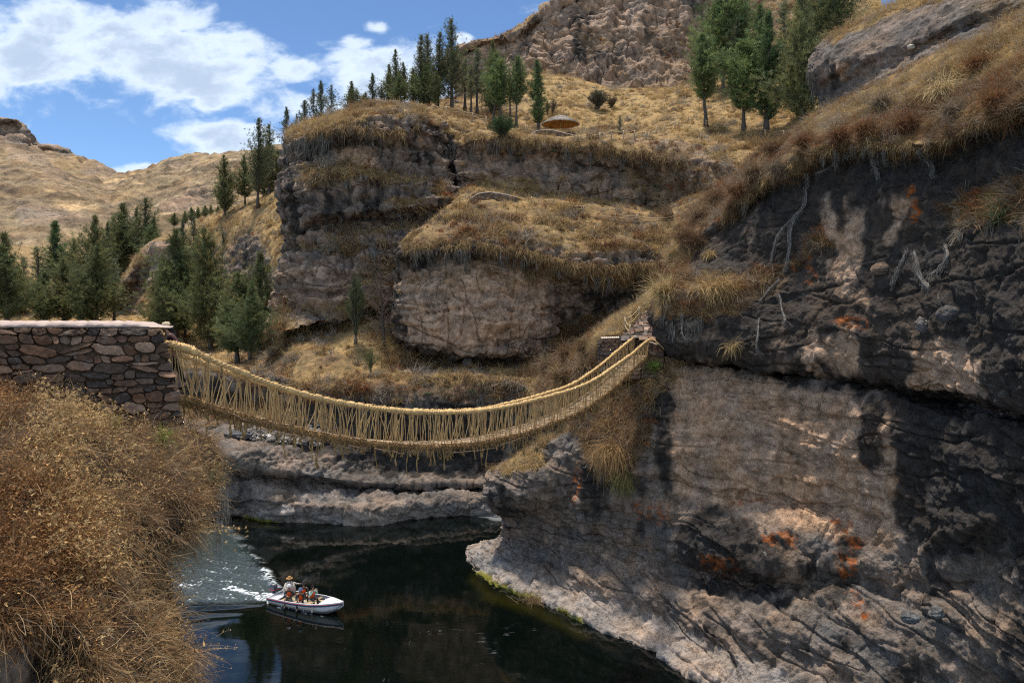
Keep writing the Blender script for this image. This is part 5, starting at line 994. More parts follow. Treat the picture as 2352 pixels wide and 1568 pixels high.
# ------------------------------------------------------------------ pines: each kind is built once (trunk and crown), then copied
def make_pine(seed, H, wr, bare=0.1, whorls=30, per=6, dens=11, up=0.55, sparse=0.0, top=0.5, nl=0.30, col=(0.070, 0.080, 0.029), shape=0.85, nw=0.017, open_=0.2):
    r = np.random.default_rng(seed)
    mb = MB(); n = 14; z = np.linspace(-0.04 * H, H, n)
    wob = np.cumsum(r.normal(size=(n, 2)) * 0.02, 0) * H / 10; wob[:3] = 0
    tr = np.stack([wob[:, 0], wob[:, 1], z], -1)
    mb.tube(tr, np.linspace(0.017 * H, 0.003 * H, n) * np.where(np.arange(n) < 2, 1.35, 1), 7, (0.10, 0.082, 0.068))
    cb, cd, cl, cw, cn, cc = [], [], [], [], [], []
    for w in range(whorls):
        f = bare + (1 - bare) * (w / (whorls - 1)) ** 0.95
        z0 = f * H * 0.985; c = np.array([np.interp(z0, z, tr[:, 0]), np.interp(z0, z, tr[:, 1]), z0])
        prof = (1 - f) ** shape * min(1.0, 0.45 + (f - bare) / (0.14 + 1e-6) * 0.55)
        wf = r.uniform(0.72, 1.18)
        for k in range(per):
            if r.random() < sparse + open_ * max(0, f - 0.35): continue
            a0 = r.uniform(0, 6.28)
            L = (H * wr * prof * r.uniform(0.5, 1.25) * wf + 0.05 * H * (1 - 0.45 * f)) * (0.85 + 0.3 * math.sin(2.1 * a0 + 5 * f + seed))
            a = a0; e = up * r.uniform(0.5, 1.3) + 0.55 * f
            d0 = np.array([math.cos(a) * math.cos(e), math.sin(a) * math.cos(e), math.sin(e) - 0.12])
            s = np.linspace(0, 1, 6)[:, None]
            br = c + d0 * L * s + np.array([0, 0, 0.25 * L]) * s ** 2
            mb.tube(br, np.linspace(0.0045 * H * (1 - f) + 0.008, 0.006, 6), 3, (0.11, 0.09, 0.075), cap=False)
            m = max(2, int(dens * L / (H * 0.16) * (1 - 0.35 * f)))
            tone = r.uniform(0.72, 1.3); warm = r.uniform(0, 1)
            for q in range(m):
                t = 0.22 + 0.8 * (q + r.random()) / m; t = min(t, 1.0)
                p = c + d0 * L * t + np.array([0, 0, 0.25 * L * t * t]) + r.normal(size=3) * 0.085 * L
                nn = 11
                dd = d0 * 0.55 + np.array([0, 0, 0.45]) + r.normal(size=(nn, 3)) * 0.55
                cb.append(np.repeat(p[None], nn, 0) + r.normal(size=(nn, 3)) * 0.05); cd.append(dd / np.linalg.norm(dd, axis=1)[:, None]); cl.append(nl * r.uniform(0.6, 1.25, nn)); cw.append(nw * r.uniform(0.6, 1.4, nn))
                base = np.array(col) * np.array([2.3, 2.1, 2.35]) * tone * (1 + 0.35 * (warm - 0.5) * np.array([1, 0.2, -0.5]))
                cc.append(base * r.uniform(0.7, 1.35, (nn, 1)))
    B = np.concatenate(cb); Dr = np.concatenate(cd); Ln_ = np.concatenate(cl); Wd = np.concatenate(cw); C = np.concatenate(cc)
    sd = np.cross(Dr, r.normal(size=Dr.shape)); sd /= np.linalg.norm(sd, axis=1)[:, None]
    V = np.stack([B - sd * Wd[:, None], B + sd * Wd[:, None], B + Dr * Ln_[:, None] + sd * Wd[:, None] * 0.5, B + Dr * Ln_[:, None] - sd * Wd[:, None] * 0.5], 1).reshape(-1, 3)
    Q = np.arange(len(B) * 4).reshape(-1, 4)
    to = mb.build('trunk', M_BARK); co = mesh_np('crown', V, Q, M_NEEDLE, np.repeat(C, 4, 0), smooth=False)
    for o in (to, co): COL.objects.unlink(o)
    return to, co, H
PINES = {
 'cone': [make_pine(11, 10, 0.42, 0.06, 34, 7, 12, shape=1.0, open_=0.5), make_pine(12, 10, 0.42, 0.05, 34, 7, 12, shape=1.0, open_=0.4, col=(0.060, 0.076, 0.028))],
 'broad': [make_pine(21, 10, 0.43, 0.04, 32, 8, 12, up=0.45, shape=0.95, open_=0.55), make_pine(22, 10, 0.40, 0.12, 32, 8, 12, up=0.4, shape=0.95, open_=0.5, col=(0.072, 0.084, 0.030))],
 'slim': [make_pine(31, 10, 0.15, 0.08, 40, 6, 10, up=0.7, shape=0.7, col=(0.055, 0.085, 0.03))],
 'tall': [make_pine(41, 14, 0.36, 0.16, 38, 6, 11, up=0.75, sparse=0.2, shape=0.8, col=(0.060, 0.068, 0.028)), make_pine(42, 14, 0.33, 0.10, 38, 6, 11, up=0.8, sparse=0.15, shape=0.75, col=(0.062, 0.072, 0.029))],
 'sparse': [make_pine(51, 8, 0.36, 0.08, 24, 4, 8, up=0.85, sparse=0.35, shape=0.7, col=(0.055, 0.07, 0.04)), make_pine(52, 8, 0.38, 0.05, 24, 5, 9, up=0.8, sparse=0.3, shape=0.7, col=(0.055, 0.07, 0.036))],
 'young': [make_pine(61, 10, 0.40, 0.24, 34, 7, 12, up=0.55, shape=0.65, col=(0.07, 0.10, 0.033)), make_pine(62, 10, 0.32, 0.28, 34, 6, 11, up=0.65, shape=0.6, col=(0.07, 0.098, 0.034))],
 'thin': [make_pine(71, 10, 0.15, 0.30, 30, 4, 8, up=0.6, sparse=0.3, shape=0.5, col=(0.085, 0.095, 0.045))]}
_pk = 0
def pine(kind, x, yb, yt, label, D=None, group='pines on the slope left of the outcrop', sink=0.15, wid=1.0):
    global _pk
    g = ground(x, yb) if D is None else at(x, yb, D)
    to, co, H = PINES[kind][_pk % len(PINES[kind])]; _pk += 1
    h = (yb - yt) / F * g.y; s = h / H
    r = empty('pine_tree', (g.x, g.y, g.z - sink * 0), rng.uniform(0, 6.28)); r.rotation_euler.x, r.rotation_euler.y = rng.normal(size=2) * 0.022; wid = wid * rng.uniform(0.86, 1.14); r.scale = (s * wid, s * wid, s); r.empty_display_size = 1
    for o in (to, co):
        c = o.copy(); COL.objects.link(c); c.parent = r
    tag(r, label, 'tree', group)
G1, G2, G3, G4 = 'pines in the valley behind the stone wall', 'pines on the slope left of the outcrop', 'pines along the outcrop top', 'pines below the cliff at upper right'
T = [
 # behind the wall, left
 ('cone', 16, 742, 538, 'dark pine at the very left edge behind the stone wall', 60, G1, 1.1), ('broad', -26, 745, 600, 'pine cut off by the left edge beside the darkest pine', 60, G1, 1.0),
 ('thin', 60, 736, 592, 'faint thin pine second from the left edge behind the wall', 72, G1, 1.5), ('thin', 92, 738, 570, 'pale slender pine left of the dark columnar pine', 74, G1, 1.6),
 ('slim', 124, 690, 511, 'dark columnar pine standing alone above the wall', 95, G1, 1.5), ('sparse', 72, 700, 640, 'low pale pine between the two left edge pines', 90, G1, 1.2),
 ('broad', 146, 742, 598, 'broad bushy pine whose skirt touches the wall top, left half', 64, G1, 1.15), ('cone', 172, 690, 553, 'pine half hidden behind the broad bushy pine', 92, G1, 1.1),
 ('cone', 212, 700, 498, 'tall pine at the left of the dense clump behind the wall', 88, G1, 0.9), ('tall', 243, 672, 512, 'slender pine second from the left in the dense clump', 92, G1, 0.9),
 ('broad', 222, 744, 560, 'large pale green pine in front of the dense clump', 63, G1, 1.0), ('cone', 188, 744, 640, 'short pine between the two broad pines at the wall top', 62, G1, 1.1),
 ('cone', 286, 640, 470, 'tall dark pine in the middle of the dense clump', 96, G1, 1.0), ('cone', 265, 660, 500, 'dark pine filling the dense clump behind its tall ones', 97, G1, 1.1), ('tall', 310, 640, 478, 'pine left of the one with a bare visible trunk', 96, G1, 0.9),
 ('tall', 334, 634, 457, 'pine with a bare visible trunk at the right of the dense clump', 95, G1, 1.1), ('sparse', 262, 742, 596, 'loose spreading pine at the right end of the wall clump', 66, G1, 1.2),
 ('cone', 352, 610, 500, 'small pine behind the brown rock outcrop', 90, G1, 1.0), ('cone', 40, 728, 612, 'mid green pine just right of the left edge pine', 68, G1, 1.2), ('cone', 100, 742, 628, 'low dark pine left of the broad bushy pine', 63, G1, 1.3),
 ('cone', 240, 690, 590, 'dark pine between the clump and the pale green pine', 80, G1, 1.2),
 # left slope
 ('cone', 402, 772, 530, 'tallest pine of the slope right of the wall end', None, G2, 0.95), ('broad', 383, 770, 600, 'bushy pine hugging the left of the tallest slope pine', 122, G2, 0.9), ('cone', 425, 765, 590, 'pine close behind the tallest slope pine on its right', 126, G2, 0.9),
 ('broad', 484, 800, 531, 'spreading pine with layered boughs in the middle of the slope', None, G2, 0.92), ('broad', 545, 832, 628, 'bushy light green pine lowest on the slope', None, G2, 1.15), ('cone', 597, 806, 582, 'narrow pine closest to the outcrop foot', None, G2, 0.95), ('cone', 574, 820, 650, 'pine squeezed between the lowest and the narrow pine', 80, G2, 1.0),
 ('sparse', 444, 600, 498, 'loose pine high on the slope behind the tallest one', None, G2, 1.1), ('sparse', 420, 570, 505, 'small pine at the slope crest beside the rock outcrop', None, G2, 1.2),
 ('broad', 516, 490, 360, 'broad dark pine alone against the hazy hill', None, G2, 0.85), ('broad', 563, 466, 358, 'bushy pine between the lone pine and the tall skyline pine', 141, G2, 0.8),
 ('tall', 592, 477, 274, 'tall skyline pine with a bare leader left of the outcrop', 128, G2, 1.05), ('tall', 618, 448, 288, 'slim skyline pine touching the tall one on the right', 139, G2, 1.0), ('cone', 640, 440, 345, 'dark pine tucked against the left edge of the outcrop', 141, G2, 0.9), ('cone', 606, 455, 345, 'pine filling the gap below the tall skyline pine', 140, G2, 1.0),
 ('sparse', 512, 562, 530, 'tiny leaning pine sapling on the open yellow slope', None, G2, 1.3),
 # behind and on the outcrop
 ('sparse', 660, 345, 250, 'small pine at the left shoulder of the outcrop', 112, G3, 1.1), ('sparse', 682, 320, 262, 'pine sapling peeping over the outcrop rim, left', 112, G3, 1.2), ('sparse', 697, 305, 232, 'pine with two leaders over the left rim', 114, G3, 1.1),
 ('sparse', 722, 285, 205, 'bare topped pine left of the twin pines', 116, G3, 1.1), ('sparse', 738, 278, 188, 'taller of the twin wispy pines on the rim', 118, G3, 1.1), ('sparse', 760, 272, 196, 'shorter of the twin wispy pines on the rim', 117, G3, 1.1),
 ('cone', 806, 262, 188, 'conical pine alone in the middle of the rim', 118, G3, 1.0), ('sparse', 822, 258, 205, 'pale pine beside the lone conical pine', 118, G3, 1.1), ('sparse', 856, 252, 172, 'wispy pine with a dead top', 118, G3, 1.2), ('sparse', 876, 248, 196, 'small pointed pine left of the big rim group', 118, G3, 1.1), ('cone', 838, 254, 212, 'lowest pine left of the wispy dead topped pine', 118, G3, 1.2),
 ('tall', 912, 244, 116, 'first pine from the left in the big rim group', 116, G3, 1.1), ('cone', 895, 244, 150, 'short bushy pine at the foot of the big rim group', 118, G3, 0.9), ('tall', 930, 246, 145, 'second pine in the big rim group', 116, G3, 1.1), ('cone', 918, 243, 165, 'bushy pine between the first two of the rim group', 113, G3, 1.0),
 ('tall', 966, 248, 84, 'third pine in the big rim group, dense to its top', 115, G3, 1.15), ('tall', 985, 248, 80, 'fourth pine in the big rim group', 117, G3, 1.0), ('tall', 1005, 250, 79, 'fifth pine in the big rim group', 115, G3, 1.1), ('cone', 975, 246, 150, 'dark filler pine under the third and fourth rim pines', 113, G3, 1.1), ('cone', 950, 244, 160, 'dark filler pine under the second rim pine', 114, G3, 1.0),
 ('tall', 1038, 249, 46, 'tallest pine of all with a bare pointed leader', 114, G3, 1.15), ('cone', 1000, 246, 165, 'dark filler pine below the fifth rim pine', 112, G3, 0.9),
 ('thin', 1068, 252, 135, 'faint slender pine right of the tallest pine', 122, G3, 1.5), ('thin', 1082, 262, 150, 'thin pine with a leaning trunk before the cliff', 116, G3, 1.2), ('thin', 1096, 262, 112, 'pale tall pine with a straight dark trunk', 118, G3, 1.5), ('cone', 1133, 268, 98, 'tall pine rising behind the dense twin pines', 122, G3, 0.75),
 ('young', 1134, 278, 125, 'left of the dense twin pines with two trunks showing', 110, G3, 1.0), ('young', 1150, 278, 140, 'right of the dense twin pines', 108, G3, 1.1), ('young', 1186, 283, 133, 'slim pine with a tilted trunk right of the twins', 108, G3, 0.85), ('slim', 1237, 296, 141, 'isolated narrow columnar pine left of the thatched shelter', 108, G3, 1.3), ('thin', 1172, 270, 160, 'thin pine between the twins and the tilted pine', 118, G3, 1.2),
 ('sparse', 1424, 314, 264, 'knee high pine sapling beside the rope fence', 98, G3, 0.9),
 # upper right grove
 ('young', 1621, 286, 82, 'front left pine of the grove with a thin clean trunk', None, G4, 1.0), ('young', 1661, 234, -20, 'tall pine behind the front left pine of the grove', 120, G4, 0.9), ('young', 1690, 230, -15, 'tall pine with a lighter crown in the grove centre', 121, G4, 0.9), ('young', 1640, 228, 20, 'pine at the back left of the grove', 124, G4, 1.0), ('thin', 1677, 225, -20, 'bare grey trunked pine rising inside the grove', 118, G4, 0.8),
 ('young', 1708, 304, 98, 'front pine with a wide low skirt and a stout trunk', None, G4, 1.15), ('young', 1733, 236, 18, 'pine behind and right of the wide skirted pine', 112, G4, 0.9), ('slim', 1760, 298, 36, 'narrow tall pine at the front right of the grove', None, G4, 1.2), ('thin', 1797, 200, 8, 'small slender pine on the slope right of the grove', None, G4, 1.5),
 ('cone', 1843, 286, -10, 'large dark pine touching the rock dome', 88, G4, 0.85), ('cone', 1822, 250, 60, 'pine half hidden behind the large dark pine', 98, G4, 0.9), ('cone', 1890, 150, -110, 'dark pine rising behind the rock dome', 92, G4, 0.8), ('cone', 1930, 110, -90, 'dark pine behind the dome, furthest right', 92, G4, 0.8), ('cone', 1866, 240, 40, 'dark pine behind the dome edge, lower', 90, G4, 0.8)]
for k, x, yb, yt, lab, D, grp, wd in T: pine(k, x, yb, yt, lab, D * 1.9 if D and grp == G1 else D, grp, wid=wd * 1.12)
hv = [(400, 520, 30), (425, 515, 30), (440, 510, 34), (455, 505, 30), (470, 500, 28), (484, 496, 26), (500, 492, 20)]
for i, (x, y, h) in enumerate(hv):
    pine('cone', x, y, y - h, 'small distant pine in the dark row beyond the yellow slope crest', 175, 'row of distant pines beyond the slope crest', wid=1.6)

# ------------------------------------------------------------------ shrubs, small trees
def shrub(name, x, yb, w, h, label, cat='bush', col=(0.10, 0.095, 0.06), nst=26, nleaf=1500, leaf=0.10, stem=(0.16, 0.12, 0.09), upright=0.5, D=None, lw=0.02, group=None, trunk=0.0):
    g = np.array(ground(x, yb) if D is None else at(x, yb, D)); s = g[1] / F; W, Hh = w * s / 2, h * s
    mb = MB(); P = []
    for k in range(nst):
        a = rng.uniform(0, 6.28); q = rng.random() ** 0.5
        tip = np.array([math.cos(a) * W * q, math.sin(a) * W * q, Hh * math.sqrt(max(0.05, 1 - (q * 0.85) ** 2)) * rng.uniform(0.75, 1.05)])
        st = np.array([0, 0, Hh * trunk]) + rng.normal(size=3) * 0.03 * W
        mid = (st + tip) * 0.5 + np.array([-tip[0], -tip[1], 0]) * (upright * 0.35) + rng.normal(size=3) * 0.06 * W
        c = spline([st, mid, tip], 7); mb.tube(c, np.linspace(0.016, 0.005, 7) * (1 + Hh * 0.35), 4, np.array(stem) * rng.uniform(0.7, 1.2), cap=False)
        P.append(c)
    if trunk > 0: mb.tube([(0, 0, -0.1), (0.02, 0, Hh * trunk * 0.5), (0, 0, Hh * trunk * 1.15)], [0.03 * Hh, 0.025 * Hh, 0.018 * Hh], 6, stem)
    r = empty(name, g); o = mb.build('stem', M_BARK, r)
    if nleaf:
        P = np.stack(P); i = rng.integers(0, nst, nleaf); t = rng.beta(2.2, 1.2, nleaf) * 6; k = np.minimum(t.astype(int), 5); f = (t - k)[:, None]
        b = P[i, k] * (1 - f) + P[i, k + 1] * f + rng.normal(size=(nleaf, 3)) * 0.07 * W
        d = unit(rng.normal(size=(nleaf, 3)) * 0.6 + np.array([0, 0, 0.6]) + unit(b + 1e-6) * 0.5)
        C = np.array(col) * rng.uniform(0.6, 1.45, (nleaf, 1))
        V, Tt, C = blades(b, d, leaf * rng.uniform(0.6, 1.3, nleaf), np.full(nleaf, lw), rng.normal(size=(nleaf, 3)) * 0.3, C)
        mesh_np('foliage', V, Tt, M_NEEDLE, C, r, smooth=False)
    return tag(r, label, cat, group)
shrub('bush', 1373, 250, 50, 44, 'rounded grey olive bush on the yellow slope under the cliff', col=(0.11, 0.10, 0.065), nst=60, nleaf=6000, leaf=0.28, lw=0.03)
shrub('bush', 1405, 247, 30, 26, 'smaller brown bush right of the rounded grey one', col=(0.12, 0.095, 0.05), nst=36, nleaf=1800, leaf=0.24, lw=0.03)
shrub('bush', 1257, 264, 22, 36, 'twiggy brown shrub behind the thatched shelter, left of a pair', col=(0.15, 0.11, 0.055), nst=34, nleaf=1100, leaf=0.22, lw=0.022, upright=0.9)
shrub('bush', 1270, 263, 24, 38, 'twiggy brown shrub behind the thatched shelter, right of a pair', col=(0.15, 0.115, 0.06), nst=34, nleaf=1100, leaf=0.22, lw=0.022, upright=0.9)
shrub('bush', 1154, 316, 74, 50, 'low dark green pine bush on the rock rim left of the shelter', col=(0.05, 0.085, 0.032), nst=70, nleaf=7500, leaf=0.30, lw=0.018, upright=0.2)
shrub('small_tree', 817, 786, 52, 158, 'small green leafy tree in front of the outcrop foot', 'tree', col=(0.075, 0.10, 0.035), nst=60, nleaf=6500, leaf=0.22, lw=0.02, upright=0.7, trunk=0.08)
shrub('shrub', 851, 858, 38, 62, 'green cactus like shrub with upright stems on the lower slope', col=(0.13, 0.15, 0.06), nst=44, nleaf=900, leaf=0.16, lw=0.018, stem=(0.17, 0.16, 0.075), upright=1.2)
shrub('shrub', 1256, 842, 40, 34, 'dull green shrub under the right end of the big rock block', col=(0.13, 0.12, 0.05), nst=30, nleaf=1500, leaf=0.24, lw=0.018, D=72)
# the leafless tree
def bare_tree():
    g = np.array(ground(883, 792)); s = g[1] / F; mb = MB(); H = 245 * s
    tr = spline([(0, 0, -0.2), (-5 * s, 0, H * 0.3), (-8 * s, 0, H * 0.55), (-12 * s, 0.1, H)], 20)
    mb.tube(tr, np.linspace(0.17, 0.015, 20), 7, (0.085, 0.065, 0.055))
    r = empty('bare_tree', g); mb.build('trunk', M_BARK, r); mb = MB()
    for k in range(150):
        f = rng.uniform(0.16, 0.98); p = tr[int(f * 19)]; a = rng.uniform(0, 6.28); L = H * 0.19 * (1.05 - f) ** 0.6 * rng.uniform(0.5, 1.2)
        d = np.array([math.cos(a), math.sin(a), rng.uniform(0.1, 0.9)]); q = [p, p + d * L * 0.5, p + d * L + np.array([0, 0, L * 0.25])]
        c = spline(q, 6); mb.tube(c, np.linspace(0.022 * (1.2 - f), 0.006, 6), 3, np.array([0.17, 0.12, 0.10]) * rng.uniform(0.7, 1.2), cap=False)
        for j in range(4):
            b = c[rng.integers(2, 6)]; e = b + (d * 0.5 + rng.normal(size=3) * 0.5) * L * 0.35; mb.tube([b, (b + e) / 2 + rng.normal(size=3) * 0.02, e], [0.010, 0.008, 0.004], 3, np.array([0.19, 0.13, 0.105]) * rng.uniform(0.7, 1.2), cap=False)
    mb.build('branches', M_BARK, r)
    tag(r, 'leafless brown tree with fine bare twigs at the left corner of the rock block', 'tree')
bare_tree()

# ------------------------------------------------------------------ the rope bridge
ROPE = np.array([0.60, 0.395, 0.175]); ROPE2 = np.array([0.42, 0.26, 0.10]); FIB = np.array([0.27, 0.165, 0.075])
NA, NB = np.array(at(384, 780, 17.9))[:2], np.array(at(1494, 780, 45.4))[:2]        # plan line of the near hand rope
PERP = np.array([-(NB - NA)[1], (NB - NA)[0]]); PERP /= np.linalg.norm(PERP)
def on_line(px, A, B):
    k = (px - CX) / F; d = B - A
    t = (k * A[1] - A[0]) / (d[0] - k * d[1]); return t
def curve(pts, off, n=400):
    A, B = NA + PERP * off, NB + PERP * off; T, Z = [], []
    for x, y in pts:
        t = on_line(x, A, B); D = A[1] + t * (B[1] - A[1]); T.append(t); Z.append(CZ + (HY - y) / F * D)
    T, Z = np.array(T), np.array(Z)
    tt = np.linspace(T[0], T[-1], n); S = spline(np.stack([T, Z], -1), 900); z = np.interp(tt, S[:, 0], S[:, 1])
    z = np.convolve(np.pad(z, 12, 'edge'), np.ones(25) / 25, 'valid') if n > 100 else z
    return np.stack([A[0] + tt * (B[0] - A[0]), A[1] + tt * (B[1] - A[1]), z], -1), tt
rail_n, tn = curve([(383, 774), (400, 787), (440, 806), (480, 823), (530, 846), (580, 866), (640, 888), (700, 906), (760, 920), (820, 931), (900, 942), (960, 946), (1020, 947), (1080, 945), (1150, 936), (1220, 920), (1311, 895), (1369, 870), (1415, 838), (1453, 811), (1492, 777)], 0.0)
rail_f, tf = curve([(340, 782), (409, 810), (460, 832), (526, 855), (600, 880), (680, 903), (760, 921), (900, 940), (1000, 944), (1100, 940), (1200, 918), (1250, 904), (1311, 884), (1369, 846), (1415, 808), (1461, 770)], 1.15)
deck_n, tdn = curve([(395, 896), (412, 903), (440, 915), (500, 938), (571, 956), (640, 975), (700, 988), (784, 1004), (880, 1018), (972, 1023), (1060, 1020), (1120, 1012), (1200, 994), (1270, 970), (1338, 940), (1406, 892), (1444, 855), (1460, 840), (1486, 815)], 0.10)
T0 = 0.0
BR = empty('rope_bridge', (float(rail_n[200, 0]), float(rail_n[200, 1]), float(deck_n[:, 2].min())))
tag(BR, 'sagging handwoven straw rope bridge across the gorge', 'bridge')
BO = np.array(BR.location)
def arc(P): return np.concatenate([[0], np.cumsum(np.linalg.norm(np.diff(P, axis=0), axis=1))])
def even(P, step):
    a = arc(P); s = np.arange(0, a[-1], step); return np.stack([np.interp(s, a, P[:, k]) for k in range(3)], -1), s
def twisted(P, R0, pitch, strands=3, col=ROPE, name='hand_rope', fuzz=1800):
    P, s = even(P, 0.06); T = np.gradient(P, axis=0); T /= np.linalg.norm(T, axis=1)[:, None]
    U = np.cross(T, np.array([0, 0, 1.0])); U /= np.linalg.norm(U, axis=1)[:, None]; W = np.cross(U, T); mb = MB()
    wob = fbm(P / 0.6, 2)
    for k in range(strands):
        ph = 2 * math.pi * (s / pitch + k / strands) + 0.4 * wob; rr = R0 * 0.5 * (1 + 0.15 * fbm(P * 2.1 + k * 9, 2))
        C = P + (U * np.cos(ph)[:, None] + W * np.sin(ph)[:, None]) * rr[:, None]
        c = col * (1 + 0.3 * fbm(P * 7 + k * 3, 3))[:, None]
        mb.tube(C - BO, R0 * 0.58 * (1 + 0.12 * np.sin(s * 9 + k)), 6, c)
    # bindings round the rope where the cords are tied
    i = 0
    while i < len(P) - 4:
        w = rng.integers(2, 5)
        if rng.random() < 0.8:
            q = P[i:i + w + 2]; mb.tube(q - BO, np.concatenate([[R0 * 0.9], np.full(len(q) - 2, R0 * rng.uniform(1.15, 1.5)), [R0 * 0.9]]), 8, np.clip(col * rng.uniform(0.9, 1.25), 0, 0.8))
        i += int(rng.integers(5, 10))
    if fuzz:
        j = rng.integers(0, len(P), fuzz)
        for k in j:
            d = rng.normal(size=3); d /= np.linalg.norm(d); mb.tube([P[k] + d * R0 - BO, P[k] + d * R0 * 1.6 + T[k] * 0.05 - BO, P[k] + d * R0 * 2.0 + T[k] * 0.1 + np.array([0, 0, -0.02]) - BO], 0.004, 3, col * rng.uniform(0.8, 1.3), cap=False)
    return mb.build(name, M_ROPE, BR)
twisted(rail_n, 0.072, 0.42, name='hand_rope'); twisted(rail_f, 0.070, 0.42, name='hand_rope')
# deck: four heavy ropes, cross sticks and a fibre mat
WD = 1.0
across = np.array([PERP[0], PERP[1], 0.0])
mb = MB()
for k in range(4):
    q, s = even(deck_n + across * (k / 3 * WD), 0.12); q = q + np.array([0, 0, -0.05]) + 0.012 * np.stack([fbm(q * 1.1 + k, 2)] * 3, -1)
    mb.tube(q - BO, 0.075 * (1 + 0.12 * np.sin(s * 8)), 6, FIB * 1.1 * (1 + 0.3 * fbm(q * 4, 3))[:, None])
mb.build('deck_rope', M_ROPE, BR)
mb = MB(); q, s = even(deck_n, 0.055)
for k in range(len(q)):
    a = q[k] - across * rng.uniform(0.0, 0.10) + np.array([0, 0, 0.03 + rng.uniform(-0.02, 0.03)]); sk = (q[min(k + 1, len(q) - 1)] - q[k]) * rng.normal() * 2
    L = WD * rng.uniform(0.85, 1.12); b = a + across * L + sk; r_ = rng.uniform(0.010, 0.022)
    mb.tube(np.array([a, (a + b) / 2 + np.array([0, 0, rng.normal() * 0.015]), b]) - BO, r_, 4, np.array([(0.36, 0.25, 0.15), (0.44, 0.33, 0.22), (0.28, 0.19, 0.11)][rng.integers(0, 3)]) * rng.uniform(0.7, 1.25), cap=False)
mb.build('deck_mat', M_WOOD, BR)
# ragged brown fibre along the near and far deck edges
def ragged(P, n, drop, out, name, lmin=0.08, lmax=0.28):
    q, s = even(P, 0.02); i = rng.integers(0, len(q), n); T = np.gradient(q, axis=0); T /= np.linalg.norm(T, axis=1)[:, None]
    b = q[i] + rng.normal(size=(n, 3)) * np.array([0.03, 0.03, 0.045]) - across * out * rng.random(n)[:, None]
    d = unit(T[i] * rng.normal(size=(n, 1)) * 1.1 + np.array([0, 0, -0.55]) * rng.random((n, 1)) * drop + rng.normal(size=(n, 3)) * 0.35)
    c = FIB * rng.uniform(0.5, 1.7, (n, 1)) ; c = np.where((rng.random(n) < 0.25)[:, None], ROPE2 * rng.uniform(0.7, 1.1, (n, 1)), c)
    V, T_, C = blades(b, d, rng.uniform(lmin, lmax, n), np.full(n, 0.009), rng.normal(size=(n, 3)) * 0.4 + np.array([0, 0, -0.4 * drop]), c)
    mesh_np(name, V - BO, T_, M_GRASS, C, BR, smooth=False)
ragged(deck_n + np.array([0, 0, -0.02]), 9000, 1.0, 0.08, 'deck_fibre'); ragged(deck_n + across * WD + np.array([0, 0, -0.03]), 4000, 1.0, -0.08, 'deck_fibre')
# rope ends hanging below the deck
mb = MB(); a_ = arc(deck_n); Ltot = a_[-1]
for k in range(330):
    s = Ltot * rng.beta(1.1, 1.35); p = np.array([np.interp(s, a_, deck_n[:, j]) for j in range(3)]) + across * rng.choice([0.0, 0.0, 0.5, 1.0]) * WD
    L = min(1.0, 0.16 + rng.exponential(0.24)); m = 7; t = np.linspace(0, 1, m)
    c = p + np.stack([np.sin(t * rng.uniform(3, 7) + k) * 0.03, np.cos(t * rng.uniform(3, 7)) * 0.03, -L * t - 0.06], -1)
    r_ = np.full(m, rng.uniform(0.010, 0.018)); r_[rng.integers(3, m)] *= 2.2; r_[-1] *= 1.7
    mb.tube(c - BO, r_, 4, ROPE2 * rng.uniform(0.6, 1.25), cap=True)
    if rng.random() < 0.35:
        for z in range(4): e = c[-1]; mb.tube([e - BO, e + np.array([rng.normal() * 0.05, rng.normal() * 0.05, -0.09]) - BO], 0.006, 3, ROPE2 * rng.uniform(0.7, 1.2), cap=False)
o = mb.build('rope_end', M_ROPE, BR); o['kind'] = 'stuff'
# long sticks poking out under the near edge
for (x, y, x2, y2) in [(536, 955, 576, 972), (600, 985, 645, 1008), (640, 996, 672, 1003), (676, 1002, 716, 1018), (800, 1026, 850, 1034), (860, 1033, 905, 1040), (1040, 1043, 1140, 1032), (1150, 1025, 1200, 1008), (905, 1040, 930, 1046), (1400, 935, 1440, 925), (1340, 965, 1378, 958)]:
    t = on_line(x, NA, NB); D = NA[1] + t * (NB - NA)[1]; t2 = on_line(x2, NA, NB); D2 = NA[1] + t2 * (NB - NA)[1]
    a, b = np.array(at(x, y - 4, D - 0.1)), np.array(at(x2, y2 - 4, D2 - 0.2)); mb = MB(); m = (a + b) / 2 + np.array([0, 0, -0.03])
    mb.tube(np.array([a, m, b]) - BO, [0.022, 0.02, 0.014], 5, np.array([0.26, 0.17, 0.10]) * rng.uniform(0.8, 1.3)); mb.build('stick', M_WOOD, BR)
# side cords: tied in bundles to the hand rope, fanned out to the deck edge
def cord_list(rail, deck, doff):
    ra, da = arc(rail), arc(deck); Lr = ra[-1]; out = []; s = 0.12
    while s < Lr - 0.05:
        f = s / Lr; n = int(rng.integers(2, 6)); sp = 0.26 * (1 - 0.55 * f)
        p = np.array([np.interp(s, ra, rail[:, j]) for j in range(3)])
        for k in range(n):
            p2 = np.array([np.interp(s + rng.normal() * 0.06, ra, rail[:, j]) for j in range(3)])
            # nearest deck station
            xy = p[:2]; i = np.argmin(((deck[:, :2] - xy) ** 2).sum(1)); sd = da[i] + (rng.normal() * sp + (0.14 * math.sin(s * 2.3)) * (1 - f))
            q = np.array([np.interp(sd, da, deck[:, j]) for j in range(3)]) + across * doff + np.array([0, 0, -0.05])
            out.append((s, p2, q))
        s += rng.uniform(0.22, 0.55) * (1.0 - 0.30 * f)
    return out
near_c = cord_list(rail_n, deck_n, 0.0); far_c = cord_list(rail_f, deck_n, WD)
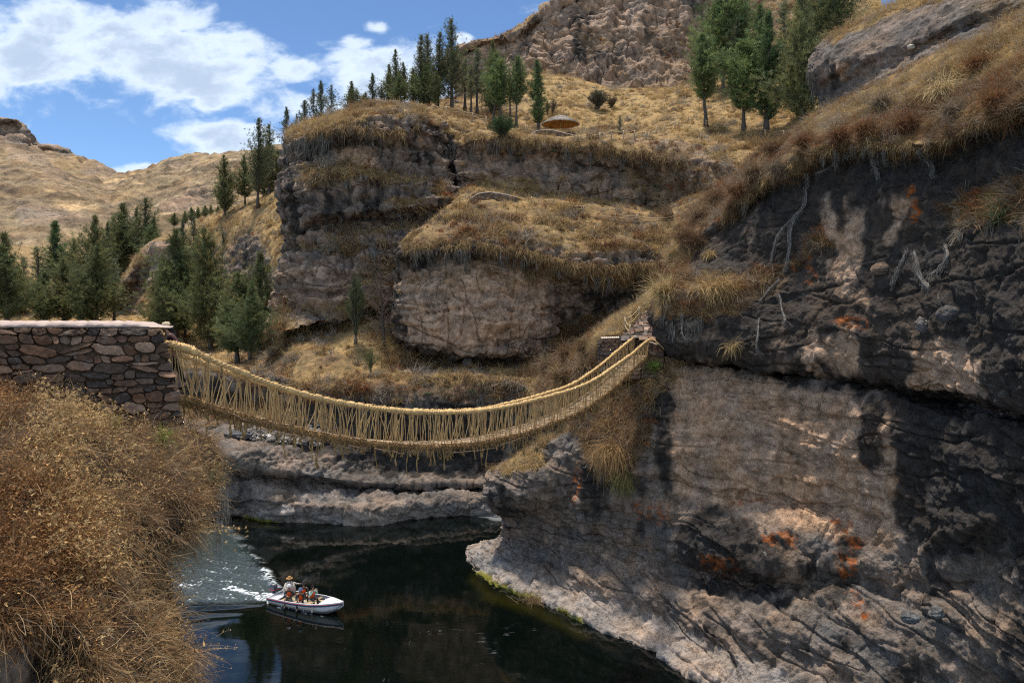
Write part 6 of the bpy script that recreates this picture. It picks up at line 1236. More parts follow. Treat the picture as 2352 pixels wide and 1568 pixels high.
def cord_geo(mb, p, q, r_):
    t = np.linspace(0, 1, 7)[:, None]; L = np.linalg.norm(q - p); c = p * (1 - t) + q * t + np.sin(t * math.pi) * (rng.normal(size=3) * 0.035 * L) + rng.normal(size=(7, 3)) * 0.004
    c = np.concatenate([[p + np.array([0, 0, 0.05]) + across * rng.normal() * 0.05], c]); col = ROPE * rng.uniform(0.62, 1.15)
    mb.tube(c - BO, r_ * (1 + 0.15 * np.sin(np.arange(8) * 2.5)), 4, col, cap=False)
near_c.sort(key=lambda c: c[0])
for s, p, q in near_c[:100]:
    mb = MB(); cord_geo(mb, p, q, rng.uniform(0.010, 0.016)); mb.build('side_cord', M_ROPE, BR)
mb = MB()
for s, p, q in near_c[100:] + far_c: cord_geo(mb, p, q, rng.uniform(0.010, 0.016))
o = mb.build('side_cord', M_ROPE, BR); o['kind'] = 'stuff'
print('cords', len(near_c), len(far_c))
# knot of the near hand rope at the wall, and the rope tails tied to the stone pier
mb = MB(); p = rail_n[4]
for k in range(9):
    a = k * 0.7; mb.tube(np.array([p + np.array([0.035 * k - 0.1, 0.06 * k - 0.05, -0.02 * k + 0.02]) + 0.10 * np.array([0.3 * math.cos(t + a), -0.7 * math.cos(t + a), math.sin(t + a)]) for t in np.linspace(0, 6.0, 14)]) - BO, 0.034, 5, ROPE * rng.uniform(0.85, 1.2))
mb.build('knot', M_ROPE, BR)
mb = MB(); e = rail_n[-1]; q = [e, np.array(at(1497, 776, 45.6)), np.array(at(1506, 783, 44.8)), np.array(at(1517, 792, 44.7)), np.array(at(1524, 800, 44.6))]
mb.tube(spline(np.array(q), 20) - BO, 0.035, 5, ROPE * 0.85); mb.tube(spline(np.array(q) + np.array([0.03, -0.05, -0.06]), 20) - BO, 0.025, 5, ROPE * 0.8)
mb.build('anchor_rope', M_ROPE, BR)

# ------------------------------------------------------------------ rope fences along the paths
def fence(posts, hpx, label, rope=2, sag=0.12, D=None, r=0.05, col=(0.46, 0.34, 0.22), tail=None, lift=0.0):
    g = []
    for k, p in enumerate(posts):
        d = D[k] if D is not None else (p[2] if len(p) > 2 else None)
        g.append(np.array(ground(p[0], p[1]) if d is None else at(p[0], p[1], d)))
    o = g[0]; fr = empty('rope_fence', o); tops = []
    for k, q in enumerate(g):
        h = (hpx[k] if hasattr(hpx, '__len__') else hpx) / F * q[1]; mb = MB(); ln = rng.normal(size=2) * 0.03
        tp = q + np.array([ln[0], ln[1], h]); mb.tube(np.array([q - np.array([0, 0, 0.3]), (q + tp) / 2, tp]) - o, [r * 1.05, r, r * 0.9], 6, np.array(col) * rng.uniform(0.8, 1.25)); mb.build('post', M_WOOD, fr); tops.append((q, tp, h))
    if tail is not None: t = np.array(at(*tail)); tops.append((t - np.array([0, 0, tops[-1][2] * 0.9]), t, tops[-1][2]))
    for lv in range(rope):
        mb = MB()
        for (q1, t1, h1), (q2, t2, h2) in zip(tops[:-1], tops[1:]):
            a = t1 + (q1 - t1) * (0.06 + 0.45 * lv); b = t2 + (q2 - t2) * (0.06 + 0.45 * lv); s = np.linspace(0, 1, 8)[:, None]; L = np.linalg.norm(b - a)
            mb.tube(a * (1 - s) + b * s - np.array([0, 0, 1]) * sag * L * 4 * s * (1 - s) * 0.6 - o, r * 0.42, 4, np.array((0.52, 0.38, 0.20)) * rng.uniform(0.8, 1.1), cap=False)
        mb.build('rope', M_ROPE, fr)
    tag(fr, label, 'fence', 'rope fences beside the paths')
fence([(1353, 316), (1366, 319), (1378, 321), (1404, 318), (1432, 317), (1458, 318), (1484, 318)], [12, 10, 16, 19, 17, 19, 16], 'rope fence with short posts on the rim right of the shelter wall', r=0.085)
fence([(1494, 311, 98), (1509, 311, 98), (1526, 304, 99), (1550, 292, 100), (1558, 288, 101), (1580, 280, 103)], [13, 21, 17, 13, 14, 12], 'rope fence climbing the sloping path beyond the rim', r=0.08)
fence([(1622, 288, None), (1669, 298, None), (1713, 305, None), (1758, 312, None), (1800, 315, None)], [12, 13, 17, 15, 16], 'rope fence running under the trunks of the right grove', r=0.08)
fence([(1220, 466), (1268, 472), (1340, 486), (1413, 505), (1463, 506), (1511, 512, 83), (1549, 509, 82.5), (1582, 515, 80.5), (1628, 516, 78)], [15, 15, 14, 15, 13, 13, 15, 15, 17], 'long rope fence along the grassy bench under the overhanging band', r=0.065)
fence([(968, 250), (995, 253), (1025, 258), (1055, 263), (1086, 272), (1117, 281)], [12, 14, 14, 13, 13, 14], 'rope fence on the outcrop top below the tallest pines', r=0.085)
fence([(1207, 306), (1158, 300)], [20, 16], 'short rope fence between the low green bush and the shelter wall', r=0.085)
fence([(1448.5, 770, 46.5), (1434, 759, 48.2), (1470, 730, 49.9)], [25, 31, 26], 'wooden posts with slack hand ropes beside the stone steps', r=0.055, sag=0.16, tail=(1511, 675, 53))

# ------------------------------------------------------------------ thatched shelter
def shelter():
    c = np.array(at(1287, 284, 103.5)); gz = np.array(ground(1287, 303))[2]; Rr = 2.5; r = empty('thatched_shelter', (c[0], c[1], c[2] - 1.9)); o = np.array(r.location)
    n = 40; m = 10; an = np.arange(n) / n * 2 * math.pi; rad = np.linspace(0.02, 1, m)
    def dome(off, k): 
        return np.stack([np.stack([rad[:, None] * Rr * k * np.cos(an)[None], rad[:, None] * Rr * k * np.sin(an)[None], np.repeat((1.15 * (1 - rad ** 1.55) + off)[:, None], n, 1)], -1)], 0)[0]
    V1 = dome(0.0, 1.0) + 0; V2 = dome(-0.14, 0.985); V = np.concatenate([V1.reshape(-1, 3), V2.reshape(-1, 3)]) + c - o
    V = V + 0.05 * np.stack([fbm(V * 2, 2)] * 3, -1)
    i = np.arange(m - 1)[:, None] * n; j = np.arange(n)[None]; j2 = (j + 1) % n
    Q1 = np.stack([i + j, i + n + j, i + n + j2, i + j2], -1).reshape(-1, 4); Q2 = Q1[:, ::-1] + m * n
    L = (m - 1) * n; E = np.stack([L + j[0], L + m * n + j[0], L + m * n + j2[0], L + j2[0]], -1)
    cl = np.concatenate([np.tile((0.33, 0.29, 0.25), (m * n, 1)), np.tile((0.62, 0.31, 0.09), (m * n, 1))]) * (1 + 0.3 * fbm(V * 4, 3))[:, None]  # underside colour holds the orange glow of light through the thatch
    mesh_np('roof', V, np.concatenate([Q1, Q2, E]), M_GRASS, cl, r)
    N = 3600; a = rng.uniform(0, 6.28, N); q = np.sqrt(rng.random(N)); q = np.where(rng.random(N) < 0.35, 1.0, q)
    b = np.stack([Rr * q * np.cos(a), Rr * q * np.sin(a), 1.15 * (1 - q ** 1.55) + 0.02], -1) + c - o; out = np.stack([np.cos(a), np.sin(a), -0.55 - 0.3 * q], -1)
    V, T, C = blades(b, unit(out + rng.normal(size=(N, 3)) * 0.18), rng.uniform(0.18, 0.36, N), np.full(N, 0.022), np.tile([0, 0, -0.3], (N, 1)), np.array([0.38, 0.34, 0.29]) * rng.uniform(0.6, 1.35, (N, 1)))
    mesh_np('thatch', V, T, M_GRASS, C, r, smooth=False)
    mb = MB(); mb.tube(np.array([(c[0], c[1], gz - 0.4), (c[0] + 0.02, c[1], (gz + c[2]) / 2), (c[0], c[1], c[2] + 1.0)]) - o, [0.09, 0.08, 0.07], 8, (0.42, 0.26, 0.11)); mb.build('post', M_WOOD, r)
    for k in range(10):
        t = k / 10 * 6.283 + 0.2; d = np.array([math.cos(t), math.sin(t), 0]); mb = MB()
        mb.tube(np.array([c + np.array([0, 0, 0.92]), c + d * Rr * 0.5 + np.array([0, 0, 0.62]), c + d * Rr * 0.96 + np.array([0, 0, -0.10])]) - o, 0.035, 5, (0.50, 0.30, 0.12)); mb.build('rafter', M_WOOD, r)
    for k in range(5):
        t = k / 5 * 6.283; d = np.array([math.cos(t), math.sin(t), 0]); mb = MB(); mb.tube(np.array([c + np.array([0, 0, 0.1]), c + d * Rr * 0.62 + np.array([0, 0, 0.40])]) - o, 0.03, 5, (0.50, 0.31, 0.13)); mb.build('brace', M_WOOD, r)
    mb = MB(); t = np.linspace(0, 6.283, 30); mb.tube(np.stack([np.cos(t) * Rr * 0.62, np.sin(t) * Rr * 0.62, 0 * t + 0.42], -1) + c - o, 0.03, 4, (0.50, 0.31, 0.13)); mb.build('ring', M_WOOD, r)
    tag(r, 'round shelter with a shaggy grey thatch and an ochre underside on one post', 'shelter')
shelter()

# ------------------------------------------------------------------ the dry thicket on the near bank
def arcs(base, d0, L, width, droop, col, seg=5, wig=0.22):
    n = len(base); P = [base]; d = d0.copy()
    for k in range(seg):
        d = unit(d + np.array([0, 0, -1.0]) * droop[:, None] / seg + rng.normal(size=(n, 3)) * wig); P.append(P[-1] + d * (L / seg)[:, None])
    P = np.stack(P, 1); side = unit(np.cross(d0, rng.normal(size=(n, 3))))[:, None] * width[:, None, None] * np.linspace(1, 0.35, seg + 1)[None, :, None]
    V = np.stack([P - side, P + side], 2).reshape(-1, 3); k = np.arange(n)[:, None] * (2 * seg + 2)
    Q = np.concatenate([k + [2 * s, 2 * s + 1, 2 * s + 3, 2 * s + 2] for s in range(seg)]).astype(np.int32)
    return V, Q, np.repeat(col, 2 * seg + 2, 0), P
def thicket():
    Vs, Qs, Cs = [], [], []; n0 = 0
    def put(V, Q, C):
        nonlocal n0
        Vs.append(V); Qs.append(Q + n0); Cs.append(C); n0 += len(V)
    bare = polymask(Ln.px, Ln.py, [(-130, 1500), (30, 1470), (105, 1445), (125, 1568), (140, 1900), (-130, 1900)], 10)
    w = (1 - bare) * (Ln.py < 1700) * (0.04 + sst(fbm(Ln.P / 0.42 + 3, 3), -0.12, 0.22))
    S, B_ = np.array([0.41, 0.255, 0.118]), np.array([0.20, 0.11, 0.052]); RU = np.array([0.22, 0.105, 0.04]); GR = np.array([0.30, 0.23, 0.155])
    def zone(px, py):
        rust = polymask(px, py, [(-540, 1010), (120, 1080), (220, 1200), (170, 1420), (-540, 1480)], 70); rust = np.maximum(rust, 0.8 * polymask(px, py, [(-540, 860), (90, 880), (60, 980), (-540, 980)], 40))
        head = polymask(px, py, [(60, 860), (250, 930), (280, 1080), (230, 1400), (120, 1300), (90, 1000)], 60)
        return rust, head
    # tussocks of stems, each with its own lean
    nt = 1800; pos, nr, br, px, py = scatter(Ln, nt, w); rust, head = zone(px, py)
    tone = np.clip(0.5 + 0.8 * fbm(pos / 0.8, 3) * 2 + rng.normal(size=nt) * 0.22, 0, 1)
    fv = np.stack([fbm(pos / 0.7 + 11, 2), 0.3 * fbm(pos / 0.7 + 41, 2), fbm(pos / 0.7 + 71, 2)], -1) * 2.6
    tl = unit(nr * 0.45 + np.array([0.25, -0.1, 0.25]) + fv + rng.normal(size=(nt, 3)) * 0.28)
    k = 22; i = np.repeat(np.arange(nt), k); n = len(i)
    base = pos[i] + rng.normal(size=(n, 3)) * 0.06 - nr[i] * 0.04
    d = unit(tl[i] + rng.normal(size=(n, 3)) * 0.36); L = np.where(rng.random(nt) < 0.3, 0.75, 0.4)[i] * rng.uniform(0.4, 1.25, n)
    c = S + (B_ - S) * tone[i][:, None]; c = np.where((rust[i] > rng.random(n))[:, None], RU * 1.15, c); g = rng.random(n); c = np.where((g < 0.17)[:, None], GR, c); c = c * rng.uniform(0.4, 1.5, (n, 1))
    V, Q, C, P = arcs(base, d, L, rng.uniform(0.0022, 0.0058, n), rng.uniform(0.5, 2.0, n), c, 5, 0.16); put(V, Q, C)
    # long pale stems thrown across
    n = 520; pos2, nr2, _, px2, py2 = scatter(Ln, n, w); d = unit(nr2 * 0.6 + np.array([0.35, -0.1, 0.35]) + rng.normal(size=(n, 3)) * 0.6)
    V, Q, C, P2 = arcs(pos2, d, rng.uniform(0.35, 0.95, n), rng.uniform(0.0035, 0.007, n), rng.uniform(0.8, 2.2, n), np.array([0.52, 0.36, 0.18]) * rng.uniform(0.55, 1.15, (n, 1)), 7, 0.17); put(V, Q, C)
    # hanging vines
    n = 520; pos3, nr3, _, px3, py3 = scatter(Ln, n, w * polymask(Ln.px, Ln.py, [(80, 1250), (300, 1150), (460, 1080), (480, 1200), (420, 1600), (110, 1600)], 40)); d = unit(nr3 * 0.6 + rng.normal(size=(n, 3)) * 0.3)
    V, Q, C, P3 = arcs(pos3, d, rng.uniform(0.5, 1.1, n), rng.uniform(0.0025, 0.005, n), rng.uniform(3.0, 5.0, n), np.array([0.46, 0.33, 0.18]) * rng.uniform(0.5, 1.2, (n, 1)), 7, 0.13); put(V, Q, C)
    # small curled leaves and seed heads along the stems
    def leaves(n, PP, colr, size, sel, rs=0.6):
        j = rng.choice(np.nonzero(sel)[0], n); t = rng.integers(1, PP.shape[1], n); b = PP[j, t] + rng.normal(size=(n, 3)) * 0.025
        d = unit(rng.normal(size=(n, 3))); s = size * rng.uniform(0.5, 1.4, n); V, T, C = blades(b, d, s, s * 0.34, rng.normal(size=(n, 3)) * 0.9, colr * rng.uniform(0.45, 1.5, (n, 1)))
        return V, T, C
    P = P if False else None
    return Vs, Qs, Cs, (pos, nr, rust, head, tone), leaves, zone, w, P2, P3
Vs, Qs, Cs, (tp, tn, t_rust, t_head, t_tone), _lv, _zone, _w, _P2, _P3 = thicket()
TH = empty('dry_thicket', at(300, 1200, 11)); tho = np.array(TH.location); tag(TH, 'tangled dry brown thicket smothering the near bank at lower left', 'thicket', kind='stuff')
mesh_np('stem', np.concatenate(Vs) - tho, np.concatenate(Qs), M_GRASS, np.concatenate(Cs), TH, smooth=False)
LV, LT, LC = [], [], []; ln0 = 0
def leafput(pos, nr, n, w, col, size, spread, up):
    global ln0
    p = w / w.sum(); j = rng.choice(len(pos), n, p=p); b = pos[j] + rng.normal(size=(n, 3)) * spread + nr[j] * rng.uniform(0.0, up, (n, 1)) + np.array([0, 0, 1]) * rng.uniform(-0.03, up, (n, 1))
    s = size * rng.uniform(0.45, 1.5, n); d = unit(rng.normal(size=(n, 3)))
    col = np.array(col) * (0.75 + 0.5 * rng.random(len(pos)))[j][:, None] * rng.uniform(0.5, 1.45, (n, 1))
    V, T, C = blades(b, d, s, s * 0.30, rng.normal(size=(n, 3)) * 0.9, col); LV.append(V); LT.append(T + ln0); LC.append(C); ln0 += len(V)
leafput(tp, tn, 46000, t_rust + 0.02, (0.23, 0.11, 0.043), 0.030, 0.13, 0.20)
leafput(tp, tn, 9000, t_rust + 0.05, (0.44, 0.24, 0.09), 0.030, 0.13, 0.24)
leafput(tp, tn, 16000, t_head + 0.12, (0.48, 0.31, 0.13), 0.034, 0.13, 0.22)
leafput(tp, tn, 16000, 1 - t_rust + 0.01, (0.33, 0.19, 0.085), 0.030, 0.14, 0.14)
# seed heads: tight little tufts at stem tips
j = rng.choice(len(tp), 800, p=(t_head + 0.06) / (t_head + 0.06).sum()); hc = tp[j] + tn[j] * rng.uniform(0.08, 0.32, (800, 1)) + np.array([0, 0, 1]) * rng.uniform(0.05, 0.3, (800, 1)) + rng.normal(size=(800, 3)) * 0.08
hb = np.repeat(hc, 14, 0) + rng.normal(size=(800 * 14, 3)) * 0.012; d = unit(rng.normal(size=hb.shape)); V, T, C = blades(hb, d, rng.uniform(0.02, 0.045, len(hb)), np.full(len(hb), 0.006), rng.normal(size=hb.shape) * 0.4, np.array([0.58, 0.41, 0.20]) * rng.uniform(0.6, 1.25, (len(hb), 1)))
LV.append(V); LT.append(T + ln0); LC.append(C); ln0 += len(V)
mesh_np('leaf_litter', np.concatenate(LV) - tho, np.concatenate(LT), M_GRASS, np.concatenate(LC), TH, smooth=False)
# taller plants standing out of the thicket
def weed(x, yb, h, label, col, n=26, lean=0.5, cat='plant', leafc=None, D=None, nl=240, spread=0.45):
    g = np.array(ground(x, yb) if D is None else at(x, yb, D)); Lh = h / F * g[1]; b = np.repeat(g[None], n, 0) + rng.normal(size=(n, 3)) * 0.03
    d = unit(np.array([lean * 0.5, 0, 1.0]) + rng.normal(size=(n, 3)) * spread); V, Q, C, P = arcs(b, d, Lh * rng.uniform(0.6, 1.15, n), rng.uniform(0.0025, 0.0045, n), rng.uniform(0.1, 0.9, n), np.array(col) * rng.uniform(0.7, 1.2, (n, 1)), 6, 0.12)
    r = empty('dry_plant', g); mesh_np('stem', V - g, Q, M_GRASS, C, r, smooth=False)
    if nl:
        j = rng.integers(0, n, nl); t = rng.integers(2, 7, nl); bb = P[j, t] + rng.normal(size=(nl, 3)) * 0.012; V, T, C = blades(bb, unit(rng.normal(size=(nl, 3)) + np.array([0, 0, 0.4])), rng.uniform(0.02, 0.05, nl), np.full(nl, 0.008), rng.normal(size=(nl, 3)) * 0.5, np.array(leafc or col) * rng.uniform(0.6, 1.3, (nl, 1)))
        o_ = mesh_np('foliage', V - g, T, M_GRASS, C, r, smooth=False)
    tag(r, label, cat)
weed(240, 925, 120, 'spindly pale dry plant with seed heads standing against the stone wall', (0.60, 0.44, 0.22), 22, 0.0, nl=420, spread=0.28)
weed(262, 935, 70, 'low dry stems leaning right across the foot of the stone wall', (0.55, 0.40, 0.20), 16, 2.0, nl=160, spread=0.5)
weed(377, 1022, 50, 'green tinged tuft at the base of the stone wall corner', (0.26, 0.26, 0.07), 70, 0.1, leafc=(0.25, 0.27, 0.07), nl=500, spread=0.4)
weed(262, 985, 36, 'ochre green tuft left along the wall base', (0.30, 0.23, 0.08), 60, 0.1, nl=420, spread=0.45)
weed(478, 1100, 60, 'green blades hanging at the edge of the near bank', (0.17, 0.17, 0.075), 60, 1.6, leafc=(0.2, 0.19, 0.08), nl=0, spread=0.7)
weed(420, 1225, 150, 'long branched dry stem arching out over the boat wake', (0.58, 0.40, 0.19), 9, 5.0, nl=260, spread=0.35)
weed(424, 1390, 130, 'forked dry twig reaching over the water below the wake', (0.58, 0.40, 0.20), 8, 4.5, nl=220, spread=0.3)
weed(425, 1505, 110, 'wispy dry twig over the pale reflection at the bottom', (0.55, 0.38, 0.20), 9, 3.5, nl=200, spread=0.5)
st = []
for (x, y, D) in [(512, 1115, 15.8), (517, 1120, 15.9), (521, 1128, 16.2), (500, 1190, 15.2), (506, 1195, 15.4)]: st += [np.array(at(x + rng.normal() * 3, y, D)) for _ in range(16)]
st = np.array(st); n = len(st); V, Q, C = strands(st, rng.uniform(0.5, 1.05, n), rng.uniform(0.003, 0.006, n), np.array([0.36, 0.33, 0.28]) * rng.uniform(0.6, 1.2, (n, 1)), 0.05)
o = mesh_np('hanging_moss', V, Q, M_GRASS, C, smooth=False); tag(o, 'two grey moss strands dangling from the edge of the near bank', 'moss')

# ------------------------------------------------------------------ boulders, stones
def boulder(x, y, w, h, label, D=None, col=(0.17, 0.15, 0.13), dep=0.9, seed=0, cat='boulder', jit=0.5, name='boulder', group=None, up=0.5):
    g = np.array(ground(x, y) if D is None else at(x, y, D)); s = g[1] / F; mb = MB()
    mb.ball((0, 0, 0), (w * s / 2, w * s / 2 * dep, h * s / 2), 56, 36, (1, 1, 1), jit=jit, seed=seed, freq=1.3)
    V = mb.V[0]; V = V + unit(V) * (0.06 * w * s * fbm(V / (0.16 * w * s) + seed, 4))[:, None]; mb.V[0] = V
    c = np.array(col) * np.clip(1 + 0.7 * fbm(V / (0.12 * w * s) + 4 + seed, 5, 0.65), 0.35, 1.9)[:, None]; mb.C[0] = c
    o = mb.build(name, M_NEAR); o.location = g + np.array([0, 0.2 * w * s, 0]); tag(o, label, cat, group); return o
boulder(655, 1170, 110, 58, 'largest pale rounded boulder at the shoreline under the bridge', D=61.8, col=(0.27, 0.235, 0.21), seed=1)
boulder(755, 1180, 100, 48, 'second pale rounded boulder at the shoreline, right of the largest', D=61.8, col=(0.24, 0.21, 0.19), seed=2)
boulder(842, 1190, 120, 34, 'low pale shoreline boulder furthest right under the bridge', D=62.2, col=(0.26, 0.225, 0.2), seed=3)
boulder(556, 1150, 60, 30, 'grey boulder at the left end of the shoreline', D=62.8, col=(0.25, 0.22, 0.20), seed=4)
boulder(1074, 838, 22, 32, 'dark standing boulder on the ledge in front of the big rock block', col=(0.15, 0.135, 0.125), seed=5, dep=0.7)
boulder(1046, 852, 12, 9, 'small stone left of the standing boulder on the ledge', col=(0.17, 0.15, 0.14), seed=6)
boulder(2186, 722, 52, 40, 'round grey boulder set in the black right hand cliff', col=(0.10, 0.092, 0.09), seed=7, jit=0.25)
boulder(2030, 618, 46, 30, 'tan oval boulder bulging from the middle of the right hand cliff', col=(0.2, 0.14, 0.10), seed=8, jit=0.25)
boulder(2122, 748, 30, 34, 'angular grey block wedged in the tan cliff face', col=(0.17, 0.15, 0.14), seed=9, jit=0.6)
boulder(2155, 1410, 34, 30, 'bluish grey stone set in the lower right cliff', col=(0.13, 0.132, 0.13), seed=10, jit=0.5)
boulder(2093, 1420, 40, 26, 'grey flat stone in the lower right cliff beside the orange streak', col=(0.12, 0.12, 0.12), seed=11, jit=0.5, D=30.2)
boulder(2095, 107, 18, 12, 'pale cushion shaped stone on the dark slanting slab', col=(0.50, 0.45, 0.36), seed=12, jit=0.2)
boulder(1360, 1412, 62, 34, 'pale smooth boulder at the water edge of the right bank', col=(0.23, 0.2, 0.18), seed=13, jit=0.4, D=43.0)
boulder(1415, 1450, 56, 26, 'flat pale boulder below the smooth one on the right bank', col=(0.22, 0.19, 0.17), seed=14, jit=0.4, D=41.0)
boulder(1092, 1282, 40, 36, 'pale nose of rock at the tip of the right bank', col=(0.3, 0.265, 0.235), seed=15, jit=0.4, D=52.6)
boulder(545, 1000, 70, 26, 'dark flat boulder beside the gravel on the far shore', col=(0.13, 0.12, 0.12), seed=16, jit=0.5)
# gravel patch on the shore
mb = MB()
for k in range(620):
    x = rng.uniform(545, 735); y = 1006 + (x - 545) * 0.09 - rng.beta(1.2, 1.6) * 42 + rng.normal() * 3; g = np.array(ground(x, y)); r_ = rng.uniform(0.07, 0.26) * (1.7 if rng.random() < 0.06 else 1)
    col = np.array([(0.14, 0.125, 0.12), (0.22, 0.19, 0.165), (0.30, 0.25, 0.20), (0.62, 0.57, 0.52)][rng.choice(4, p=[0.42, 0.32, 0.18, 0.08])]); mb.ball(g + np.array([0, 0, r_ * 0.25]), (r_, r_ * 0.9, r_ * 0.65), 7, 5, col * rng.uniform(0.7, 1.2), jit=0.5, seed=k, rz=rng.uniform(0, 3))
o = mb.build('gravel', M_STONE, smooth=False); tag(o, 'loose grey and white gravel on the far shore under the bridge', 'gravel', kind='stuff')
# dry brush heap at the water's edge
def heap(x, y, w, h, label, col, n=420, name='dry_plant', cat='plant', D=None, dirn=(0, -0.2, 0.6), droop=1.2, wd=0.012):
    g = np.array(ground(x, y) if D is None else at(x, y, D)); s = g[1] / F; b = np.repeat(g[None], n, 0) + rng.normal(size=(n, 3)) * np.array([w * s * 0.16, 0.1, 0.06]); d = unit(np.array(dirn) + rng.normal(size=(n, 3)) * 0.7)
    V, Q, C, P = arcs(b, d, h * s * rng.uniform(0.5, 1.2, n), np.full(n, wd), rng.uniform(droop * 0.5, droop * 1.5, n), np.array(col) * rng.uniform(0.5, 1.35, (n, 1)), 5, 0.2); o = mesh_np(name, V - g, Q, M_GRASS, C, smooth=False); o.location = g; tag(o, label, cat)
heap(1224, 1384, 60, 34, 'heap of dead brown brush in a hollow at the right bank waterline', (0.26, 0.17, 0.09), D=44.9)
heap(1528, 672, 70, 66, 'spiky dry grass tussock bristling above the steps on the cliff corner', (0.50, 0.37, 0.18), 700, 'grass_tussock', 'grass tussock', dirn=(-0.5, -0.3, 0.8))
heap(1652, 662, 130, 62, 'large golden grass tussock cushion on the overhang corner', (0.50, 0.34, 0.15), 1400, 'grass_tussock', 'grass tussock', droop=2.4)
heap(1412, 1030, 90, 80, 'thatch of brown hanging grass on the rock below the far bridge end', (0.36, 0.225, 0.10), 1500, 'grass_tussock', 'grass tussock', dirn=(-0.1, -0.5, 0.2), droop=2.6)
heap(1430, 1085, 50, 60, 'green tipped hanging grass tuft under the brown thatch', (0.26, 0.22, 0.09), 500, 'grass_tussock', 'grass tussock', dirn=(0, -0.5, 0.0), droop=3.0)
heap(1682, 798, 40, 36, 'small dry grass tuft on the black rock above the cleft', (0.40, 0.29, 0.14), 260, 'grass_tussock', 'grass tussock', droop=2.0)
heap(1502, 842, 30, 26, 'bright green tuft growing on the stone pier', (0.13, 0.20, 0.04), 240, 'grass_tussock', 'grass tussock', D=44.7, droop=0.8)
heap(1600, 848, 60, 22, 'dull green plants in the mouth of the cave beside the pier', (0.11, 0.13, 0.04), 300, 'grass_tussock', 'grass tussock', D=45.6, droop=0.8)
heap(2300, 500, 40, 60, 'dark green spiny rosette on the small grass ledge of the black cliff', (0.13, 0.15, 0.075), 200, 'grass_tussock', 'grass tussock', dirn=(0, -0.4, 0.4), droop=0.5, wd=0.016)
heap(2168, 215, 60, 70, 'large pale bunchgrass mound on the right hand slope', (0.55, 0.42, 0.22), 900, 'grass_tussock', 'grass tussock', dirn=(0, -0.3, 0.9), droop=2.0)
heap(1630, 585, 34, 26, 'small golden tuft on the lichened edge of the right cliff', (0.48, 0.33, 0.15), 240, 'grass_tussock', 'grass tussock', droop=1.6)
heap(1220, 625, 36, 40, 'brown grass beard hanging from the rock block brow', (0.30, 0.2, 0.1), 400, 'grass_tussock', 'grass tussock', dirn=(0, -0.5, 0.1), droop=3.0, wd=0.02)
for k, (x, y, w_, h_, l) in enumerate([(1236, 866, 70, 50, 'lowest brown twiggy bush beside the far ropes of the bridge'), (1262, 845, 60, 52, 'brown twiggy bush just uphill of the lowest one near the ropes'), (1296, 868, 70, 50, 'wide brown bush between the bank and the ropes'), (1306, 815, 60, 46, 'greyish brown bush halfway up the bank to the bridge end'), (1342, 850, 56, 50, 'brown bush in front of the stone retaining wall, lower'), (1345, 800, 50, 36, 'dry bush at the outer corner of the stone retaining wall'), (1330, 770, 60, 36, 'olive brown bush below the bright grass tongue'), (1360, 905, 60, 50, 'dark brush under the far part of the bridge deck'), (1300, 910, 60, 40, 'scruffy brush hidden partly by the bridge side cords')]):
    heap(x, y, w_, h_, l, [(0.22, 0.14, 0.075), (0.26, 0.18, 0.11), (0.19, 0.12, 0.06)][k % 3], 620, 'bush', 'bush', dirn=(0, -0.2, 0.7), droop=0.8, wd=0.016)
for k, (x, y, w_, h_, l) in enumerate([(1700, 440, 90, 40, 'rusty brown bush on the slope edge left of the longest root'), (1790, 390, 80, 40, 'rusty brown bush directly above the longest root'), (1990, 300, 90, 44, 'dark brown bush above the forked root tangle'), (2090, 290, 90, 46, 'rust coloured bush in the middle of the right brow'), (2200, 260, 110, 50, 'rust coloured bush near the right end of the brow'), (2290, 235, 90, 44, 'dark rusty bush at the right edge of the brow'), (1930, 315, 70, 36, 'grey brown bush on the brow between two root tangles'), (2030, 240, 80, 40, 'grey bunchgrass mound halfway up the right slope'), (2250, 150, 90, 44, 'grey brown bush high on the right slope'), (1850, 330, 70, 34, 'pale bush on the slope just right of the grove')]):
    heap(x, y, w_, h_, l, [(0.20, 0.095, 0.045), (0.24, 0.115, 0.05), (0.25, 0.19, 0.13)][(k * 2) % 3], 900, 'bush', 'bush', dirn=(0, -0.3, 0.6), droop=0.9, wd=0.010)
for k, (x, y, w_, h_, l) in enumerate([(1578, 548, 70, 44, 'brown bush at the lower end of the slope edge, above the lichened rock'), (1612, 500, 80, 50, 'brown bush on the slope edge, second from its lower end'), (1652, 462, 80, 46, 'grey brown bush on the slope edge beside the bench fence end'), (1690, 478, 60, 34, 'small brown bush on the brow right above the lichened rock'), (1738, 400, 90, 46, 'wide brown bush where the slope edge meets the brow'), (1600, 560, 60, 40, 'scruffy straw bush touching the lichened rock edge'), (1780, 345, 80, 40, 'brown bush in front of the right grove trunks'), (1545, 500, 70, 44, 'dark brown bush left of the slope edge on the bench')]):
    heap(x, y, w_, h_, l, [(0.20, 0.12, 0.065), (0.25, 0.17, 0.10), (0.17, 0.10, 0.055)][k % 3], 900, 'bush', 'bush', dirn=(0, -0.2, 0.6), droop=0.8, wd=0.012)
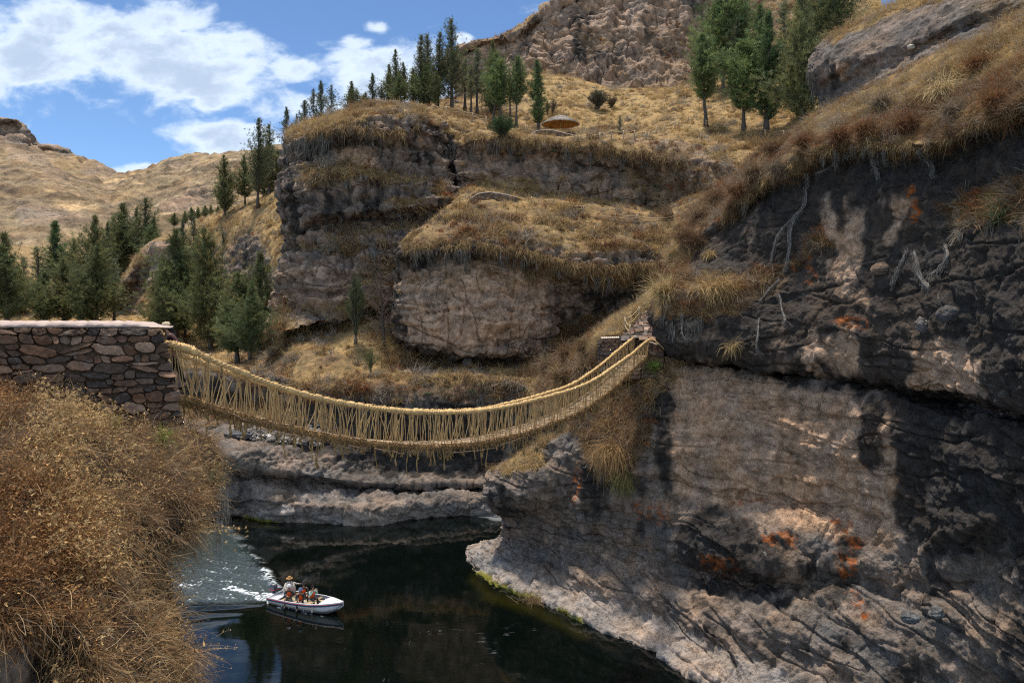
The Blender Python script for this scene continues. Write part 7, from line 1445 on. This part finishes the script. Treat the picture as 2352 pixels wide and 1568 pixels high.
# agaves
def agave(x, y, w, label):
    g = np.array(ground(x, y)); s = g[1] / F; n = 34; d = unit(np.stack([rng.normal(size=n), -0.5 + rng.normal(size=n) * 0.6, rng.uniform(0.1, 0.9, n)], -1)); V, T, C = blades(np.repeat(g[None], n, 0), d, w * s * 0.6 * rng.uniform(0.7, 1.1, n), np.full(n, 0.045), rng.normal(size=(n, 3)) * 0.1 + np.array([0, 0, -0.25]), np.array([0.13, 0.15, 0.085]) * rng.uniform(0.7, 1.3, (n, 1)))
    o = mesh_np('agave', V - g, T, M_NEEDLE, C, smooth=False); o.location = g; tag(o, label, 'plant', 'grey green spiny rosettes on the far bank')
for x, y, w, l in [(1272, 350, 22, 'spiny rosette left of the middle on the upper rock band brow'), (1335, 352, 22, 'spiny rosette in the middle of the upper rock band brow'), (1430, 395, 24, 'spiny rosette at the right end of the upper rock band brow'), (1505, 430, 26, 'spiny rosette below the right end of the band, in brown scrub'), (982, 905, 24, 'spiny rosette on the dark bank, leftmost below the ledge'), (1085, 900, 24, 'spiny rosette on the dark bank under the standing boulder'), (1160, 885, 26, 'spiny rosette on the dark bank below the block bottom right corner'), (1205, 895, 24, 'spiny rosette on the dark bank nearest the bridge ropes'), (1545, 590, 24, 'spiny rosette at the right end of the lower brow')]: agave(x, y, w, l)

# ------------------------------------------------------------------ people (one skinned body each; clothes as children) and the boat
_cm = {}
def col_mat(name, c, rough=0.85):
    k = (name, tuple(c))
    if k not in _cm:
        m, t = new_mat(name); out = t.n('ShaderNodeOutputMaterial'); b = t.n('ShaderNodeBsdfPrincipled'); tc = t.n('ShaderNodeTexCoord')
        n = t.noise(tc.outputs['Object'], 18, 4, 0.6); t.l(t.mix(1.0, c4(c), t.mr(n, 0.3, 0.7, 0.8, 1.2, False), 'MULTIPLY'), b.inputs['Base Color']); b.inputs['Roughness'].default_value = rough; b.inputs['Specular IOR Level'].default_value = 0.25
        t.l(b.outputs[0], out.inputs[0]); _cm[k] = m
    return _cm[k]
import bmesh
def skinned(name, J, E, rad, mat, parent, root, sub=1):
    """J name -> point, E list of (name, name), rad name -> radius"""
    me = bpy.data.meshes.new(name); bm = bmesh.new(); sk = bm.verts.layers.skin.verify(); vs = {}
    for k in sorted({a for e in E for a in e}):
        v = bm.verts.new(J[k]); r = rad[k]; v[sk].radius = (r, r) if not hasattr(r, '__len__') else r; v[sk].use_root = (k == root); vs[k] = v
    for a, b in E: bm.edges.new((vs[a], vs[b]))
    bm.to_mesh(me); bm.free(); me.materials.append(mat)
    o = bpy.data.objects.new(name, me); COL.objects.link(o); o.parent = parent
    m = o.modifiers.new('skin', 'SKIN'); m.use_smooth_shade = True; m.branch_smoothing = 0.6
    s = o.modifiers.new('smooth', 'SUBSURF'); s.levels = sub; s.render_levels = sub
    return o
ARM = [('sh%s', 'el%s'), ('el%s', 'wr%s'), ('wr%s', 'pa%s')]
def hand(J, rad, E, s, grip=0.5):
    w, p = np.array(J['wr' + s]), np.array(J['pa' + s]); d = unit(p - w); sd = unit(np.cross(d, np.array([0.1, 0.2, 1.0]))); nm = np.cross(sd, d)
    for k, (off, L) in enumerate([(-0.030, 0.062), (-0.011, 0.075), (0.010, 0.070), (0.029, 0.055)]):
        a, b, c = 'f%d%sa' % (k, s), 'f%d%sb' % (k, s), 'f%d%sc' % (k, s)
        J[a] = p + sd * off + d * 0.015; J[b] = J[a] + (d * (1 - 0.5 * grip) - nm * grip) * L * 0.55; J[c] = J[b] + (d * (0.7 - grip) - nm * (0.3 + grip)) * L * 0.5
        for q, r in ((a, 0.011), (b, 0.010), (c, 0.008)): rad[q] = r
        E += [('pa' + s, a), (a, b), (b, c)]
    J['t%sa' % s] = w + (p - w) * 0.4 - sd * 0.035; J['t%sb' % s] = J['t%sa' % s] - sd * 0.022 + d * 0.035; rad['t%sa' % s] = 0.012; rad['t%sb' % s] = 0.010; E += [('wr' + s, 't%sa' % s), ('t%sa' % s, 't%sb' % s)]
def person(J, label, colors, hat=None, vest=None, hair=None, sc=1.0, loc=None, rz=0.0, phone=False, poncho=None, face=None):
    """J: joints in metres (x right, y forward, z up) around the pelvis"""
    J = {k: np.array(v, float) for k, v in J.items()}
    r = empty('person', loc, rz); r.scale = (sc, sc, sc)
    rad = dict(pel=(0.125, 0.10), bel=(0.12, 0.095), che=(0.145, 0.105), nec=0.055, shL=0.062, shR=0.062, elL=0.043, elR=0.043, wrL=0.030, wrR=0.030, paL=(0.040, 0.018), paR=(0.040, 0.018), hiL=0.088, hiR=0.088, knL=0.058, knR=0.058, anL=0.042, anR=0.042, toL=0.040, toR=0.040, hb=0.06)
    E = [('pel', 'bel'), ('bel', 'che'), ('che', 'nec'), ('nec', 'hb')]
    for s in 'LR': E += [('che', 'sh' + s), ('sh' + s, 'el' + s), ('el' + s, 'wr' + s), ('wr' + s, 'pa' + s), ('pel', 'hi' + s), ('hi' + s, 'kn' + s), ('kn' + s, 'an' + s), ('an' + s, 'to' + s)]
    for s in 'LR': hand(J, rad, E, s)
    f = unit(np.array(face if face is not None else (0, 1, 0), float)); up = unit(J['hb'] - J['nec'] + 1e-6); up = unit(up - f * (up @ f)); rt = np.cross(f, up); hc = J['hb'] + up * 0.055
    J['he1'] = hc - f * 0.005 + up * 0.03; J['he2'] = hc + up * 0.085; J['jaw'] = hc + f * 0.050 - up * 0.035; rad['he1'] = (0.078, 0.088); rad['he2'] = 0.062; rad['jaw'] = 0.042; rad['hb'] = 0.055
    E += [('hb', 'he1'), ('he1', 'he2'), ('he1', 'jaw')]
    skin = col_mat('skin', (0.36, 0.20, 0.13), 0.6)
    skinned('body', J, E, rad, skin, r, 'pel')
    mb = MB()      # face: eyes, nose, mouth, ears
    R3 = np.stack([rt, f, up], 1); F_ = lambda x, y, z: hc + R3 @ np.array([x, y, z])
    for sx in (-1, 1): mb.ball(F_(0.030 * sx, 0.078, 0.030), 0.011, 8, 6, (0.03, 0.02, 0.02)); mb.ball(F_(0.082 * sx, -0.005, 0.015), (0.012, 0.02, 0.028), 8, 6, (0.34, 0.18, 0.12))
    mb.tube([F_(0, 0.082, 0.035), F_(0, 0.100, 0.005), F_(0, 0.088, -0.004)], [0.008, 0.013, 0.010], 6, (0.37, 0.20, 0.13)); mb.tube([F_(-0.022, 0.080, -0.033), F_(0, 0.088, -0.034), F_(0.022, 0.080, -0.033)], 0.006, 5, (0.28, 0.09, 0.07))
    mb.build('face', M_SKIN, r)
    # clothes
    def cl(name, E2, grow, c, root):
        rr = {k: (tuple(np.array(v) * grow) if hasattr(v, '__len__') else v * grow) for k, v in rad.items()}; skinned(name, J, E2, rr, col_mat(name, c), r, root)
    J2 = {}
    for s in 'LR': J['cu' + s] = J['wr' + s] * 0.88 + J['el' + s] * 0.12; rad['cu' + s] = 0.036; J['wa'] = J['pel'] + (J['bel'] - J['pel']) * 0.2; rad['wa'] = rad['pel']; J['cn'] = J['che'] + (J['nec'] - J['che']) * 0.6; rad['cn'] = 0.075
    cl('shirt', [('wa', 'bel'), ('bel', 'che'), ('che', 'cn')] + [e for s in 'LR' for e in (('che', 'sh' + s), ('sh' + s, 'el' + s), ('el' + s, 'cu' + s))], 1.16, colors[0], 'wa')
    for s in 'LR': J['cf' + s] = J['an' + s] * 0.9 + J['kn' + s] * 0.1; rad['cf' + s] = 0.048
    cl('trousers', [('pel', 'wa')] + [e for s in 'LR' for e in (('pel', 'hi' + s), ('hi' + s, 'kn' + s), ('kn' + s, 'cf' + s))], 1.13, colors[1], 'pel')
    mb = MB()
    for s in 'LR': d = unit(J['to' + s] - J['an' + s]); mb.tube([J['an' + s] + np.array([0, 0, -0.02]), J['an' + s] + d * 0.06 + np.array([0, 0, -0.03]), J['to' + s] + d * 0.03], [0.055, 0.055, 0.035], 8, colors[2])
    mb.build('shoes', M_CLOTH, r)
    if vest is not None:
        rad['bel'] = (0.17, 0.15); rad['che'] = (0.225, 0.195); rad['wa'] = (0.14, 0.12); rad['cn'] = 0.10
        J['vl'] = J['che'] * 0.5 + J['shL'] * 0.5 + np.array([0, 0, 0.03]); J['vr'] = J['che'] * 0.5 + J['shR'] * 0.5 + np.array([0, 0, 0.03]); rad['vl'] = rad['vr'] = 0.11
        cl('life_jacket', [('wa', 'bel'), ('bel', 'che'), ('che', 'vl'), ('che', 'vr')], 1.08, vest, 'wa')
    if poncho is not None:
        mb = MB(); c = J['nec']; n = 20; an = np.arange(n) / n * 6.283; ring = [(0.09, 0.0), (0.24, -0.10), (0.33, -0.38), (0.36, -0.62)]
        V = np.concatenate([c + np.stack([np.cos(an) * q * 1.1, np.sin(an) * q * 0.85 + 0.03, 0 * an + z + 0.03 * np.sin(an * 5)], -1) for q, z in ring]); i = np.arange(3)[:, None] * n; j = np.arange(n)[None]; j2 = (j + 1) % n
        mb.add(V, np.stack([i + j, i + n + j, i + n + j2, i + j2], -1).reshape(-1, 4), None, poncho); mb.build('poncho', M_CLOTH, r)
    if hair is not None:
        mb = MB(); mb.ball(F_(0, -0.018, 0.055), (0.096, 0.10, 0.092), 14, 9, hair[0], jit=0.15)
        if hair[1] > 0: mb.tube([F_(0, -0.07, 0.05), F_(0.01, -0.11, -0.08), F_(0.02, -0.10, -0.08 - hair[1])], [0.07, 0.065, 0.025], 8, hair[0])
        mb.build('hair', M_CLOTH, r)
    if hat is not None:
        kind, hcx, hb_ = hat; mb = MB(); n = 22; an = np.arange(n) / n * 6.283
        prof = {'wide': [(0.20, 0.055), (0.195, 0.075), (0.105, 0.085), (0.10, 0.15), (0.075, 0.185), (0.01, 0.19)], 'bucket': [(0.155, 0.04), (0.15, 0.055), (0.100, 0.085), (0.092, 0.15), (0.06, 0.175), (0.01, 0.18)], 'cap': [(0.105, 0.045), (0.106, 0.07), (0.10, 0.115), (0.075, 0.155), (0.01, 0.17)], 'brim': [(0.16, 0.06), (0.155, 0.075), (0.10, 0.085), (0.096, 0.19), (0.08, 0.20), (0.01, 0.20)]}[kind]
        V = np.concatenate([np.array([F_(math.cos(a) * q, math.sin(a) * q - 0.005, z) for a in an]) for q, z in prof]); k = len(prof); i = np.arange(k - 1)[:, None] * n; j = np.arange(n)[None]; j2 = (j + 1) % n
        cc = np.concatenate([np.tile(hb_ if q < 2 and kind != 'cap' else hcx, (n, 1)) for q in range(k)]); mb.add(V, np.stack([i + j, i + j2, i + n + j2, i + n + j], -1).reshape(-1, 4), None, cc)
        if kind == 'cap':
            th = np.linspace(-1.0, 1.0, 9); V = np.concatenate([[F_(math.sin(t) * 0.10, math.cos(t) * 0.10, 0.06) for t in th], [F_(math.sin(t) * 0.11, 0.105 + math.cos(t) * 0.095, 0.035) for t in th]]); Q = [(q, q + 1, q + 10, q + 9) for q in range(8)]; mb.add(V, Q, None, hb_)
        mb.build('hat', M_CLOTH, r)
    tag(r, label, 'person', None); return r, J
def seated(lean=0.15, turn=0.0, hands='lap', spread=0.12, knee=0.40, head=0.0):
    b = np.array([0, math.sin(lean), math.cos(lean)]); J = dict(pel=(0, 0, 0), bel=b * 0.17, che=b * 0.40, nec=b * 0.54 + np.array([0, 0.01, 0]), hb=b * 0.60 + np.array([0, 0.02 + head, 0.01]))
    for s, x in (('L', -1), ('R', 1)):
        J['sh' + s] = b * 0.455 + np.array([0.185 * x, 0, 0]); J['hi' + s] = np.array([0.09 * x, 0.03, -0.01]); J['kn' + s] = np.array([spread * x, knee, 0.03]); J['an' + s] = np.array([spread * x, knee + 0.02, -0.36]); J['to' + s] = J['an' + s] + np.array([0.02 * x, 0.13, -0.04])
        if hands == 'lap': J['el' + s] = J['sh' + s] + np.array([0.06 * x, 0.06, -0.26]); J['wr' + s] = np.array([0.06 * x, 0.30, 0.20 + 0.02 * x]); J['pa' + s] = J['wr' + s] + np.array([-0.03 * x, 0.06, 0.02])
        elif hands == 'phone': J['el' + s] = J['sh' + s] + np.array([0.06 * x, 0.14, -0.20]); J['wr' + s] = J['sh' + s] * 0.4 + np.array([0.05 * x, 0.34, 0.33]); J['pa' + s] = J['wr' + s] + np.array([-0.02 * x, 0.04, 0.06])
        elif hands == 'knee': J['el' + s] = J['sh' + s] + np.array([0.07 * x, 0.12, -0.24]); J['wr' + s] = np.array([0.09 * x, 0.40, 0.14]); J['pa' + s] = J['wr' + s] + np.array([-0.03 * x, 0.07, -0.02])
        else: # one hand on the tiller behind
            J['el' + s] = J['sh' + s] + (np.array([-0.22, -0.06, -0.12]) if x < 0 else np.array([0.08, 0.10, -0.25])); J['wr' + s] = J['el' + s] + (np.array([-0.20, -0.10, -0.06]) if x < 0 else np.array([-0.08, 0.22, -0.02])); J['pa' + s] = J['wr' + s] + (np.array([-0.08, -0.02, -0.02]) if x < 0 else np.array([-0.04, 0.07, 0]))
    return J
# --- boat
BT = empty('motorboat', (BOAT0[0], BOAT0[1], 0.0), math.atan2(BHEAD[1], BHEAD[0])); BT.rotation_euler.y = -0.02
tag(BT, 'white open motorboat with a blue stripe speeding across the dark river', 'boat')
BL = BLEN
def sec(s):
    hb = np.interp(s, [0, 0.15, 0.4, 0.62, 0.78, 0.88, 0.95, 1.0], [0.70, 0.76, 0.80, 0.76, 0.56, 0.34, 0.15, 0.006]); sh = 0.40 + 0.06 * s + 0.20 * s ** 3; kz = -0.16 + 0.04 * s + 0.55 * max(0, (s - 0.72) / 0.28) ** 2.2
    return hb, sh, kz
def hull(inset, name, col_f, mat, smooth=True, lo=0.0, s0=0.0, s1=1.0, flip=False, floor=None):
    n = 40; V = []; C = []
    for i in range(n):
        s = s0 + (s1 - s0) * i / (n - 1); hb, sh, kz = sec(s); hb = max(hb - inset, 0.004); x = s * BL - (inset if s > 0.9 else 0) * (s - 0.9) * 4
        ch = kz + 0.14; pr = [(hb, sh), (hb * 0.985, sh - 0.09), (hb * 0.96, sh - 0.16), (hb * 0.90, kz + (sh - kz) * 0.45), (hb * 0.80, ch + 0.03), (hb * 0.45, kz + 0.05), (0.0, kz)]
        if floor is not None: pr = [(hb, sh - 0.005), (hb * 0.97, sh - 0.2), (hb * 0.90, max(floor, kz + 0.05)), (hb * 0.5, max(floor, kz + 0.04)), (0, max(floor, kz + 0.04))]
        row = [(x, y, z) for y, z in pr] + [(x, -y, z) for y, z in pr[-2::-1]]; V.append(row); C.append([col_f(z, sh, kz) for _, _, z in row])
    V = np.array(V); m = V.shape[1]; idx = np.arange(n * m).reshape(n, m); Q = np.stack([idx[:-1, :-1], idx[1:, :-1], idx[1:, 1:], idx[:-1, 1:]], -1).reshape(-1, 4)
    if flip: Q = Q[:, ::-1]
    T = [(idx[0, 0], idx[0, k], idx[0, k + 1]) for k in range(1, m - 1)] if floor is None and s0 == 0 else []
    return mesh_np(name, V.reshape(-1, 3), [Q] + ([np.array(T)] if T else []), mat, np.array(C).reshape(-1, 3), BT, smooth)
hull(0.0, 'hull', lambda z, sh, kz: (0.70, 0.70, 0.69) if z > 0.16 else (0.50, 0.44, 0.30), M_PAINT)
hull(0.06, 'interior', lambda z, sh, kz: (0.25, 0.27, 0.33) if z > 0.05 else (0.22, 0.21, 0.22), M_PAINT, floor=-0.02, s1=0.93, flip=True)
def strake(dz, r_, col, name, out=0.012):
    s = np.linspace(0, 0.995, 40); mb = MB()
    for sgn in (1, -1): mb.tube(np.array([(q * BL, sgn * (sec(q)[0] + out), sec(q)[1] + dz) for q in s]), r_, 6, col)
    return mb.build(name, M_PAINT, BT)
strake(0.0, 0.024, (0.70, 0.70, 0.70), 'gunwale', -0.02); strake(-0.055, 0.016, (0.40, 0.05, 0.06), 'red_line'); 
s = np.linspace(0, 0.99, 40); mb = MB()
for sgn in (1, -1):
    V = np.array([[(q * BL, sgn * (sec(q)[0] + 0.008), sec(q)[1] - 0.075), (q * BL, sgn * (sec(q)[0] * 0.965 + 0.010), sec(q)[1] - 0.16)] for q in s]).reshape(-1, 3); i = np.arange(39)[:, None] * 2; mb.add(V, (i + [0, 1, 3, 2]) if sgn > 0 else (i + [0, 2, 3, 1]), None, (0.05, 0.10, 0.19))
mb.build('blue_stripe', M_PAINT, BT)
mb = MB(); n = 14; ss = np.linspace(0.74, 0.995, n); V = np.array([[(q * BL, y * sec(q)[0] * 0.985, sec(q)[1] + 0.02 + 0.05 * (1 - y * y)) for y in np.linspace(1, -1, 9)] for q in ss]); idx = np.arange(n * 9).reshape(n, 9)
mb.add(V.reshape(-1, 3), np.stack([idx[:-1, :-1], idx[:-1, 1:], idx[1:, 1:], idx[1:, :-1]], -1).reshape(-1, 4), None, (0.80, 0.80, 0.78)); mb.build('foredeck', M_PAINT, BT)
mb = MB(); mb.box((0.04, 0, 0.2), (0.10, 1.32, 0.42), (0.45, 0.46, 0.50)); mb.build('transom', M_PAINT, BT)
mb = MB(); mb.box((0.42, 0, 0.33), (0.75, 1.30, 0.05), (0.34, 0.35, 0.40)); mb.build('stern_deck', M_PAINT, BT)
for x in (1.25, 2.15, 2.95): mb = MB(); mb.box((x, 0, 0.38), (0.34, 1.40, 0.05), (0.42, 0.30, 0.17)); mb.build('bench', M_WOOD, BT)
for k in range(5):
    mb = MB(); x = 1.2 + k * 0.55
    for sgn in (1, -1): mb.box((x, sgn * (sec(x / BL)[0] - 0.085), 0.2), (0.05, 0.04, 0.4), (0.40, 0.42, 0.48))
    mb.build('rib', M_PAINT, BT)
mb = MB(); mb.box((3.3, 0.1, 0.03), (0.8, 0.9, 0.03), (0.36, 0.26, 0.15)); mb.build('floor_board', M_WOOD, BT)
mb = MB(); mb.box((3.1, 0.35, 0.30), (0.55, 0.10, 0.06), (0.55, 0.45, 0.30), rz=0.2); mb.build('oar', M_WOOD, BT)
mb = MB(); mb.tube(np.array([(4.72, 0, 0.66), (4.78, 0.05, 0.72), (4.84, 0, 0.66)]), 0.018, 5, (0.3, 0.3, 0.3)); mb.build('cleat', M_PAINT, BT)
MO = empty('outboard_motor', (0, 0, 0)); MO.parent = BT
mb = MB(); mb.box((-0.16, 0.1, 0.72), (0.44, 0.30, 0.30), (0.045, 0.05, 0.07), bev=0.3); mb.box((-0.16, 0.1, 0.88), (0.34, 0.24, 0.06), (0.06, 0.065, 0.085), bev=0.3); mb.build('cowl', M_PAINT, MO)
mb = MB(); mb.box((-0.17, 0.1, 0.60), (0.455, 0.31, 0.05), (0.42, 0.04, 0.05)); mb.build('red_band', M_PAINT, MO)
mb = MB(); mb.box((-0.14, 0.1, 0.20), (0.16, 0.12, 0.9), (0.03, 0.03, 0.035)); mb.tube(np.array([(-0.10, 0.1, 0.66), (0.2, 0.12, 0.72), (0.52, 0.16, 0.74)]), [0.03, 0.025, 0.03], 6, (0.04, 0.04, 0.04)); mb.build('motor_leg', M_PAINT, MO)
def in_boat(x, y, z):
    a = math.atan2(BHEAD[1], BHEAD[0]); c, s_ = math.cos(a), math.sin(a); return (BOAT0[0] + c * x - s_ * y, BOAT0[1] + s_ * x + c * y, z)
BA = math.atan2(BHEAD[1], BHEAD[0]) - math.pi / 2
OR = (0.88, 0.115, 0.022); DK = (0.035, 0.035, 0.04)
person(seated(0.05, hands='tiller'), 'person with a brown wide brimmed hat and cream poncho steering at the stern', [(0.50, 0.47, 0.50), (0.10, 0.09, 0.09), DK], ('wide', (0.36, 0.19, 0.07), (0.40, 0.21, 0.08)), None, ((0.02, 0.015, 0.015), 0.0), loc=in_boat(0.98, 0.20, 0.70), sc=1.0, rz=BA - 0.9, poncho=(0.56, 0.50, 0.42))
person(seated(0.12, hands='lap', spread=0.15), 'person in pale bucket hat and orange life jacket, seated just before the helmsman', [(0.06, 0.065, 0.05), (0.10, 0.10, 0.07), DK], ('bucket', (0.62, 0.60, 0.62), (0.25, 0.28, 0.33)), OR, ((0.02, 0.015, 0.015), 0.0), loc=in_boat(1.42, -0.30, 0.48), sc=1.02, rz=BA - 1.1)
person(seated(0.10, hands='knee', spread=0.14), 'person in black brimmed hat and orange life jacket on the far side of the boat', [(0.055, 0.055, 0.045), (0.05, 0.05, 0.05), DK], ('brim', (0.02, 0.02, 0.022), (0.022, 0.022, 0.025)), OR, ((0.02, 0.015, 0.015), 0.0), loc=in_boat(2.00, 0.26, 0.52), sc=1.02, rz=BA - 0.6)
person(seated(0.28, hands='knee', spread=0.16), 'person in blue hat and orange life jacket leaning forward amidships', [(0.035, 0.035, 0.037), (0.03, 0.03, 0.032), DK], ('bucket', (0.09, 0.13, 0.22), (0.09, 0.12, 0.19)), OR, ((0.02, 0.015, 0.015), 0.0), loc=in_boat(2.30, -0.30, 0.46), sc=1.02, rz=BA - 1.0)
pw, Jp = person(seated(0.10, hands='phone', spread=0.12), 'person with long dark hair and mint sleeves holding up a phone', [(0.33, 0.52, 0.47), (0.025, 0.025, 0.03), (0.75, 0.73, 0.70)], None, OR, ((0.018, 0.012, 0.012), 0.16), loc=in_boat(2.72, 0.20, 0.49), sc=1.02, rz=BA - 0.35)
mb = MB(); q = (Jp['paL'] + Jp['paR']) / 2 + np.array([0, 0.05, 0.06]); mb.box((0, 0, 0), (0.07, 0.012, 0.15), (0.7, 0.7, 0.7)); ph = mb.build('phone', M_PAINT); ph.location = pw.matrix_basis @ Vector(q); ph.rotation_euler = (0, 0, BA - 0.35); tag(ph, 'pale phone held up by the long haired person in the boat', 'phone')
# --- the walker on the bridge, built where they stand (x to the right, y away)
o0 = np.array(at(402, 815, 18.55)); W = lambda x, y, dy=0.0: np.array(at(x, y, 18.55 + dy)) - o0
J = dict(pel=W(402, 816), bel=W(400, 800), che=W(394, 778), nec=W(387, 764), hb=W(383, 759), shL=W(394, 770, -0.20), elL=W(408, 786, -0.30), wrL=W(401, 786, -0.42), paL=W(397, 784, -0.47), shR=W(389, 770, 0.2), elR=W(392, 790, 0.34), wrR=W(383, 800, 0.46), paR=W(378, 801, 0.50),
         hiL=W(404, 820, -0.09), knL=W(413, 853, -0.10), anL=W(426, 884, -0.08), toL=W(415, 891, -0.08), hiR=W(401, 820, 0.09), knR=W(394, 850, 0.12), anR=W(398, 886, 0.10), toR=W(387, 890, 0.10))
person(J, 'person in a pale cap and maroon jacket gripping the hand rope beside the stone wall', [(0.055, 0.022, 0.024), (0.014, 0.014, 0.016), (0.03, 0.025, 0.022)], ('cap', (0.62, 0.48, 0.30), (0.66, 0.52, 0.36)), None, ((0.015, 0.010, 0.010), 0.10), loc=o0, face=(-0.97, -0.15, -0.18))
# --- a distant sitter beneath the tallest pine
g = ground(1046, 233); person(seated(0.2, hands='lap'), 'tiny person in dark red sitting under the tallest pine', [(0.20, 0.03, 0.05), (0.35, 0.14, 0.13), DK], ('bucket', (0.35, 0.24, 0.12), (0.35, 0.24, 0.12)), None, ((0.02, 0.015, 0.015), 0.0), loc=(g.x, g.y, g.z + 0.45), rz=2.8)
boulder(1048, 234, 14, 8, 'flat grey rock the tiny person sits on under the tallest pine', col=(0.26, 0.22, 0.19), seed=30)
